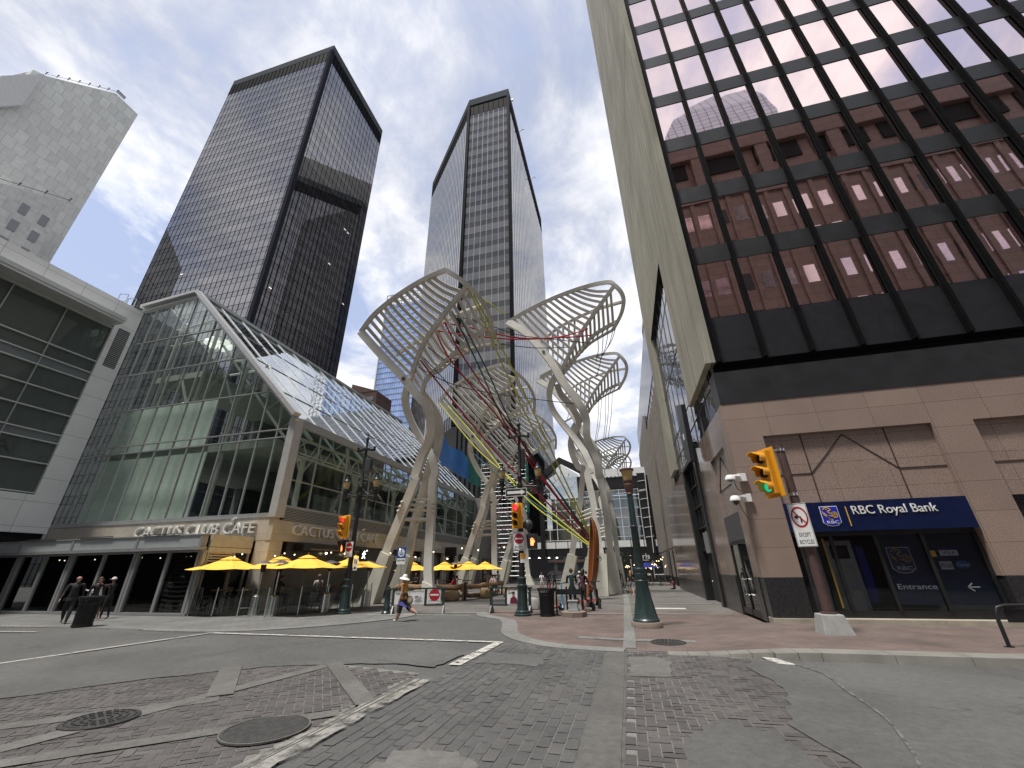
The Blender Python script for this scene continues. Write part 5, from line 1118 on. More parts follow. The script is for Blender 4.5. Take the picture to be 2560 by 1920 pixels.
# ================================================================ street furniture
GI = M['green_iron']; BK = M['black']
def scroll(mb, c, sx, r=.13, y=0, up=1, t=.018):
    P = [(c[0] + sx * r * (1 - .06 * i) * math.cos(a), c[1] + y, c[2] + up * r * (1 - .06 * i) * math.sin(a)) for i, a in ((i, .5 * i) for i in range(11))]
    mb.tube(P, t, 6)
def lantern(parent_name, label, x, y, z, group):
    o = thing(parent_name, label, 'lantern', (x, y, z), 0, group)
    MB().lathe([(.01, 0), (.035, .05), (.06, .28), (.095, .33), (.085, .38), (.11, .62), (.135, .66), (.12, .72), (.14, .76)], (x, y, z), 14).build('lantern_stem', BK, o, True)
    MB().lathe([(.10, .765), (.125, .85), (.165, 1.10), (.16, 1.12), (.001, 1.12)], (x, y, z), 14).build('lantern_glass', M['lamp_amber'], o, True)
    MB().lathe([(.185, 1.12), (.18, 1.155), (.10, 1.24), (.06, 1.28), (.075, 1.31), (.05, 1.36), (.05, 1.43), (.07, 1.45), (.001, 1.47)], (x, y, z), 14).build('lantern_cap', BK, o, True)
    return o
def signal_post(x, y, label, extra_box):
    o = thing('signal_post', label, 'signal post', (x, y, 0), 0, 'iron signal posts at the corners')
    MB().lathe([(.34, 0), (.34, .07), (.29, .1), (.30, .16), (.24, .2), (.215, .3), (.2, .8), (.195, 1.0), (.215, 1.03), (.215, 1.09), (.17, 1.12), (.165, 1.3), (.18, 1.32), (.18, 1.36), (.125, 1.4)], (x, y, 0), 16).build('post_base', GI, o, True)
    MB().lathe([(.12, 1.4), (.095, 4.2), (.085, 5.4), (.11, 5.44), (.11, 5.5), (.075, 5.55), (.065, 7.3), (.08, 7.34), (.08, 7.44), (.06, 7.48), (.06, 7.9), (.085, 7.95), (.07, 8.02), (.02, 8.1), (.035, 8.16), (.005, 8.3)], (x, y, 0), 14).build('post_shaft', BK, o, True)
    mb = MB(); mb.ribbon([(x - .47, y, 7.34), (x - .25, y, 7.36), (x, y, 7.44), (x + .25, y, 7.36), (x + .47, y, 7.34)], .1, .1, (0, -1, 0), 2)
    for s_ in (-1, 1): mb.box(x + s_ * .47 - .04, y - .05, 7.28, x + s_ * .47 + .04, y + .05, 7.52)
    mb.build('top_crossarm', BK, o)
    mb = MB(); mb.tube([(x - .8, y, 5.02), (x, y, 5.08), (x + .8, y, 5.02)], .04, 8)
    for s_ in (-1, 1):
        mb.tube([(x + s_ * .08, y, 5.5), (x + s_ * .2, y, 5.3), (x + s_ * .45, y, 5.14), (x + s_ * .62, y, 5.16)], .02, 6, sub=3); mb.tube([(x + s_ * .08, y, 4.5), (x + s_ * .25, y, 4.8), (x + s_ * .5, y, 4.98)], .02, 6, sub=3)
        scroll(mb, (x + s_ * .55, y, 5.2), s_, .09); scroll(mb, (x + s_ * .5, y, 4.9), s_, .08, 0, -1); scroll(mb, (x + s_ * .2, y, 4.36), -s_, .1, 0, -1); scroll(mb, (x + s_ * .18, y, 5.62), -s_, .09)
    mb.lathe([(.11, 4.95), (.13, 5.0), (.13, 5.14), (.11, 5.2)], (x, y, 0), 12); mb.build('lantern_arm', BK, o, True)
    if extra_box: MB().prism([(x + .12, y - .15, 6.15), (x + .40, y - .15, 6.3), (x + .44, y - .15, 6.85), (x + .12, y - .15, 6.9)], (0, .3, 0)).build('loudspeaker', M['alu_dark'], o, bevel=.02)
    else: MB().box(x + .08, y - .1, 5.85, x + .26, y + .1, 6.75).build('loudspeaker', BK, o, bevel=.02)
    return o
signal_post(-12.36, 17.7, 'dark green iron post with two lanterns beside the restaurant patio', True)
signal_post(-4.28, 17.8, 'dark green iron post with lanterns and an arrow sign in the street mouth', False)
for x, y, w_ in ((-12.36, 17.7, 'post beside the restaurant patio'), (-4.28, 17.8, 'post at the middle of the street mouth')):
    lantern('lantern', 'amber lantern on the left arm of the ' + w_, x - .84, y, 4.66, 'amber lanterns on the signal posts'); lantern('lantern', 'amber lantern on the right arm of the ' + w_, x + .84, y, 4.66, 'amber lanterns on the signal posts')
LRED = emit_mat('lit_red_lens', (1, .02, .04), 1.1); LGRN = emit_mat('lit_green_lens', (.0, .6, .3), .3); LOFF = mat('unlit_lens', (.03, .03, .03), .2)
def traffic_signal(label, loc, rz, lit, k=1.0):
    """local: lens face towards -y"""
    o = thing('traffic_signal', label, 'traffic signal', (0, 0, 0), 0, 'yellow traffic signals'); Y = M['yellow_sig']
    mb = MB(); mb.box(-.25 * k, .0, -.53 * k, .25 * k, .02, .53 * k); mb.build('backplate', Y, o, bevel=.008)
    MB().box(-.15 * k, -.16, -.47 * k, .15 * k, -.002, .47 * k).build('signal_housing', Y, o, bevel=.015)
    for i, z in enumerate((.31 * k, 0, -.31 * k)):
        MB().lathe([(.001, -.012), (.105 * k, -.012), (.105 * k, .0), (.001, .0)], (0, -.162, z), 20, 'y').build('signal_lens', (LRED if lit == 0 else LGRN) if i == lit else LOFF, o, True)
        mb = MB(); n = 14; V = []
        for j in range(n + 1):
            a = R(-35) + R(250) * j / n; c, s_ = math.cos(a), math.sin(a); ln = .26 * k if 20 < math.degrees(a) < 160 else .26 * k * .55
            for r_, yy in ((.135, -.16), (.135, -.16 - ln), (.118, -.16 - ln), (.118, -.16)): V.append((r_ * k * c, yy - (.0), z + r_ * k * s_))
        mb.add(V, [(j * 4 + q, j * 4 + (q + 1) % 4, j * 4 + 4 + (q + 1) % 4, j * 4 + 4 + q) for j in range(n) for q in range(4)])
        mb.build('signal_visor', [Y], o, True)
        MB().lathe([(.001, -.02), (.116 * k, -.02), (.116 * k, -.015), (.001, -.015)], (0, -.15, z), 18, 'y').build('visor_lining', M['black_matt'], o)
    o.location = loc; o.rotation_euler = (0, 0, rz); return o
traffic_signal('yellow traffic signal showing red on the post beside the restaurant patio', (-12.70, 17.42, 3.62), R(-14), 0, .98)
traffic_signal('yellow traffic signal showing red under the arrow sign', (-4.36, 17.5, 3.77), R(-6), 0, .98)
traffic_signal('yellow traffic signal showing green on the brown pole by the bank', (4.27, 13.2, 4.13), R(-62), 2, 1.32)
def sign_board(name, label, loc, rz, w_, h, m, cat='sign', group=None, r=.03):
    o = thing(name, label, cat, (0, 0, 0), 0, group); MB().box(-w_ / 2, -.008, -h / 2, w_ / 2, .008, h / 2).build('sign_panel', m, o, bevel=.004)
    PENDING.append((o, loc, rz)); return o
INK = mat('sign_black', (.012, .012, .012), .5, var=0); YI = -.0105
def disc(mb, c, r, y, seg=32): mb.lathe([(.001, -.0015), (r, -.0015), (r, .0015), (.001, .0015)], (c[0], y, c[1]), seg, 'y')
def border(o, w_, h, m, t=.012, inset=.015):
    mb = MB(); a, b = w_ / 2 - inset, h / 2 - inset
    for p, q in (((-a, -b), (a, -b)), ((-a, b), (a, b)), ((-a, -b), (-a, b)), ((a, -b), (a, b))): mb.bar((p[0], YI, p[1]), (q[0], YI, q[1]), t, .003, (0, 1, 0))
    mb.build('sign_border', m, o)
def no_entry(label, loc, rz, w_, h, lines, group='no entry signs'):
    o = sign_board('no_entry_sign', label, loc, rz, w_, h, M['white_sign'], group=group)
    c = (0, h * .14); r = w_ * .42; mb = MB(); disc(mb, c, r, YI); mb.build('red_disc', M['sign_red'], o)
    MB().box(-r * .78, YI - .004, c[1] - r * .14, r * .78, YI - .001, c[1] + r * .14).build('white_bar', M['white_sign'], o)
    for i, t in enumerate(lines): text_mesh('sign_lettering', t, INK, h * .115, .002, (-w_ * .40, YI, -h * .33 - i * h * .125), (1, 0, 0), (0, 0, 1), o, width=w_ * .8 * (len(t) / max(map(len, lines))) ** .3)
    for t in [c_ for c_ in o.children if c_.name.startswith('sign_lettering')]: pass
    border(o, w_, h, INK, .008); return o
no_entry('no entry sign except bicycles on the post beside the restaurant patio', (-12.42, 17.52, 2.62), R(-10), .47, .66, ['EXCEPT', 'BICYCLES'])
no_entry('no entry sign except bicycles on the post under the red signal at the street mouth', (-4.32, 17.6, 2.75), R(0), .5, .74, ['EXCEPT', 'BICYCLES'])
o = sign_board('arrow_sign', 'black one way sign with a white arrow pointing right', (-4.42, 17.62, 4.77), 0, .98, .35, INK); border(o, .98, .35, M['white_sign'], .018)
MB().prism([(-.40, YI, -.06), (.22, YI, -.06), (.22, YI, -.12), (.42, YI, 0), (.22, YI, .12), (.22, YI, .06), (-.40, YI, .06)], (0, -.003, 0)).build('white_arrow', M['white_sign'], o)
o = sign_board('small_sign', 'small yellow and white notice low on the post under the no entry sign', (-4.16, 17.58, 2.1), 0, .24, .36, M['white_sign']); MB().box(-.11, YI - .002, -.03, .11, YI, .17).build('yellow_field', M['yellow_sig'], o)
o = sign_board('no_stopping_sign', 'small white no stopping sign on the post beside the restaurant patio', (-12.02, 17.6, 1.98), 0, .2, .5, M['white_sign']); mb = MB(); disc(mb, (0, .12), .08, YI); mb.build('black_ring', INK, o); mb = MB(); disc(mb, (0, .12), .055, YI - .003); mb.build('ring_field', M['white_sign'], o); MB().bar((-.05, YI - .006, .17), (.05, YI - .006, .07), .02, .002, (0, 1, 0)).box(-.05, YI - .002, -.2, .05, YI, -.1).build('black_mark', INK, o)
def ped_signal(label, loc, rz, hand):
    o = thing('pedestrian_signal', label, 'pedestrian signal', (0, 0, 0), 0, 'pedestrian signals'); MB().box(-.2, -.12, -.28, .2, .12, .28).build('signal_housing', BK, o, bevel=.02)
    mb = MB(); mb.prism([(-.23, -.12, .30), (.23, -.12, .30), (.23, .1, .30), (-.23, .1, .30)], (0, 0, .02)); mb.prism([(-.21, -.12, .3), (-.21, -.3, .3), (-.21, -.12, -.2)], (.015, 0, 0)); mb.prism([(.195, -.12, .3), (.195, -.3, .3), (.195, -.12, -.2)], (.015, 0, 0)); mb.build('signal_hood', BK, o)
    mb = MB(); y = -.124; mt = emit_mat('hand_light', (1, .22, .06), 1.2) if hand else emit_mat('walker_light', (.95, 1, 1), 2)
    if hand:
        mb.prism([(-.06, y, -.15), (.05, y, -.15), (.075, y, -.02), (.07, y, .04), (-.07, y, .04), (-.075, y, -.05)], (0, -.004, 0))
        for i, hh in enumerate((.12, .15, .145, .11)): x = -.06 + i * .04; mb.box(x - .014, y - .004, .03, x + .014, y, hh)
        mb.bar((.07, y - .002, -.04), (.11, y - .002, .04), .025, .004, (0, 1, 0))
    else:
        disc(mb, (.01, .14), .028, y); mb.bar((0, y, .1), (-.01, y, -.02), .05, .004, (0, 1, 0))
        for p, q in (((-.01, -.02), (-.07, -.15)), ((-.01, -.02), (.06, -.15)), ((0, .09), (-.07, .02)), ((0, .09), (.07, .03))): mb.bar((p[0], y, p[1]), (q[0], y, q[1]), .025, .004, (0, 1, 0))
    mb.build('lit_symbol', mt, o); o.location = loc; o.rotation_euler = (0, 0, rz); return o
ped_signal('pedestrian signal lit with an orange hand beside the middle post', (-3.78, 17.75, 2.72), R(6), True)
ped_signal('pedestrian signal with a red hand on the left side of the patio post', (-12.95, 17.9, 2.72), R(-30), True)
ped_signal('pedestrian signal with a white walking figure right of the patio post', (-11.9, 18.0, 2.38), R(30), False)
tag(MB().ball((-3.98, 17.85, 3.42), .22, 14).box(-4.2, 17.8, 3.28, -3.95, 17.9, 3.36).build('signal_horn', M['alu_dark'], None, True, base=(-4, 17.8, 3.4)), 'round dark signal horn behind the red signal on the middle post', 'horn')
# right hand brown pole on a concrete block
o = thing('brown_pole', 'rusty brown steel pole on a tapered concrete block in front of the bank', 'pole', (4.75, 13.3, .11))
MB().add([(4.42, 12.98, .1), (5.1, 12.98, .1), (5.1, 13.62, .1), (4.42, 13.62, .1), (4.5, 13.06, .56), (4.98, 13.06, .56), (4.98, 13.54, .56), (4.5, 13.54, .56)], [(0, 3, 2, 1), (4, 5, 6, 7), (0, 1, 5, 4), (1, 2, 6, 5), (2, 3, 7, 6), (3, 0, 4, 7)]).build('concrete_foot', M['concrete'], o, bevel=.025)
MB().lathe([(.18, .565), (.18, .6), (.118, .605), (.108, 4.93), (.001, 4.95)], (4.75, 13.3, 0), 16).build('pole_shaft', M['rust'], o, True)
mb = MB()
for z in (3.5, 4.78): mb.tube([(4.75, 13.28, z), (4.3, 13.24, z)], .025, 8); mb.lathe([(.125, z - .04), (.125, z + .04)], (4.75, 13.3, 0), 14)
mb.build('signal_bracket', M['steel'], o, True)
o = sign_board('no_turn_sign', 'white no turn sign with a red ring, except bicycles, on the brown pole', (4.68, 13.14, 2.68), R(-22), .44, 1.12, M['white_sign']); border(o, .44, 1.12, INK, .008)
mb = MB(); n = 40
mb.add([(rr * math.cos(2 * math.pi * i / n) * .19, YI - .002, .2 + rr * math.sin(2 * math.pi * i / n) * .27) for i in range(n) for rr in (1, .82)], [(2 * i, (2 * i + 2) % (2 * n), (2 * i + 3) % (2 * n), 2 * i + 1) for i in range(n)]); mb.bar((-.125, YI - .004, .37), (.125, YI - .004, .03), .03, .002, (0, 1, 0)); mb.build('red_ring', M['sign_red'], o)
mb = MB(); mb.bar((.02, YI - .001, .05), (.02, YI - .001, .2), .035, .002, (0, 1, 0)); mb.bar((.03, YI - .001, .2), (-.06, YI - .001, .2), .035, .002, (0, 1, 0)); mb.prism([(-.13, YI, .2), (-.05, YI, .27), (-.05, YI, .13)], (0, -.002, 0)); mb.build('black_arrow', INK, o)
text_mesh('sign_lettering', 'EXCEPT', INK, .14, .002, (-.13, YI, -.3), (1, 0, 0), (0, 0, 1), o, width=.26); text_mesh('sign_lettering', 'BICYCLES', INK, .14, .002, (-.16, YI, -.48), (1, 0, 0), (0, 0, 1), o, width=.32)
# lamp post with a bell base
LX, LY = .34, 15.04
o = thing('lamp_post', 'single dark green lamp post with a flared bell base and amber glass top', 'lamp post', (LX, LY, 0))
MB().lathe([(.47, 0), (.47, .13), (.45, .16), (.001, .16)], (LX, LY, 0), 28).build('stone_footing', mat('footing_stone', (.2, .16, .13), .85, bump=.3, bs=40), o, True)
MB().lathe([(.41, .161), (.41, .2), (.38, .23), (.36, .26), (.25, .8), (.195, 1.2), (.20, 1.22), (.20, 1.3), (.17, 1.33), (.185, 1.36), (.185, 1.5), (.17, 1.53), (.19, 1.56), (.19, 1.64), (.17, 1.68)], (LX, LY, 0), 12).build('bell_base', GI, o, True, ang=25)
MB().lathe([(.14, 1.68), (.115, 2.9), (.13, 2.92), (.13, 2.96), (.11, 2.98), (.095, 4.0)], (LX, LY, 0), 12).build('post_shaft', GI, o, True)
MB().lathe([(.095, 4.0), (.12, 4.03), (.10, 4.08), (.135, 4.16), (.165, 4.32), (.17, 4.36), (.15, 4.4), (.18, 4.45), (.18, 4.5), (.15, 4.52)], (LX, LY, 0), 16).build('copper_fitter', mat('copper_paint', (.13, .07, .055), .5, .3), o, True)
MB().lathe([(.15, 4.521), (.17, 4.62), (.2, 4.78), (.215, 4.83), (.001, 4.83)], (LX, LY, 0), 16).build('lantern_glass', M['lamp_amber'], o, True)
MB().lathe([(.225, 4.831), (.25, 4.85), (.25, 4.9), (.2, 4.92), (.001, 4.93)], (LX, LY, 0), 16).build('lantern_rim', bpy.data.materials['copper_paint'], o, True)
MB().tube([(LX - .45, LY, 4.05), (LX + .55, LY, 4.12)], .02, 6).build('ladder_bar', M['alu_dark'], o, True)
# bins
def bin_(label, loc, k=1):
    o = thing('litter_bin', label, 'litter bin', (0, 0, 0), 0, 'black slatted litter bins'); mb = MB(); n = 30
    for i in range(n):
        a = 2 * math.pi * i / n; c, s_ = math.cos(a), math.sin(a); mb.ribbon([(.27 * c, .27 * s_, .04), (.29 * c, .29 * s_, .6), (.30 * c, .30 * s_, .78), (.36 * c, .36 * s_, .97)], .035, .012, (c, s_, 0), 2)
    mb.build('steel_slats', BK, o); mb = MB()
    for r_, z in ((.285, .06), (.305, .74), (.36, .96)): mb.lathe([(r_, z - .03), (r_ + .012, z - .03), (r_ + .012, z + .03), (r_, z + .03)], (0, 0, 0), 30)
    mb.build('steel_band', BK, o, True); MB().lathe([(.25, .03), (.275, .8), (.001, .8)], (0, 0, 0), 24).build('bin_liner', M['black_matt'], o, True)
    MB().lathe([(.22, 0), (.22, .04), (.001, .04)], (0, 0, 0), 20).build('bin_foot', BK, o, True)
    o.location = loc; return o
b1 = bin_('black slatted litter bin between the signal post and the scooters', (-3.28, 17.75, 0)); dup(b1, (-19.4, 12.35, 0), label='black slatted litter bin on the left pavement by the walking man')
o = thing('bike_rack', 'black hoop bike rack on the right pavement near the kerb', 'bike rack', (7.6, 11.85, .12)); MB().tube([(7.22, 11.8, .1), (7.24, 11.8, .7), (7.3, 11.8, .83), (7.45, 11.8, .87), (8.1, 11.85, .87), (8.25, 11.86, .82), (8.3, 11.86, .7), (8.3, 11.86, .1)], .035, 10).build('hoop', BK, o, True); MB().box(7.42, 11.82, .56, 7.95, 11.85, .8).build('rack_plate', BK, o); MB().lathe([(.08, .12), (.08, .14), (.001, .14)], (7.22, 11.8, 0), 12).build('foot_plate', BK, o)
# security cameras on the bank corner
def seccam(label, z, k):
    o = thing('security_camera', label, 'security camera', (4.0, 15.36, z), 0, 'security cameras on the bank corner'); W_ = M['white']
    MB().box(3.95, 15.28, z - .13, 4.22, 15.34, z + .13).build('mount_plate', W_, o, bevel=.01); MB().tube([(4.0, 15.28, z + .02), (3.85, 15.12, z + .02), (3.68, 15.08, z + .0)], .06, 10, .05).build('camera_arm', W_, o, True)
    MB().lathe([(.001, .06), (.1, .05), (.16, -.03), (.165, -.1), (.15, -.12)], (3.66, 15.06, z), 16).build('camera_body', W_, o, True); MB().lathe([(.001, -.23 * k), (.07, -.2 * k), (.105, -.12), (.001, -.115)], (3.66, 15.06, z), 14).build('camera_dome', mat('dome%d' % int(z * 10), (.05, .045, .045), .1, var=0), o, True)
    MB().tube([(3.8, 15.2, z - .05), (3.82, 15.2, z - .35), (3.98, 15.3, z - .6 * k)], .012, 5, sub=3).build('cable', BK, o, True)
seccam('upper white dome camera on the bank corner', 4.42, .75); seccam('lower white dome camera on the bank corner', 3.74, 1.1)
# projecting blade sign
o = thing('blade_sign', 'tall black projecting sign blade on the mirrored wall of the bank', 'sign', (3.6, 21.3, 6.4)); MB().prism([(3.5, 20.7, 6.3), (3.5, 20.4, 9.1), (3.5, 21.9, 9.6), (3.5, 22.0, 6.7), (3.5, 21.6, 6.4)], (.22, 0, 0)).build('sign_blade', BK, o); MB().box(3.7, 20.9, 7.0, 4.05, 21.1, 7.2).build('sign_bracket', BK, o); MB().box(3.47, 21.2, 7.5, 3.5, 21.4, 7.8).build('sign_spot', M['white_sign'], o)
# barriers
def barrier(label, p, q, sections, panel_order):
    o = thing('street_barrier', label, 'barrier', ((p[0] + q[0]) / 2, (p[1] + q[1]) / 2, 0), 0, 'dark green street barriers'); P, Q = Vector((*p, 0)), Vector((*q, 0)); d = (Q - P); L_ = d.length; d.normalize(); n = Vector((d.y, -d.x, 0)); Z = Vector((0, 0, 1))
    def bx(a, b, z0, z1, t, m, name, off=0): 
        A, B = P + d * a + n * off, P + d * b + n * off; return MB().prism([A + Z * z0 - n * t / 2, B + Z * z0 - n * t / 2, B + Z * z1 - n * t / 2, A + Z * z1 - n * t / 2], n * t).build(name, m, o)
    bx(-.06, L_ + .06, .93, .99, .12, GI, 'top_rail')
    for a in sections: bx(a - .05, a + .05, .28, .925, .08, GI, 'upright')
    for a, b, kind in panel_order:
        if kind == 'poster':
            bx(a, b, .36, .88, .012, M['white_sign'], 'poster_panel', .03)
            c = a + (b - a) * .3; F = lambda s_, z: P + d * (c + s_) + Z * z + n * .045
            MB().prism([F(-.16, .37), F(.17, .37), F(.15, .56), F(.06, .63), F(-.05, .63), F(-.14, .55)], n * .004).build('poster_figure', mat('maroon_print', (.12, .008, .03), .6), o)
            MB().prism([F(-.05, .63), F(.05, .63), F(.06, .74), F(-.05, .75)], n * .004).build('poster_face', mat('skin_print', (.35, .2, .14), .6), o); MB().prism([F(-.065, .73), F(.065, .74), F(.05, .82), F(-.05, .82)], n * .006).build('poster_hair', INK, o)
            mb = MB()
            for k in range(7): s_ = b - a - .3 - c + a - random.random() * .34 + .2; z = .42 + random.random() * .4; mb.prism([F(s_, z), F(s_ + .13, z + .03), F(s_ + .1, z + .09), F(s_ - .05, z + .05)], n * .003)
            mb.build('poster_shapes', mat('grey_print', (.42, .43, .45), .6), o)
            text_mesh('poster_lettering', 'Sait', INK, .13, .003, P + d * (a + .05) + Z * .74 + n * .042, d, (0, 0, 1), o)
        elif kind == 'frame':
            bx(a, b, .28, .34, .06, GI, 'bottom_rail'); bx(a, b, .60, .62, .03, GI, 'mid_rail')
        elif kind == 'sign':
            bx(a, b, .28, .34, .06, GI, 'bottom_rail')
    for a in (sections[0], sections[-1]): MB().prism([P + d * a - n * .28, P + d * a + n * .28, P + d * a + n * .06 + Z * .3, P + d * a - n * .06 + Z * .3], d * .05).build('foot', GI, o)
    return o, d, n
o, d, n = barrier('dark green barrier with a poster and no entry panel behind the crossing woman', (-10.25, 18.0), (-8.0, 18.62), [.08, 1.5, 2.28], [(.14, 1.44, 'poster'), (1.55, 2.22, 'sign')])
ang = math.atan2(d.y, d.x); c = Vector((-10.25, 18.0, 0)) + d * 1.89 + n * .05
no_entry('no entry panel hung in the dark green barrier', (c.x, c.y, .63), ang, .56, .54, ['EXCEPT BICYCLES'])
barrier('dark green barrier with an open frame and a poster left of the middle signal post', (-5.95, 18.75), (-4.1, 18.6), [.06, .75, 1.8], [(.1, .72, 'frame'), (.8, 1.78, 'poster')])
o = thing('bollard', 'dark green iron bollard at the left end of the first barrier', 'bollard', (-10.4, 17.92, 0)); MB().lathe([(.2, 0), (.2, .05), (.14, .12), (.14, .3), (.12, .33), (.115, .9), (.13, .92), (.13, .97), (.07, 1.0), (.075, 1.05), (.001, 1.1)], (-10.4, 17.92, 0), 12).build('bollard_shaft', GI, o, True)
o = thing('parking_sign', 'blue and white shared path sign on a thin post by the leg casing', 'sign', (-10.2, 18.45, 0)); MB().tube([(-10.2, 18.47, 0), (-10.2, 18.47, 2.66)], .025, 8).build('sign_post', M['alu'], o, True); MB().box(-10.42, 18.42, 2.22, -9.98, 18.44, 2.68).build('blue_panel', M['sign_blue'], o); MB().box(-10.42, 18.42, 1.96, -9.98, 18.44, 2.215).build('white_panel', M['white_sign'], o)
mb = MB(); disc(mb, (-10.2, 2.45), .17, 18.415); mb.build('white_disc', M['white_sign'], o); mb = MB(); mb.box(-10.36, 18.407, 2.44, -10.04, 18.41, 2.455); disc(mb, (-10.2, 2.56), .03, 18.41); mb.bar((-10.2, 18.41, 2.54), (-10.2, 18.41, 2.47), .03, .003, (0, 1, 0)); mb.box(-10.28, 18.407, 2.36, -10.12, 18.411, 2.4); mb.build('symbol', M['sign_blue'], o); text_mesh('sign_lettering', '06:00-18:00', INK, .09, .003, (-10.39, 18.413, 2.1), (1, 0, 0), (0, 0, 1), o, width=.38)
# plinth, grey box, black rail, pale block
tag(MB().lathe([(.5, 0), (.5, .17), (.47, .19), (.001, .19)], (-2.25, 17.75, 0), 8).build('low_plinth', bpy.data.materials['footing_stone'], None, True, base=(-2.25, 17.75, 0)), 'low brown octagonal stone plinth with a grey box on it', 'plinth')
tag(MB().box(-2.45, 17.6, .195, -2.05, 17.9, .25).box(-2.42, 17.62, .25, -2.08, 17.88, .52).box(-2.45, 17.6, .52, -2.05, 17.9, .56).build('meter_box', mat('box_grey', (.32, .33, .33), .5), None, base=(-2.25, 17.75, .19), bevel=.008), 'small pale grey box standing on the octagonal plinth', 'box')
o = thing('black_rail', 'black tubular rail frame in front of the parked scooters', 'rail', (-2.6, 18.6, 0)); mb = MB()
for x, y in ((-3.0, 18.4), (-2.62, 18.75), (-2.25, 18.5), (-1.95, 18.3)): mb.tube([(x, y, 0), (x, y, 1.0)], .035, 8)
mb.build('rail_post', BK, o, True); MB().prism([(-3.0, 18.38, .72), (-1.95, 18.28, .72), (-1.95, 18.28, .92), (-3.0, 18.38, .92)], (0, .03, 0)).build('rail_board', BK, o)
tag(MB().lathe([(.3, 0), (.33, .04), (.31, .3), (.24, .44), (.08, .48), (.001, .48)], (-4.5, 20.6, 0), 9, sx=1.25).build('concrete_block', M['concrete'], None, True, base=(-4.5, 20.6, 0)), 'squat pale concrete block between the middle post and the litter bin', 'block')
# scooters
def scooter(label, loc, rz, body, deck):
    o = thing('kick_scooter', label, 'scooter', (0, 0, 0), 0, 'rental scooters parked in a cluster'); mb = MB(); mb.ribbon([(-.5, 0, .16), (.22, 0, .14), (.36, 0, .2), (.42, 0, .34)], .16, .05, (0, 0, 1), 3); mb.build('deck', deck, o)
    MB().tube([(.42, 0, .26), (.30, 0, 1.1)], .032, 8).build('steering_stem', body, o, True); MB().box(.33, -.05, .42, .42, .05, .8).build('battery_case', body, o, bevel=.01)
    MB().tube([(.29, -.25, 1.12), (.30, 0, 1.1), (.29, .25, 1.12)], .018, 7).build('handlebar', BK, o, True)
    for x, nm in ((.52, 'front'), (-.56, 'rear')):
        wl_ = MB().lathe([(.085, -.03), (.13, -.03), (.14, 0), (.13, .03), (.085, .03)], (x, 0, .14), 18, 'y').build('wheel', BK, o, True); mb = MB(); mb.lathe([(.001, -.02), (.03, -.02), (.03, .02), (.001, .02)], (x, 0, .14), 10, 'y')
        for k in range(5): a = 2 * math.pi * k / 5; mb.bar((x, 0, .14), (x + .1 * math.cos(a), 0, .14 + .1 * math.sin(a)), .018, .015, (0, 1, 0))
        r = mb.build('wheel_hub', M['alu_dark'], o); r.parent = wl_
    mb = MB(); mb.ribbon([(-.72, 0, .2), (-.6, 0, .31), (-.48, 0, .27)], .07, .015, (0, 0, 1), 3); mb.ribbon([(.38, 0, .3), (.52, 0, .31), (.66, 0, .2)], .07, .015, (0, 0, 1), 3); mb.build('mudguard', body, o)
    o.location = loc; o.rotation_euler = (0, 0, rz); return o
SR = mat('scooter_red', (.5, .03, .02), .35, coat=.3); SB = mat('scooter_blue', (.13, .4, .6), .35, coat=.3); SWh = mat('scooter_white', (.6, .6, .6), .35)
scooter('red scooter with a white label at the left of the parked cluster', (-3.35, 19.75, 0), R(-110), SR, SR); scooter('pale blue scooter in the parked cluster behind the black rail', (-2.95, 19.55, 0), R(-80), SB, M['alu_dark'])
scooter('white stemmed scooter behind the black rail', (-2.55, 20.0, 0), R(-100), SWh, BK); scooter('dark scooter by the couple', (-1.95, 20.6, 0), R(-60), BK, BK); scooter('red scooter with a tilted stem right of the couple', (-2.0, 22.2, 0), R(-75), SR, SR); scooter('red decked scooter in front of the upright canoe', (-2.2, 23.6, 0), R(0), M['alu_dark'], SR)
scooter('black scooter second from the right in the cluster', (-1.75, 21.5, 0), R(-60), BK, BK)
# upright canoe
o = thing('wooden_canoe', 'varnished wooden canoe standing upright and leaning beside the white steel leg', 'canoe', (-2.35, 26.8, 0)); V = []; F = []; ns, nc = 26, 12; H_ = 4.55
axis = Vector((.62, .25, H_)).normalized(); B0 = Vector((-2.4, 26.7, .12)); face = Vector((-.82, -.45, 0)).normalized(); side = axis.cross(face).normalized(); face = side.cross(axis).normalized()
for inner in (0, 1):
    for i in range(ns + 1):
        t = i / ns; wdt = (.31 * (1 - abs(2 * t - 1) ** 2.4) ** .8 + .03) - inner * .02; dp_ = (.42 * (1 - abs(2 * t - 1) ** 3) ** .7 + .06) - inner * .025; rock = .16 * abs(2 * t - 1) ** 2.5
        for j in range(nc + 1): a = math.pi * j / nc - math.pi / 2; V.append(B0 + axis * (H_ * (t * .985 + .0075 * inner)) + side * wdt * math.sin(a) - face * (dp_ * math.cos(a) ** .8 - rock if math.cos(a) > 0 else -rock))
m0 = (ns + 1) * (nc + 1)
for i in range(ns):
    for j in range(nc): a = i * (nc + 1) + j; F += [(a, a + 1, a + nc + 2, a + nc + 1), (m0 + a, m0 + a + nc + 1, m0 + a + nc + 2, m0 + a + 1)]
for i in range(ns):
    for j in (0, nc): a = i * (nc + 1) + j; F.append((a, a + nc + 1, m0 + a + nc + 1, m0 + a))
MB().add(V, F).build('hull', M['boat'], o, True)
for j in (0, nc):
    MB().tube([V[i * (nc + 1) + j] for i in range(ns + 1)], .025, 6).build('gunwale', M['boat'], o, True)
mb = MB()
for i in range(4, ns - 3): mb.ball(V[i * (nc + 1)] + face * .02, .02, 6)
mb.build('lacing', M['white'], o)
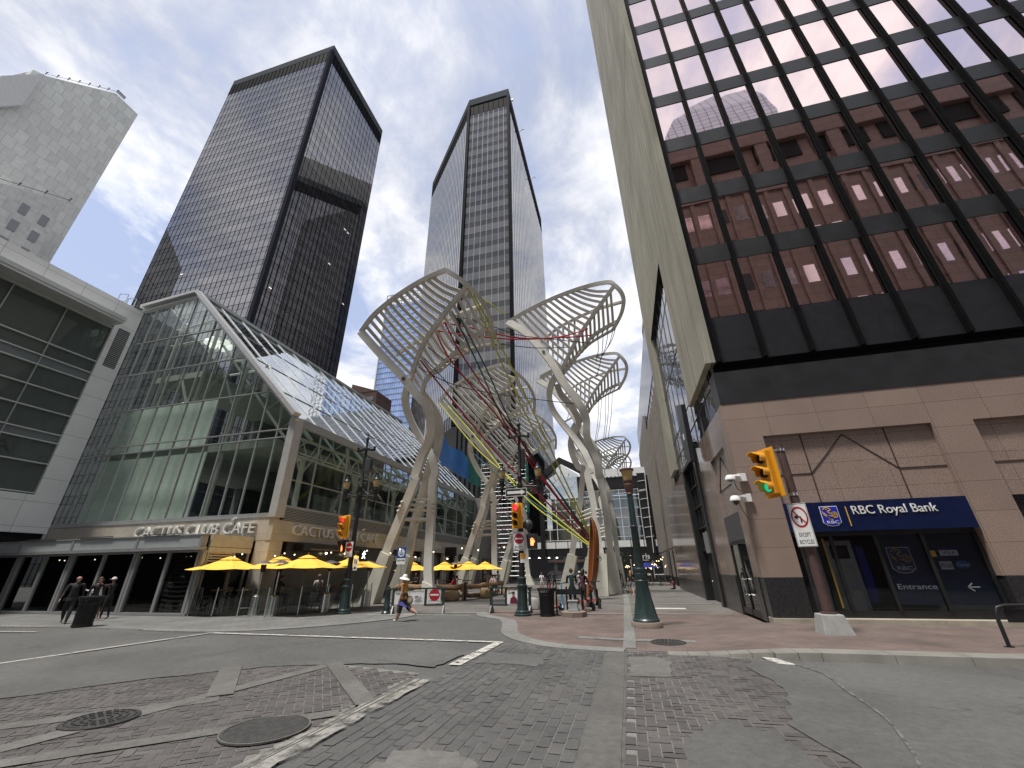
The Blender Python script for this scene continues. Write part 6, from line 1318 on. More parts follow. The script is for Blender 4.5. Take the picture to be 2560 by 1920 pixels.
c = V[12 * (nc + 1) + 9]; nn = (c - (B0 + axis * H_ * .47)).normalized(); cam_side = Vector((.1, -1, .05)).normalized(); c = B0 + axis * H_ * .47 - face * .36 + side * .30
mb = MB(); q = (Vector((0, 0, 1.7)) - c).normalized(); q.z = 0; q.normalize(); X_ = Vector((0, 0, 1)).cross(q)
mb.tube([c + q * .12 + X_ * .13 * math.cos(a) + Vector((0, 0, .15 * math.sin(a))) for a in (2 * math.pi * i / 24 for i in range(25))], .022, 6); mb.tube([c + q * .12 + X_ * .08 * math.cos(a) + Vector((0, 0, .07 * math.sin(a))) for a in (2 * math.pi * i / 10 for i in range(8))], .03, 6); mb.build('hull_emblem', INK, o)
# bicycle behind the right tree
def bicycle(label, loc, rz):
    o = thing('bicycle', label, 'bicycle', (0, 0, 0))
    for x in (-.52, .52):
        MB().tube([(x + .33 * math.cos(a), 0, .34 + .33 * math.sin(a)) for a in (2 * math.pi * i / 24 for i in range(25))], .025, 6).build('wheel', BK, o, True)
        mb = MB()
        for k in range(10): a = 2 * math.pi * k / 10; mb.tube([(x, 0, .34), (x + .32 * math.cos(a), 0, .34 + .32 * math.sin(a))], .004, 4)
        mb.build('wheel_spokes', M['alu'], o)
    mb = MB()
    for p, q in (((-.52, .34), (-.05, .3)), ((-.05, .3), (-.18, .82)), ((-.18, .75), (.36, .78)), ((-.05, .3), (.38, .68)), ((.34, .9), (.52, .34)), ((-.52, .34), (-.17, .72))): mb.tube([(p[0], 0, p[1]), (q[0], 0, q[1])], .018, 6)
    mb.build('bike_frame', BK, o, True); MB().box(-.3, -.06, .84, -.06, .06, .88).build('saddle', BK, o, bevel=.01); MB().tube([(.3, -.25, .98), (.34, 0, .94), (.3, .25, .98)], .014, 6).build('handlebar', BK, o, True); o.location = loc; o.rotation_euler = (0, 0, rz); return o
bicycle('black bicycle parked behind the foot of the nearest right steel tree', (-.45, 33.9, 0), R(70))

# ================================================================ patio furniture
def umbrella(label, loc, rad, top, rz=0):
    o = thing('patio_umbrella', label, 'umbrella', (0, 0, 0), 0, 'yellow patio umbrellas'); CV = M['canvas']; n = 8; mb = MB(); V = []; e = .78 * top
    rings = ((.18, .93), (.36, .885), (.6, .83), (.8, .79), (1.0, .76))
    for k, z in rings:
        for j in range(n * 4):
            a = 2 * math.pi * j / (n * 4); f = (j % 4) / 4; sag = 1 - .075 * math.sin(math.pi * f) * k; edge = math.cos(math.pi / n) / math.cos(((a + math.pi / n) % (2 * math.pi / n)) - math.pi / n) if False else 1
            r_ = rad * k * (math.cos(math.pi / n) / math.cos((a % (2 * math.pi / n)) - math.pi / n)); V.append((r_ * math.cos(a), r_ * math.sin(a), top * z - .03 * math.sin(math.pi * f) * k))
    m_ = n * 4
    mb.add(V, [(i * m_ + j, i * m_ + (j + 1) % m_, (i + 1) * m_ + (j + 1) % m_, (i + 1) * m_ + j) for i in range(len(rings) - 1) for j in range(m_)]); mb.build('canopy', CV, o, True, ang=12)
    mb = MB(); mb.lathe([(rad * .26, top * .925), (rad * .12, top * .965), (.02, top * .985), (.001, top * .985)], (0, 0, 0), 8); mb.build('vent_cap', CV, o)
    MB().tube([(0, 0, 0), (0, 0, top)], .022, 8).build('pole', M['wood'], o, True); MB().ball((0, 0, top + .02), .035, 8).build('finial', M['wood'], o, True); mb = MB()
    for j in range(n): a = 2 * math.pi * j / n; mb.tube([(.03 * math.cos(a), .03 * math.sin(a), top * .93), (rad * .98 * math.cos(a), rad * .98 * math.sin(a), top * .757)], .011, 4); mb.tube([(.03 * math.cos(a), .03 * math.sin(a), top * .70), (rad * .5 * math.cos(a), rad * .5 * math.sin(a), top * .84)], .009, 4)
    mb.build('ribs', M['wood'], o)
    b = MB(); b.lathe([(.25, 0), (.25, .05), (.06, .08), (.05, .2), (.001, .2)], (0, 0, 0), 14); b.build('umbrella_foot', M['alu_dark'], o, True); o.location = loc; o.rotation_euler = (0, 0, rz); return o
u1 = umbrella('yellow umbrella nearest the pavilion corner, leftmost of all', (-18.35, 16.85, 0), 1.68, 2.46, R(10))
for lab, loc, rz in (('yellow umbrella overlapping behind the second from left, in front of the stone pier', (-16.7, 18.2, 0), R(0)), ('yellow umbrella in front of the second restaurant sign, left of the signal post', (-14.35, 17.25, 0), R(18)), ('yellow umbrella half hidden by the left signal post', (-13.3, 19.4, 0), R(5))): dup(u1, loc, rz, lab)
u2 = umbrella('yellow umbrella seen between the legs of the nearest left tree', (-14.7, 28.4, 0), 1.38, 2.25, R(0))
for lab, loc, rz in (('yellow umbrella just right of the near tree leg, in the log fenced patio', (-12.5, 28.8, 0), R(14)), ('yellow umbrella tucked behind its neighbour right of the near tree leg', (-12.2, 30.6, 0), R(40)), ('yellow umbrella in the middle of the log fenced patio', (-10.75, 28.9, 0), R(30)), ('yellow umbrella farthest right in the log fenced patio', (-10.3, 31.2, 0), R(5))): dup(u2, loc, rz, lab)
def heater(label, loc):
    o = thing('patio_heater', label, 'patio heater', (0, 0, 0), 0, 'steel patio heaters'); MB().lathe([(.26, 0), (.26, .04), (.22, .05), (.2, .75), (.12, .82), (.03, .84)], (0, 0, 0), 18).build('gas_housing', M['steel'], o, True); MB().tube([(0, 0, .84), (0, 0, 1.75)], .03, 8).build('pole', M['steel'], o, True); MB().lathe([(.06, 1.72), (.1, 1.76), (.12, 2.0), (.1, 2.03)], (0, 0, 0), 14).build('burner', BK, o, True); MB().lathe([(.44, 2.06), (.43, 2.08), (.2, 2.15), (.05, 2.2), (.001, 2.2)], (0, 0, 0), 22).build('reflector', M['steel'], o, True); o.location = loc; return o
h1 = heater('steel patio heater second from the glass fence corner', (-16.0, 16.5, 0))
for lab, loc in (('steel patio heater at the glass fence corner, under the overlapping umbrellas', (-15.05, 16.45, 0)), ('steel patio heater right of the third umbrella', (-13.85, 18.3, 0)), ('steel patio heater at the right end of the glass fence', (-13.4, 20.9, 0)), ('steel patio heater between two umbrellas of the log fenced patio', (-11.5, 28.4, 0))): dup(h1, loc, label=lab)
def stool(label, loc, rz):
    o = thing('bar_stool', label, 'bar stool', (0, 0, 0), 0, 'metal bar stools on the patios'); m_ = mat('stool_metal', (.2, .2, .205), .4, .5) if 'stool_metal' not in bpy.data.materials else bpy.data.materials['stool_metal']
    for x in (-.19, .19):
        for y in (-.19, .19): MB().tube([(x * 1.15, y * 1.15, 0), (x, y, .74)], .014, 6).build('leg', m_, o)
    MB().box(-.21, -.21, .74, .21, .21, .775).build('seat', BK, o, bevel=.01); mb = MB()
    for y in (-.19, .19): mb.tube([(-.19, y, .77), (-.23, y, 1.1)], .014, 6)
    mb.tube([(-.23, -.19, 1.1), (-.23, .19, 1.1)], .014, 6); mb.tube([(-.21, -.19, .95), (-.21, .19, .95)], .012, 6); mb.build('backrest', m_, o); mb = MB(); P = [(.205, .205, .3), (.205, -.205, .3), (-.205, -.205, .3), (-.205, .205, .3), (.205, .205, .3)]; mb.tube(P, .011, 5); mb.build('foot_ring', m_, o); o.location = loc; o.rotation_euler = (0, 0, rz); return o
s1 = stool('metal bar stool behind the glass fence nearest the pavilion', (-18.6, 16.3, 0), R(60)); k = random.Random(3)
sp = [(-18.05, 17.0), (-17.6, 16.25), (-17.2, 17.2), (-16.6, 16.6), (-15.6, 17.6), (-15.0, 17.1), (-14.9, 18.3), (-14.3, 18.9), (-14.2, 18.0), (-14.6, 19.8), (-14.0, 20.2)]
for i, (x, y) in enumerate(sp): dup(s1, (x, y, 0), k.random() * 6.3, label='metal bar stool among the crowded seats behind the glass patio fence')
s1['label'] = 'metal bar stool among the crowded seats behind the glass patio fence'
for i, x in enumerate((-29.8, -28.9, -26.6, -25.4, -24.4, -22.4, -21.6)): dup(s1, (x, 17.1 + .3 * (i % 2), 0), R(90 * i), label='metal bar stool standing inside the pavilion behind its glass doors')
def table(label, loc, h=1.02, top=None, name='bar_table', n=.62, group='bar tables on the patios'):
    o = thing(name, label, 'table', (0, 0, 0), 0, group); MB().box(-n / 2, -n / 2, h - .04, n / 2, n / 2, h).build('table_top', top or M['wood'], o, bevel=.006); MB().tube([(0, 0, .03), (0, 0, h - .04)], .03, 8).build('pedestal', BK, o, True); MB().box(-.22, -.22, 0, .22, .22, .03).build('table_foot', BK, o); o.location = loc; return o
tb = table('wood topped bar table behind the glass fence at the left', (-18.1, 16.55, 0)); dup(tb, (-16.9, 16.75, 0), R(5), 'wood topped bar table behind the two patio heaters'); dup(tb, (-15.3, 17.6, 0), R(20), 'wood topped bar table under the third umbrella'); dup(tb, (-14.4, 19.3, 0), R(60), 'wood topped bar table behind the left signal post')
for x, l in ((-29.3, 'left'), (-26.0, 'middle'), (-22.0, 'right')): dup(tb, (x, 17.3, 0), R(0), 'bar table inside the pavilion, the %s one' % l)
o = thing('glass_fence', 'low glass patio fence with steel posts round the umbrella terrace', 'fence', (-15, 16, 0)); pts = [(-19.0, 15.98), (-17.6, 15.92), (-16.2, 15.86), (-14.75, 15.8), (-14.15, 17.0), (-13.75, 18.3), (-13.45, 19.7), (-13.3, 21.2)]; FG_ = clear_glass('fence_glass', (.78, .82, .8), ior=1.5, wob=.02)
for p, q in zip(pts, pts[1:]): MB().quad((p[0], p[1], .08), (q[0], q[1], .08), (q[0], q[1], 1.08), (p[0], p[1], 1.08)).build('glass_panel', FG_, o)
for p in pts: MB().tube([(p[0], p[1], 0), (p[0], p[1], 1.12)], .025, 8).build('fence_post', M['steel'], o, True)
# log fenced patio
o = thing('log_fence', 'rough half log fence round the farther umbrella patio', 'fence', (-10.5, 27, 0))
def logrun(p, q, z, r_): 
    P, Q = Vector((*p, z)), Vector((*q, z)); n_ = 9; return MB().tube([P.lerp(Q, i / n_) + Vector((random.uniform(-.03, .03), random.uniform(-.03, .03), random.uniform(-.05, .05))) for i in range(n_ + 1)], r_, 9)
logrun((-14.6, 26.0), (-9.9, 25.6), .72, .17).build('log_rail', M['wood'], o, True); logrun((-9.75, 25.7), (-9.15, 31.6), .74, .14).build('log_rail', M['wood'], o, True); logrun((-9.8, 26.1), (-9.2, 31), .25, .1).build('log_rail', M['wood'], o, True)
for x, y in ((-14.6, 26.05), (-12.3, 25.9), (-9.82, 25.62), (-9.5, 28.6), (-9.12, 31.6)): MB().box(x - .06, y - .06, 0, x + .06, y + .06, .9).build('fence_post', M['wood'], o)
MB().box(-9.78, 25.62, .02, -9.66, 25.74, 1.0).build('corner_post', BK, o)
def bale(label, x, y, l, h, d_, rz):
    mb = MB(); n1, n2 = 16, 12
    for i in range(n1 + 1):
        t = i / n1; s_ = (1 - abs(2 * t - 1) ** 6) ** .4 if 0 < i < n1 else .3
        for j in range(n2):
            a = 2 * math.pi * j / n2; c, s2_ = math.cos(a), math.sin(a); c = math.copysign(abs(c) ** .55, c); s2_ = math.copysign(abs(s2_) ** .55, s2_)
            w_ = 1 + .10 * noise.noise(Vector((t * 5 + x, c * 2, s2_ * 2))) - .05 * (abs((t * 3) % 1 - .5) < .06); mb.v.append((l * (t - .5), d_ / 2 * c * s_ * w_, h / 2 + h / 2 * s2_ * s_ * w_))
    mb.f = [(i * n2 + j, i * n2 + (j + 1) % n2, (i + 1) * n2 + (j + 1) % n2, (i + 1) * n2 + j) for i in range(n1) for j in range(n2)] + [tuple(range(n2))[::-1], tuple(range(n1 * n2, n1 * n2 + n2))]; mb.m = [0] * len(mb.f)
    o = tag(mb.build('straw_bale', M['bale'], None, True, base=(0, 0, 0)), label, 'bale', 'bales along the log fence'); o.location = (x, y, 0); o.rotation_euler = (0, 0, rz); return o
M['bale'] = wood_mat('straw', (.16, .10, .05), (.36, .26, .14), (3, 20, 20), .9)
bale('long brown bale left of the two in front of the log fence', -12.3, 25.35, 1.7, .62, .55, R(-3)); bale('bound brown bale near the corner post of the log fence', -10.5, 25.2, 1.25, .58, .55, R(-3)); bale('small brown bale along the right side of the log fence', -9.0, 27.6, .9, .62, .5, R(70)); bale('brown bale seen through the open barrier frame', -8.0, 29.2, .7, .6, .5, R(60))
for i, (x, y) in enumerate(((-12.6, 29.6), (-11.2, 29.9), (-10.4, 30.5))): dup(tb, (x, y, 0), R(12 * i), ('dark table at the left of the log fenced patio', 'dark table in the middle of the log fenced patio', 'dark table where the white shirted guests stand')[i])
# far end of the street: restaurant sign, bulbs, blue umbrella, tables
o = thing('restaurant_sign', 'black restaurant board lettered in white under the covered bridge', 'sign', (1.8, 55, 2.4)); MB().box(.7, 55, 2.35, 3.2, 55.1, 3.25).build('sign_board', BK, o); text_mesh('sign_lettering', 'Earls', M['white'], .8, .04, (.85, 54.97, 2.6), (1, 0, 0), (0, 0, 1), o, width=1.7); text_mesh('sign_lettering', 'Kitchen', M['white'], .22, .03, (.9, 54.97, 2.38), (1, 0, 0), (0, 0, 1), o, width=1.5)
def festoon(label, pts, n):
    o = thing('string_lights', label, 'string lights', pts[0], 0, 'string lights over the far patio'); P = catmull(pts, 8); MB().tube(P, .012, 4).build('cable', BK, o); mb = MB(); k = random.Random(len(label))
    for i in range(n): p = P[int((len(P) - 1) * i / (n - 1))]; mb.ball((p.x + k.gauss(0, .15), p.y + k.gauss(0, .5), p.z - .1 - .35 * k.random()), .05, 6)
    mb.build('bulbs', emit_mat('bulb' + str(n), (1, .72, .38), 1.6), o)
festoon('warm string lights left of the lamp post at the far end of the street', [(-1.6, 50, 2.5), (-.8, 52, 1.95), (.6, 54, 2.05)], 16); festoon('warm string lights right of the restaurant board', [(1.7, 53, 1.95), (2.8, 53, 2.2), (4.0, 53, 2.8)], 15); festoon('warm string lights crossing above the blue umbrella', [(.8, 52, 1.9), (2.2, 52, 1.85), (3.9, 53, 2.1)], 13)
u = umbrella('blue umbrella under the restaurant board', (1.9, 50, 0), 1.5, 2.15); 
for c in u.children:
    if c.name.startswith(('canopy', 'vent')): c.data.materials[0] = mat('blue_canvas' + c.name, (.03, .05, .35), .8)
u['group'] = 'blue patio umbrella'
del u['group']
o = thing('dark_restaurant_front', 'black restaurant frontage under the right end of the covered bridge', 'shopfront', (2, 57, 0)); MB().box(-1.5, 57, 0, 4.1, 58, 3.0).build('front_wall', M['black_matt'], o); mb = MB()
for x in (-1, .3, 1.6, 2.9): mb.box(x, 56.9, .4, x + .12, 56.99, 2.6)
mb.build('window_frame', M['alu'], o)
hd = thing('hanging_plants', 'dark green foliage hanging at the front of the far restaurant', 'plants', (-.8, 55, 2.6)); mb = MB(); k = random.Random(9)
for i in range(420):
    c = Vector((-2.2 + k.gauss(.9, .6), 54.8 + k.gauss(0, .4), 3.0 + k.gauss(0, .35))); a = Vector((k.gauss(0, 1), k.gauss(0, 1), k.gauss(0, 1))).normalized() * .11; b = a.cross(Vector((k.random(), k.random(), k.random()))).normalized() * .06; mb.add([c - a, c + b, c + a, c - b], [(0, 1, 2, 3)])
mb.build('leaves', mat('dark_leaf', (.035, .06, .03), .6, var=.4, vs=12), hd)
st_ = table('pale high table in front of the far restaurant', (1.6, 46.5, 0), 1.0, M['white'], 'high_table', .9, 'high tables at the far end'); dup(st_, (2.9, 46.9, 0), 0, 'pale high table by the wall in front of the far restaurant'); dup(st_, (-.9, 46, 0), 0, 'pale high table left of the lamp post at the far end')
for i, (x, y) in enumerate(((1.2, 45.9), (1.9, 45.8), (2.6, 46.0), (3.2, 46.2))): dup(s1, (x, y, 0), R(80 * i), 'bar stool at the high tables at the far end of the street', 'bar stools at the far end')
# ================================================================ people
PM = {}
def pm(c, rough=.8):
    k = tuple(round(x, 3) for x in c)
    if k not in PM: PM[k] = mat('cloth_%d' % len(PM), c, rough, var=.22, vs=14, bump=.15, bs=60)
    return PM[k]
SKIN = (.42, .25, .18); TAN = (.2, .11, .07); DARKSKIN = (.09, .05, .035)
HAIRM = {n: mat('hair_' + n, c, .6, var=.3, vs=40) for n, c in (('dark', (.015, .012, .01)), ('brown', (.06, .032, .018)), ('blond', (.3, .18, .08)), ('grey', (.3, .29, .28)), ('auburn', (.13, .04, .02)))}
EYE = mat('eye_dark', (.01, .008, .007), .2, var=0)
def person(label, loc, rz, h=1.7, top=(.1, .1, .1), pants=(.03, .03, .035), shoe=(.05, .05, .05), skin=SKIN, hair='dark', sleeve=1.0, leg=1.0, legs=((12, 5), (-14, 18)), arms=((18, 12, 8), (-14, 10, 8)),
           fat=1.0, legw=1.0, lean=3, long_hair=0, bald=False, hat=None, seat=None, turn=0, group=None, collar=None, hem=None, zoff=0):
    """local frame: walks towards +x, left is +y; angles in degrees: legs (hip forward, knee bend), arms (forward, elbow, outwards), left limb first"""
    V = []; Rr = []; E = []; seg = []
    def nv(p, r, parent=None, lab=None):
        V.append(Vector(p)); Rr.append(r if isinstance(r, tuple) else (r, r)); i = len(V) - 1
        if parent is not None: E.append((parent, i)); seg.append((parent, i, lab))
        return i
    lr = R(lean); fwd = lambda z: math.sin(lr) * z
    pel = nv((0, 0, 0), (.062 * h * fat, .088 * h * fat)); S_ = lambda z, x=0: (fwd(z) * h + x * h, 0, math.cos(lr) * z * h)
    wst = nv(S_(.10), (.052 * h * fat, .075 * h * fat), pel, 'top'); chs = nv(S_(.21), (.060 * h * fat, .088 * h * fat), wst, 'top'); shb = nv(S_(.285), (.045 * h, .07 * h), chs, 'top')
    nk = nv(S_(.325, .004), .030 * h, shb, 'collar'); jaw = nv(S_(.365, .012), (.038 * h, .034 * h), nk, 'skin'); hd = nv(S_(.405, .012), (.050 * h, .043 * h), jaw, 'skin'); tp = nv(S_(.445, .008), (.036 * h, .032 * h), hd, 'skin')
    low = []
    for s_, (hf, kb) in zip((1, -1), legs):
        a = R(hf); b = R(hf - kb); lw = legw
        hip = nv((0, s_ * .052 * h, -.03 * h), .052 * h * max(fat, .95) * (1 + (lw - 1) * .5), pel, 'pants'); d1 = Vector((math.sin(a), s_ * .03, -math.cos(a))); d2 = Vector((math.sin(b), 0, -math.cos(b)))
        P = V[hip]; m1 = nv(P + d1 * .11 * h, .042 * h * lw, hip, 'pants'); kn = nv(P + d1 * .235 * h, .032 * h * lw, m1, 'thigh2'); K = V[kn]
        cf = nv(K + d2 * .08 * h + Vector((-.006 * h, 0, 0)), .031 * h * lw, kn, 'shin1'); an = nv(K + d2 * .215 * h, .019 * h * (1 + (lw - 1) * .9), cf, 'shin2'); A = V[an]
        c = b + R(90) - R(8 if hf > 0 else -max(0, (kb - 20)) * .3); f = Vector((math.sin(c), 0, -math.cos(c))) if seat is None else Vector((1, 0, -.05))
        hl = nv(A + d2 * .03 * h - f * .012 * h, .020 * h, an, 'shoe'); toe = nv(A + d2 * .036 * h + f * .085 * h, (.018 * h, .014 * h), hl, 'shoe'); low.append(min(V[hl].z - .02 * h, V[toe].z - .015 * h))
    hands = []
    for s_, (af, eb, ao) in zip((1, -1), arms):
        sh = nv(Vector(S_(.272)) + Vector((0, s_ * .098 * h * (.5 + .5 * fat), 0)), .036 * h, shb, 'top'); a = R(af); o = R(ao)
        d1 = Vector((math.sin(a) * math.cos(o), s_ * math.sin(o), -math.cos(a) * math.cos(o))); e = R(af + eb); d2 = Vector((math.sin(e) * math.cos(o * .5), s_ * math.sin(o * .5) - (s_ * .25 if eb > 50 else 0), -math.cos(e) * math.cos(o * .5))).normalized()
        P = V[sh]; ua = nv(P + d1 * .08 * h, .030 * h, sh, 'top'); el = nv(P + d1 * .165 * h, .024 * h, ua, 'arm2'); K = V[el]; fa = nv(K + d2 * .07 * h, .023 * h, el, 'arm3'); wr = nv(K + d2 * .14 * h, .015 * h, fa, 'arm3')
        pa = nv(K + d2 * .175 * h, (.017 * h, .010 * h), wr, 'hand'); side = d2.cross(Vector((0, 1, 0))); side = side.normalized() if side.length > .01 else Vector((1, 0, 0)); Q = V[pa]; curl = Vector((0, -s_, 0))
        for k, ln in enumerate((.034, .040, .038, .030)):
            kx = side * (.0105 * h * (1.5 - k)); f1 = nv(Q + d2 * .018 * h + kx, .0052 * h, pa, 'hand'); f2 = nv(Q + d2 * (.018 + ln * .55) * h + kx + curl * .004 * h, .0047 * h, f1, 'hand'); nv(Q + d2 * (.018 + ln) * h + kx + curl * .014 * h, .004 * h, f2, 'hand')
        t1 = nv(Q - d2 * .012 * h + side * .018 * h + curl * .004 * h, .0058 * h, pa, 'hand'); nv(Q + d2 * .014 * h + side * .030 * h + curl * .012 * h, .0048 * h, t1, 'hand'); hands.append(Q.copy())
    me = bpy.data.meshes.new('person_body'); me.from_pydata([tuple(v) for v in V], E, []); o = bpy.data.objects.new('tmp', me); COL.objects.link(o)
    sm = o.modifiers.new('s', 'SKIN'); sm.branch_smoothing = .4; sm.use_smooth_shade = True
    for i, q in enumerate(me.skin_vertices[0].data): q.radius = Rr[i]; q.use_root = (i == pel)
    o.modifiers.new('d', 'SUBSURF').levels = 1
    dg = bpy.context.evaluated_depsgraph_get(); bm_ = bpy.data.meshes.new_from_object(o.evaluated_get(dg)); bpy.data.objects.remove(o)
    sit = seat is not None; z0 = (seat if sit else -min(low)) + zoff
    Hc = V[hd]; fx = Vector((.052 * h, 0, 0))
    # nose, ears joined into the same body mesh
    bmm = bmesh.new(); bmm.from_mesh(bm_); nb = len(bmm.faces)
    for c, r_, sc in ((Hc + Vector((.050 * h, 0, -.008 * h)), .010 * h, (1.1, .7, 1.5)), (Hc + Vector((0, .044 * h, -.006 * h)), .012 * h, (.8, .4, 1.3)), (Hc + Vector((0, -.044 * h, -.006 * h)), .012 * h, (.8, .4, 1.3))):
        bmesh.ops.create_icosphere(bmm, subdivisions=1, radius=r_, matrix=Matrix.Translation(c) @ Matrix.Diagonal((*sc, 1)))
    bmm.to_mesh(bm_); bmm.free()
    mats = [pm(top), pm(pants), pm(shoe), pm(skin, .5), pm(collar or skin, .6)]; bm_.materials.clear()
    for m_ in mats: bm_.materials.append(m_)
    def mi(lab):
        return {'top': 0, 'collar': 4, 'skin': 3, 'pants': 1, 'thigh2': 1 if leg > .3 else 3, 'shin1': 1 if leg > .6 else 3, 'shin2': 1 if leg > .9 else 3, 'shoe': 2, 'arm2': 0 if sleeve > .3 else 3, 'arm3': 0 if sleeve > .8 else 3, 'hand': 3}[lab]
    L_ = [(V[a], V[b] - V[a], max(Rr[b][0], Rr[a][0]), mi(l)) for a, b, l in seg]
    for f in bm_.polygons:
        c = f.center; best, bi = 1e9, 0
        for a, d, r_, m_ in L_:
            t = max(0, min(1, (c - a).dot(d) / max(d.length_squared, 1e-9))); q = (c - a - d * t).length / r_
            if q < best: best, bi = q, m_
        f.material_index = bi; f.use_smooth = True
        if f.index >= nb: f.material_index = 3
    bm_.transform(Matrix.Translation((0, 0, z0))); bm_.name = 'person'
    body = bpy.data.objects.new('person', bm_); COL.objects.link(body); tag(body, label, 'person', group); up = Vector((0, 0, z0)); Hc = Hc + up
    def part(mb, name, m_, smooth=True): q = mb.build(name, m_, None, smooth); q.parent = body; return q
    mb = MB()
    for s_ in (-1, 1): mb.ball(Hc + Vector((.046 * h, s_ * .016 * h, .004 * h)), .0055 * h, 6)
    part(mb, 'eyes', EYE); part(MB().box(Hc.x + .044 * h, -.011 * h, Hc.z - .030 * h, Hc.x + .049 * h, .011 * h, Hc.z - .026 * h), 'mouth', pm(tuple(x * .55 for x in skin)), False)
    if hair and not (hat and hat[0] == 'cap' and not long_hair):
        mb = MB(); n1, n2 = 9, 14; k = random.Random(len(label))
        for i in range(n1):
            t = i / (n1 - 1) * math.pi * .62
            for j in range(n2):
                a = 2 * math.pi * j / n2; front = math.cos(a); cut = 1 if front < .3 else max(.5, 1 - (front - .3) * .75)
                if bald: cut *= 1
                tt = t * cut; q = .058 * h * (1 + .05 * k.random()); zz = math.cos(tt) * (.050 * h + .012 * h); x_, y_ = math.sin(tt) * q * math.cos(a) - .005 * h, math.sin(tt) * q * .86 * math.sin(a)
                if long_hair and tt > 1.35 and front < .35: zz -= long_hair * h * (tt - 1.35) / .6; x_ -= .018 * h
                mb.v.append(Hc + Vector((x_, y_, zz + .004 * h)))
        mb.f = [(i * n2 + j, i * n2 + (j + 1) % n2, (i + 1) * n2 + (j + 1) % n2, (i + 1) * n2 + j) for i in range(2 if bald else 0, n1 - 1) for j in range(n2) if not (bald and math.cos(2 * math.pi * (j + .5) / n2) > -.1)] + ([] if bald else [tuple(range(n2))]); mb.m = [0] * len(mb.f)
        part(mb, 'hair', HAIRM[hair])
    if hat:
        if hat[0] == 'sun': mb = MB(); mb.lathe([(.001, .075 * h), (.035 * h, .07 * h), (.056 * h, .045 * h), (.062 * h, .01 * h), (.10 * h, -.012 * h), (.128 * h, -.035 * h), (.125 * h, -.04 * h), (.06 * h, -.002 * h), (.001, .0)], (0, 0, 0), 22); T = Matrix.Translation(Hc + Vector((-.004 * h, 0, .012 * h))) @ Matrix.Rotation(R(-12), 4, 'Y')
        else: mb = MB(); mb.lathe([(.001, .062 * h), (.04 * h, .052 * h), (.058 * h, .02 * h), (.059 * h, 0), (.001, 0)], (0, 0, 0), 16); mb.prism([(.03 * h, -.045 * h, .004 * h), (.10 * h, -.035 * h, 0), (.11 * h, 0, 0), (.10 * h, .035 * h, 0), (.03 * h, .045 * h, .004 * h)], (0, 0, .006 * h)); T = Matrix.Translation(Hc + Vector((0, 0, .006 * h)))
        mb.v = [tuple(T @ Vector(v)) for v in mb.v]; part(mb, 'hat', pm(hat[1]))
    if hem:   # loose hem of a shirt or jacket round the hips
        c0 = up; mb = MB(); mb.lathe([(.088 * h * fat, .02 * h), (.094 * h * fat, -.02 * h), (.097 * h * fat, -.05 * h), (.09 * h * fat, -.05 * h), (.08 * h * fat, .02 * h)], c0, 18, sx=.74); part(mb, 'shirt_hem', pm(hem))
    body.location = loc; body.rotation_euler = (0, 0, rz)
    return body, [q + up for q in hands]
def carried(name, label, mb, m_, body, cat, smooth=True):
    """something held: placed in the world at the carrier's hand"""
    Mx = Matrix.Translation(body.location) @ Matrix.Rotation(body.rotation_euler.z, 4, 'Z'); mb.v = [tuple(Mx @ Vector(v)) for v in mb.v]
    return tag(mb.build(name, m_, None, smooth, base=Mx @ Vector((0, 0, .8))), label, cat)
# woman crossing the road
wpants = (.035, .028, .03); b, hd_ = person('woman in a white sun hat, orange patterned top and dark wide trousers crossing the road', (-8.3, 15.5, 0), R(180), 1.56, (.62, .3, .05), wpants, (.68, .68, .66), SKIN, 'dark', .25, .7, ((16, 2), (-26, 38)), ((-4, 16, 10), (10, 14, 10)), 1.22, 1.95, 2, hat=('sun', (.74, .72, .66)), hem=(.5, .25, .05))
def leafy(n):
    m, N, L, p = new_mat(n); v = coords(N, L, None, True); f = noise_n(N, L, v, 26, 3, .6, .6); r = N.new('ShaderNodeValToRGB'); e = r.color_ramp.elements; e[0].position, e[0].color = .42, (.68, .32, .03, 1); e[1].position, e[1].color = .6, (.14, .07, .03, 1); L.new(f, r.inputs[0]); L.new(r.outputs[0], p.inputs['Base Color']); p.inputs['Roughness'].default_value = .8; return m
b.data.materials[0] = leafy('orange_leaf_print')
for c in b.children:
    if c.name.startswith('shirt_hem'): c.data.materials[0] = b.data.materials[0]
mb = MB(); mb.lathe([(.001, .55), (.08, .55), (.13, .62), (.12, .74), (.06, .82), (.001, .83)], (-.17, -.13, 0), 14); mb.tube([(-.17, -.13, .8), (-.12, -.12, 1.05), (-.03, -.05, 1.26)], .008, 5, sub=3); carried('handbag', 'beige shoulder bag on a thin strap behind the woman in the sun hat', mb, pm((.33, .27, .2)), b, 'bag')
q = hd_[0]; mb = MB(); 
for i in range(6): t = i / 5; mb.v += [(q.x + .05 - .36 * t, q.y + .03 * math.sin(3 * t) - .06, q.z - .0 - .10 * t - .12 * t * t), (q.x + .03 - .34 * t, q.y + .05, q.z - .14 - .1 * t), (q.x + .0 - .30 * t, q.y - .02, q.z - .20 - .02 * t)]
mb.f = [(3 * i + j, 3 * i + j + 1, 3 * i + 4 + j, 3 * i + 3 + j) for i in range(5) for j in range(2)]; mb.m = [0] * 10; carried('blue_jacket', 'blue jacket hanging from the hand of the woman in the sun hat', mb, pm((.022, .02, .16)), b, 'jacket')
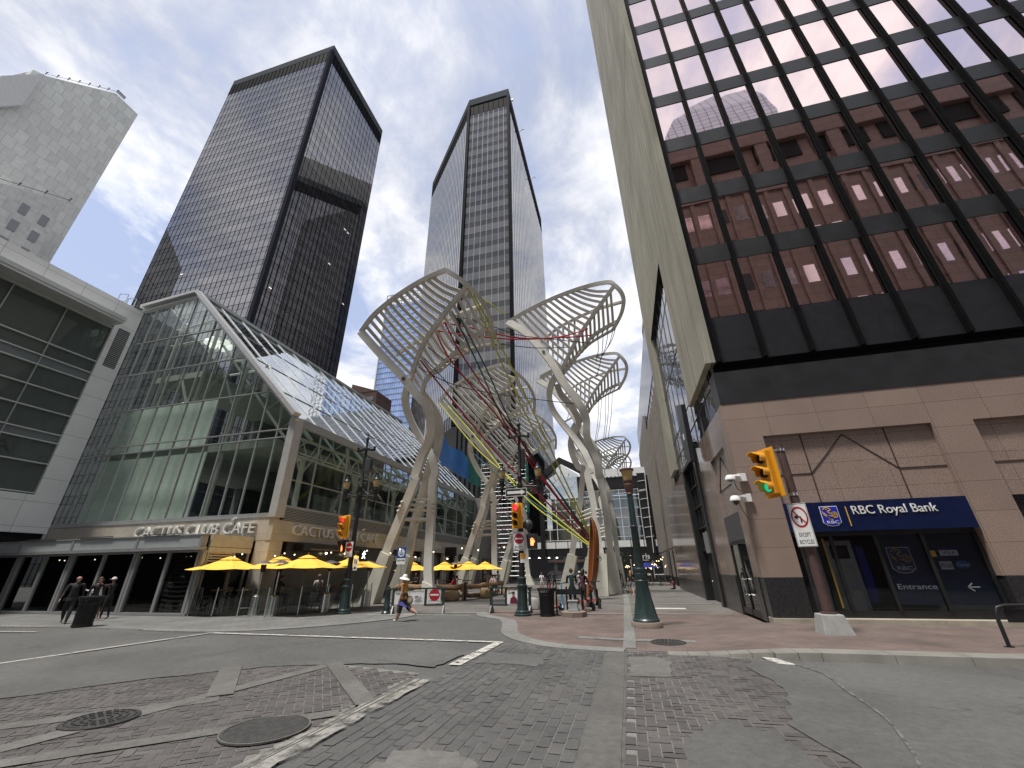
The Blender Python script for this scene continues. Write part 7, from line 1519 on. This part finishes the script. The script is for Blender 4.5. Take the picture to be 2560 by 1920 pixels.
# man and companion on the left pavement
person('balding man in a black leather jacket and dark jeans striding on the left pavement', (-21.5, 13.0, 0), R(-38), 1.74, (.012, .011, .0105), (.012, .013, .017), (.06, .05, .045), SKIN, 'dark', 1, 1, ((22, 6), (-20, 22)), ((-10, 22, 12), (16, 18, 12)), 1.42, 1.35, 3, bald=True, hem=(.012, .011, .0105))
person('brown haired person in dark clothes and patterned shorts walking behind the balding man', (-21.5, 13.75, 0), R(-15), 1.66, (.012, .011, .012), (.12, .1, .085), (.02, .02, .02), SKIN, 'brown', 1, .5, ((18, 5), (-20, 20)), ((8, 20, 8), (-8, 20, 8)), 1.2, 1.3, 3)
person('person in a white shirt leaning forward beside the left litter bin', (-22.5, 14.6, 0), R(-150), 1.56, (.7, .7, .7), (.25, .12, .07), (.2, .07, .04), (.35, .18, .13), 'auburn', 1, .3, ((8, 6), (-6, 8)), ((40, 60, 10), (30, 50, 10)), .95, 1, 12, hem=(.7, .7, .7))
person('person in black with bare arms and a white cap talking beside the left litter bin', (-21.75, 14.5, 0), R(-170), 1.6, (.014, .013, .014), (.012, .012, .013), (.3, .12, .06), (.2, .09, .05), 'dark', .2, 1, ((4, 4), (-6, 8)), ((50, 80, 6), (45, 80, 10)), 1, 1.1, 6, hat=('cap', (.7, .68, .62)))
# couple by the scooters
person('young man in a dark teal shirt and black shorts seen from behind at the scooters', (-2.42, 19.1, 0), R(100), 1.68, (.012, .03, .035), (.012, .012, .013), (.5, .5, .5), SKIN, 'brown', .35, .5, ((4, 4), (-4, 6)), ((34, 60, 8), (28, 60, 8)), 1.05, 1.05, 8, hem=(.012, .03, .035), collar=(.6, .6, .6))
person('person in maroon and black standing right of the young man at the scooters', (-2.02, 19.7, 0), R(60), 1.66, (.06, .015, .025), (.012, .012, .013), (.4, .12, .08), SKIN, 'dark', .4, .5, ((4, 4), (-4, 6)), ((40, 50, 8), (20, 40, 8)), 1.02, 1.05, 4, long_hair=.08, hem=(.012, .012, .013))
b, hd_ = person('person in a white top and black trousers carrying a plastic bag beside the canoe', (-2.75, 29.5, 0), R(120), 1.5, (.68, .68, .68), (.015, .015, .016), (.6, .6, .6), DARKSKIN, 'dark', .8, 1, ((10, 6), (-12, 10)), ((-6, 10, 8), (8, 14, 8)), 1, 1, 2, hem=(.68, .68, .68))
q = hd_[0]; mb = MB().lathe([(.001, -.45), (.11, -.43), (.13, -.28), (.06, -.1), (.02, .0)], q, 10); carried('plastic_bag', 'white plastic bag carried by the person in the white top', mb, pm((.6, .6, .6), .4), b, 'bag')
person('person in a white cap standing behind the couple near the scooters', (-3.3, 30.5, 0), R(-80), 1.5, (.5, .5, .5), (.1, .1, .12), (.1, .1, .1), TAN, 'dark', .5, 1, hat=('cap', (.7, .7, .7)))
# farther people
person('girl in a white shirt and white shorts looking at her phone beyond the litter bin', (-6.9, 35.5, 0), R(-70), 1.42, (.7, .69, .68), (.66, .64, .6), (.4, .4, .4), SKIN, 'brown', 1, .3, ((4, 4), (-4, 6)), ((40, 90, 6), (40, 90, 6)), .95, 1, 3, long_hair=.1, hem=(.68, .66, .62))
person('man in black walking with a pale scooter beyond the litter bin', (-5.95, 36, 0), R(-60), 1.5, (.016, .017, .022), (.015, .016, .02), (.3, .3, .3), DARKSKIN, 'dark', 1, 1, ((14, 6), (-14, 16)), ((30, 50, 8), (30, 50, 8)), 1.1)
person('second person in black just behind the man with the pale scooter', (-6.6, 37, 0), R(-60), 1.45, (.014, .014, .016), (.012, .012, .013), (.2, .2, .2), SKIN, 'dark', 1, 1)
person('woman with long blond hair in a black top and denim shorts seen from behind', (.05, 29.8, 0), R(85), 1.5, (.015, .014, .014), (.16, .19, .23), (.6, .45, .4), SKIN, 'blond', 0, .3, ((14, 4), (-10, 16)), ((-8, 10, 10), (10, 14, 10)), .95, 1, 3, long_hair=.16)
person('man in a dark shirt and grey trousers half hidden behind the lamp post', (.98, 31.5, 0), R(80), 1.54, (.016, .018, .025), (.16, .15, .13), (.05, .05, .05), TAN, 'dark', .4, 1, ((12, 4), (-12, 14)), ((-10, 12, 10), (10, 14, 10)), 1.1)
person('man in a dark green shirt and pale shorts walking beyond the white leg casing', (-.75, 36.5, 0), R(-95), 1.5, (.02, .035, .03), (.34, .33, .3), (.05, .05, .05), TAN, 'dark', .4, .5, ((14, 4), (-12, 18)), ((20, 40, 8), (-10, 14, 8)), 1.05)
person('person in a dark red top sitting on the ground against the right wall', (3.45, 39, 0), R(200), 1.55, (.12, .02, .03), (.02, .018, .02), (.4, .3, .28), TAN, 'dark', 1, 1, ((80, 10), (70, 20)), ((30, 50, 8), (40, 40, 8)), 1, 1, 14, seat=.14)
# guests on the log fenced patio
for lab, x, y, rz, tp, hr, sk, st, kw in (
    ('white haired man in a white shirt standing at the far table of the log patio', -10.05, 31.0, -80, (.66, .65, .64), 'grey', SKIN, None, {}),
    ('person in a white shirt standing beside the white haired man', -9.35, 31.4, -100, (.6, .58, .57), 'dark', TAN, None, {}),
    ('guest in pale pink seated in front of the standing guests', -9.4, 30.3, -90, (.5, .36, .38), 'dark', DARKSKIN, .62, {}),
    ('guest in cream seated between the two standing guests', -9.75, 31.9, -80, (.5, .48, .45), 'brown', SKIN, .62, {}),
    ('waiter in dark clothes and jeans standing by the middle umbrella', -12.0, 29.6, -20, (.06, .055, .06), 'dark', SKIN, None, {}),
    ('guest in a bright red top seated near the waiter', -11.5, 28.2, 200, (.5, .03, .05), 'brown', SKIN, .62, {}),
    ('guest in a white tee seated left of the waiter', -12.6, 28.0, -10, (.55, .54, .53), 'dark', TAN, .62, {}),
    ('guest with auburn hair in black seen through the legs of the near tree', -13.9, 27.4, -100, (.02, .016, .016), 'auburn', SKIN, .8, dict(long_hair=.14)),
    ('guest in grey seated at the left behind the woman in the sun hat', -14.9, 27.6, -30, (.12, .12, .13), 'dark', SKIN, .62, {})):
    person(lab, (x, y, 0), R(rz), 1.58, tp, (.03, .03, .04), (.05, .05, .05), sk, hr, .5, 1, ((78, 80), (72, 84)) if st else ((4, 4), (-4, 6)), ((30, 60, 8), (24, 50, 8)), 1.05, 1, 4, seat=st, hem=None if st else tp, **kw)
for lab, x, y, rz, tp, hr in (('guest in pale grey seated behind the glass fence under the third umbrella', -14.9, 19.0, -60, (.4, .38, .38), 'grey'), ('guest in dark clothes seated behind the glass fence near the stone pier', -16.2, 17.9, 30, (.03, .025, .025), 'brown'), ('guest in black seated behind the signal post on the patio', -13.9, 19.8, 200, (.05, .05, .06), 'dark')):
    person(lab, (x, y, 0), R(rz), 1.6, tp, (.03, .03, .04), (.05, .05, .05), SKIN, hr, .5, 1, ((78, 80), (72, 84)), ((40, 60, 8), (30, 50, 8)), 1.05, 1, 4, seat=.83)
for o, loc, rz in PENDING: o.location = loc; o.rotation_euler = (0, 0, rz)
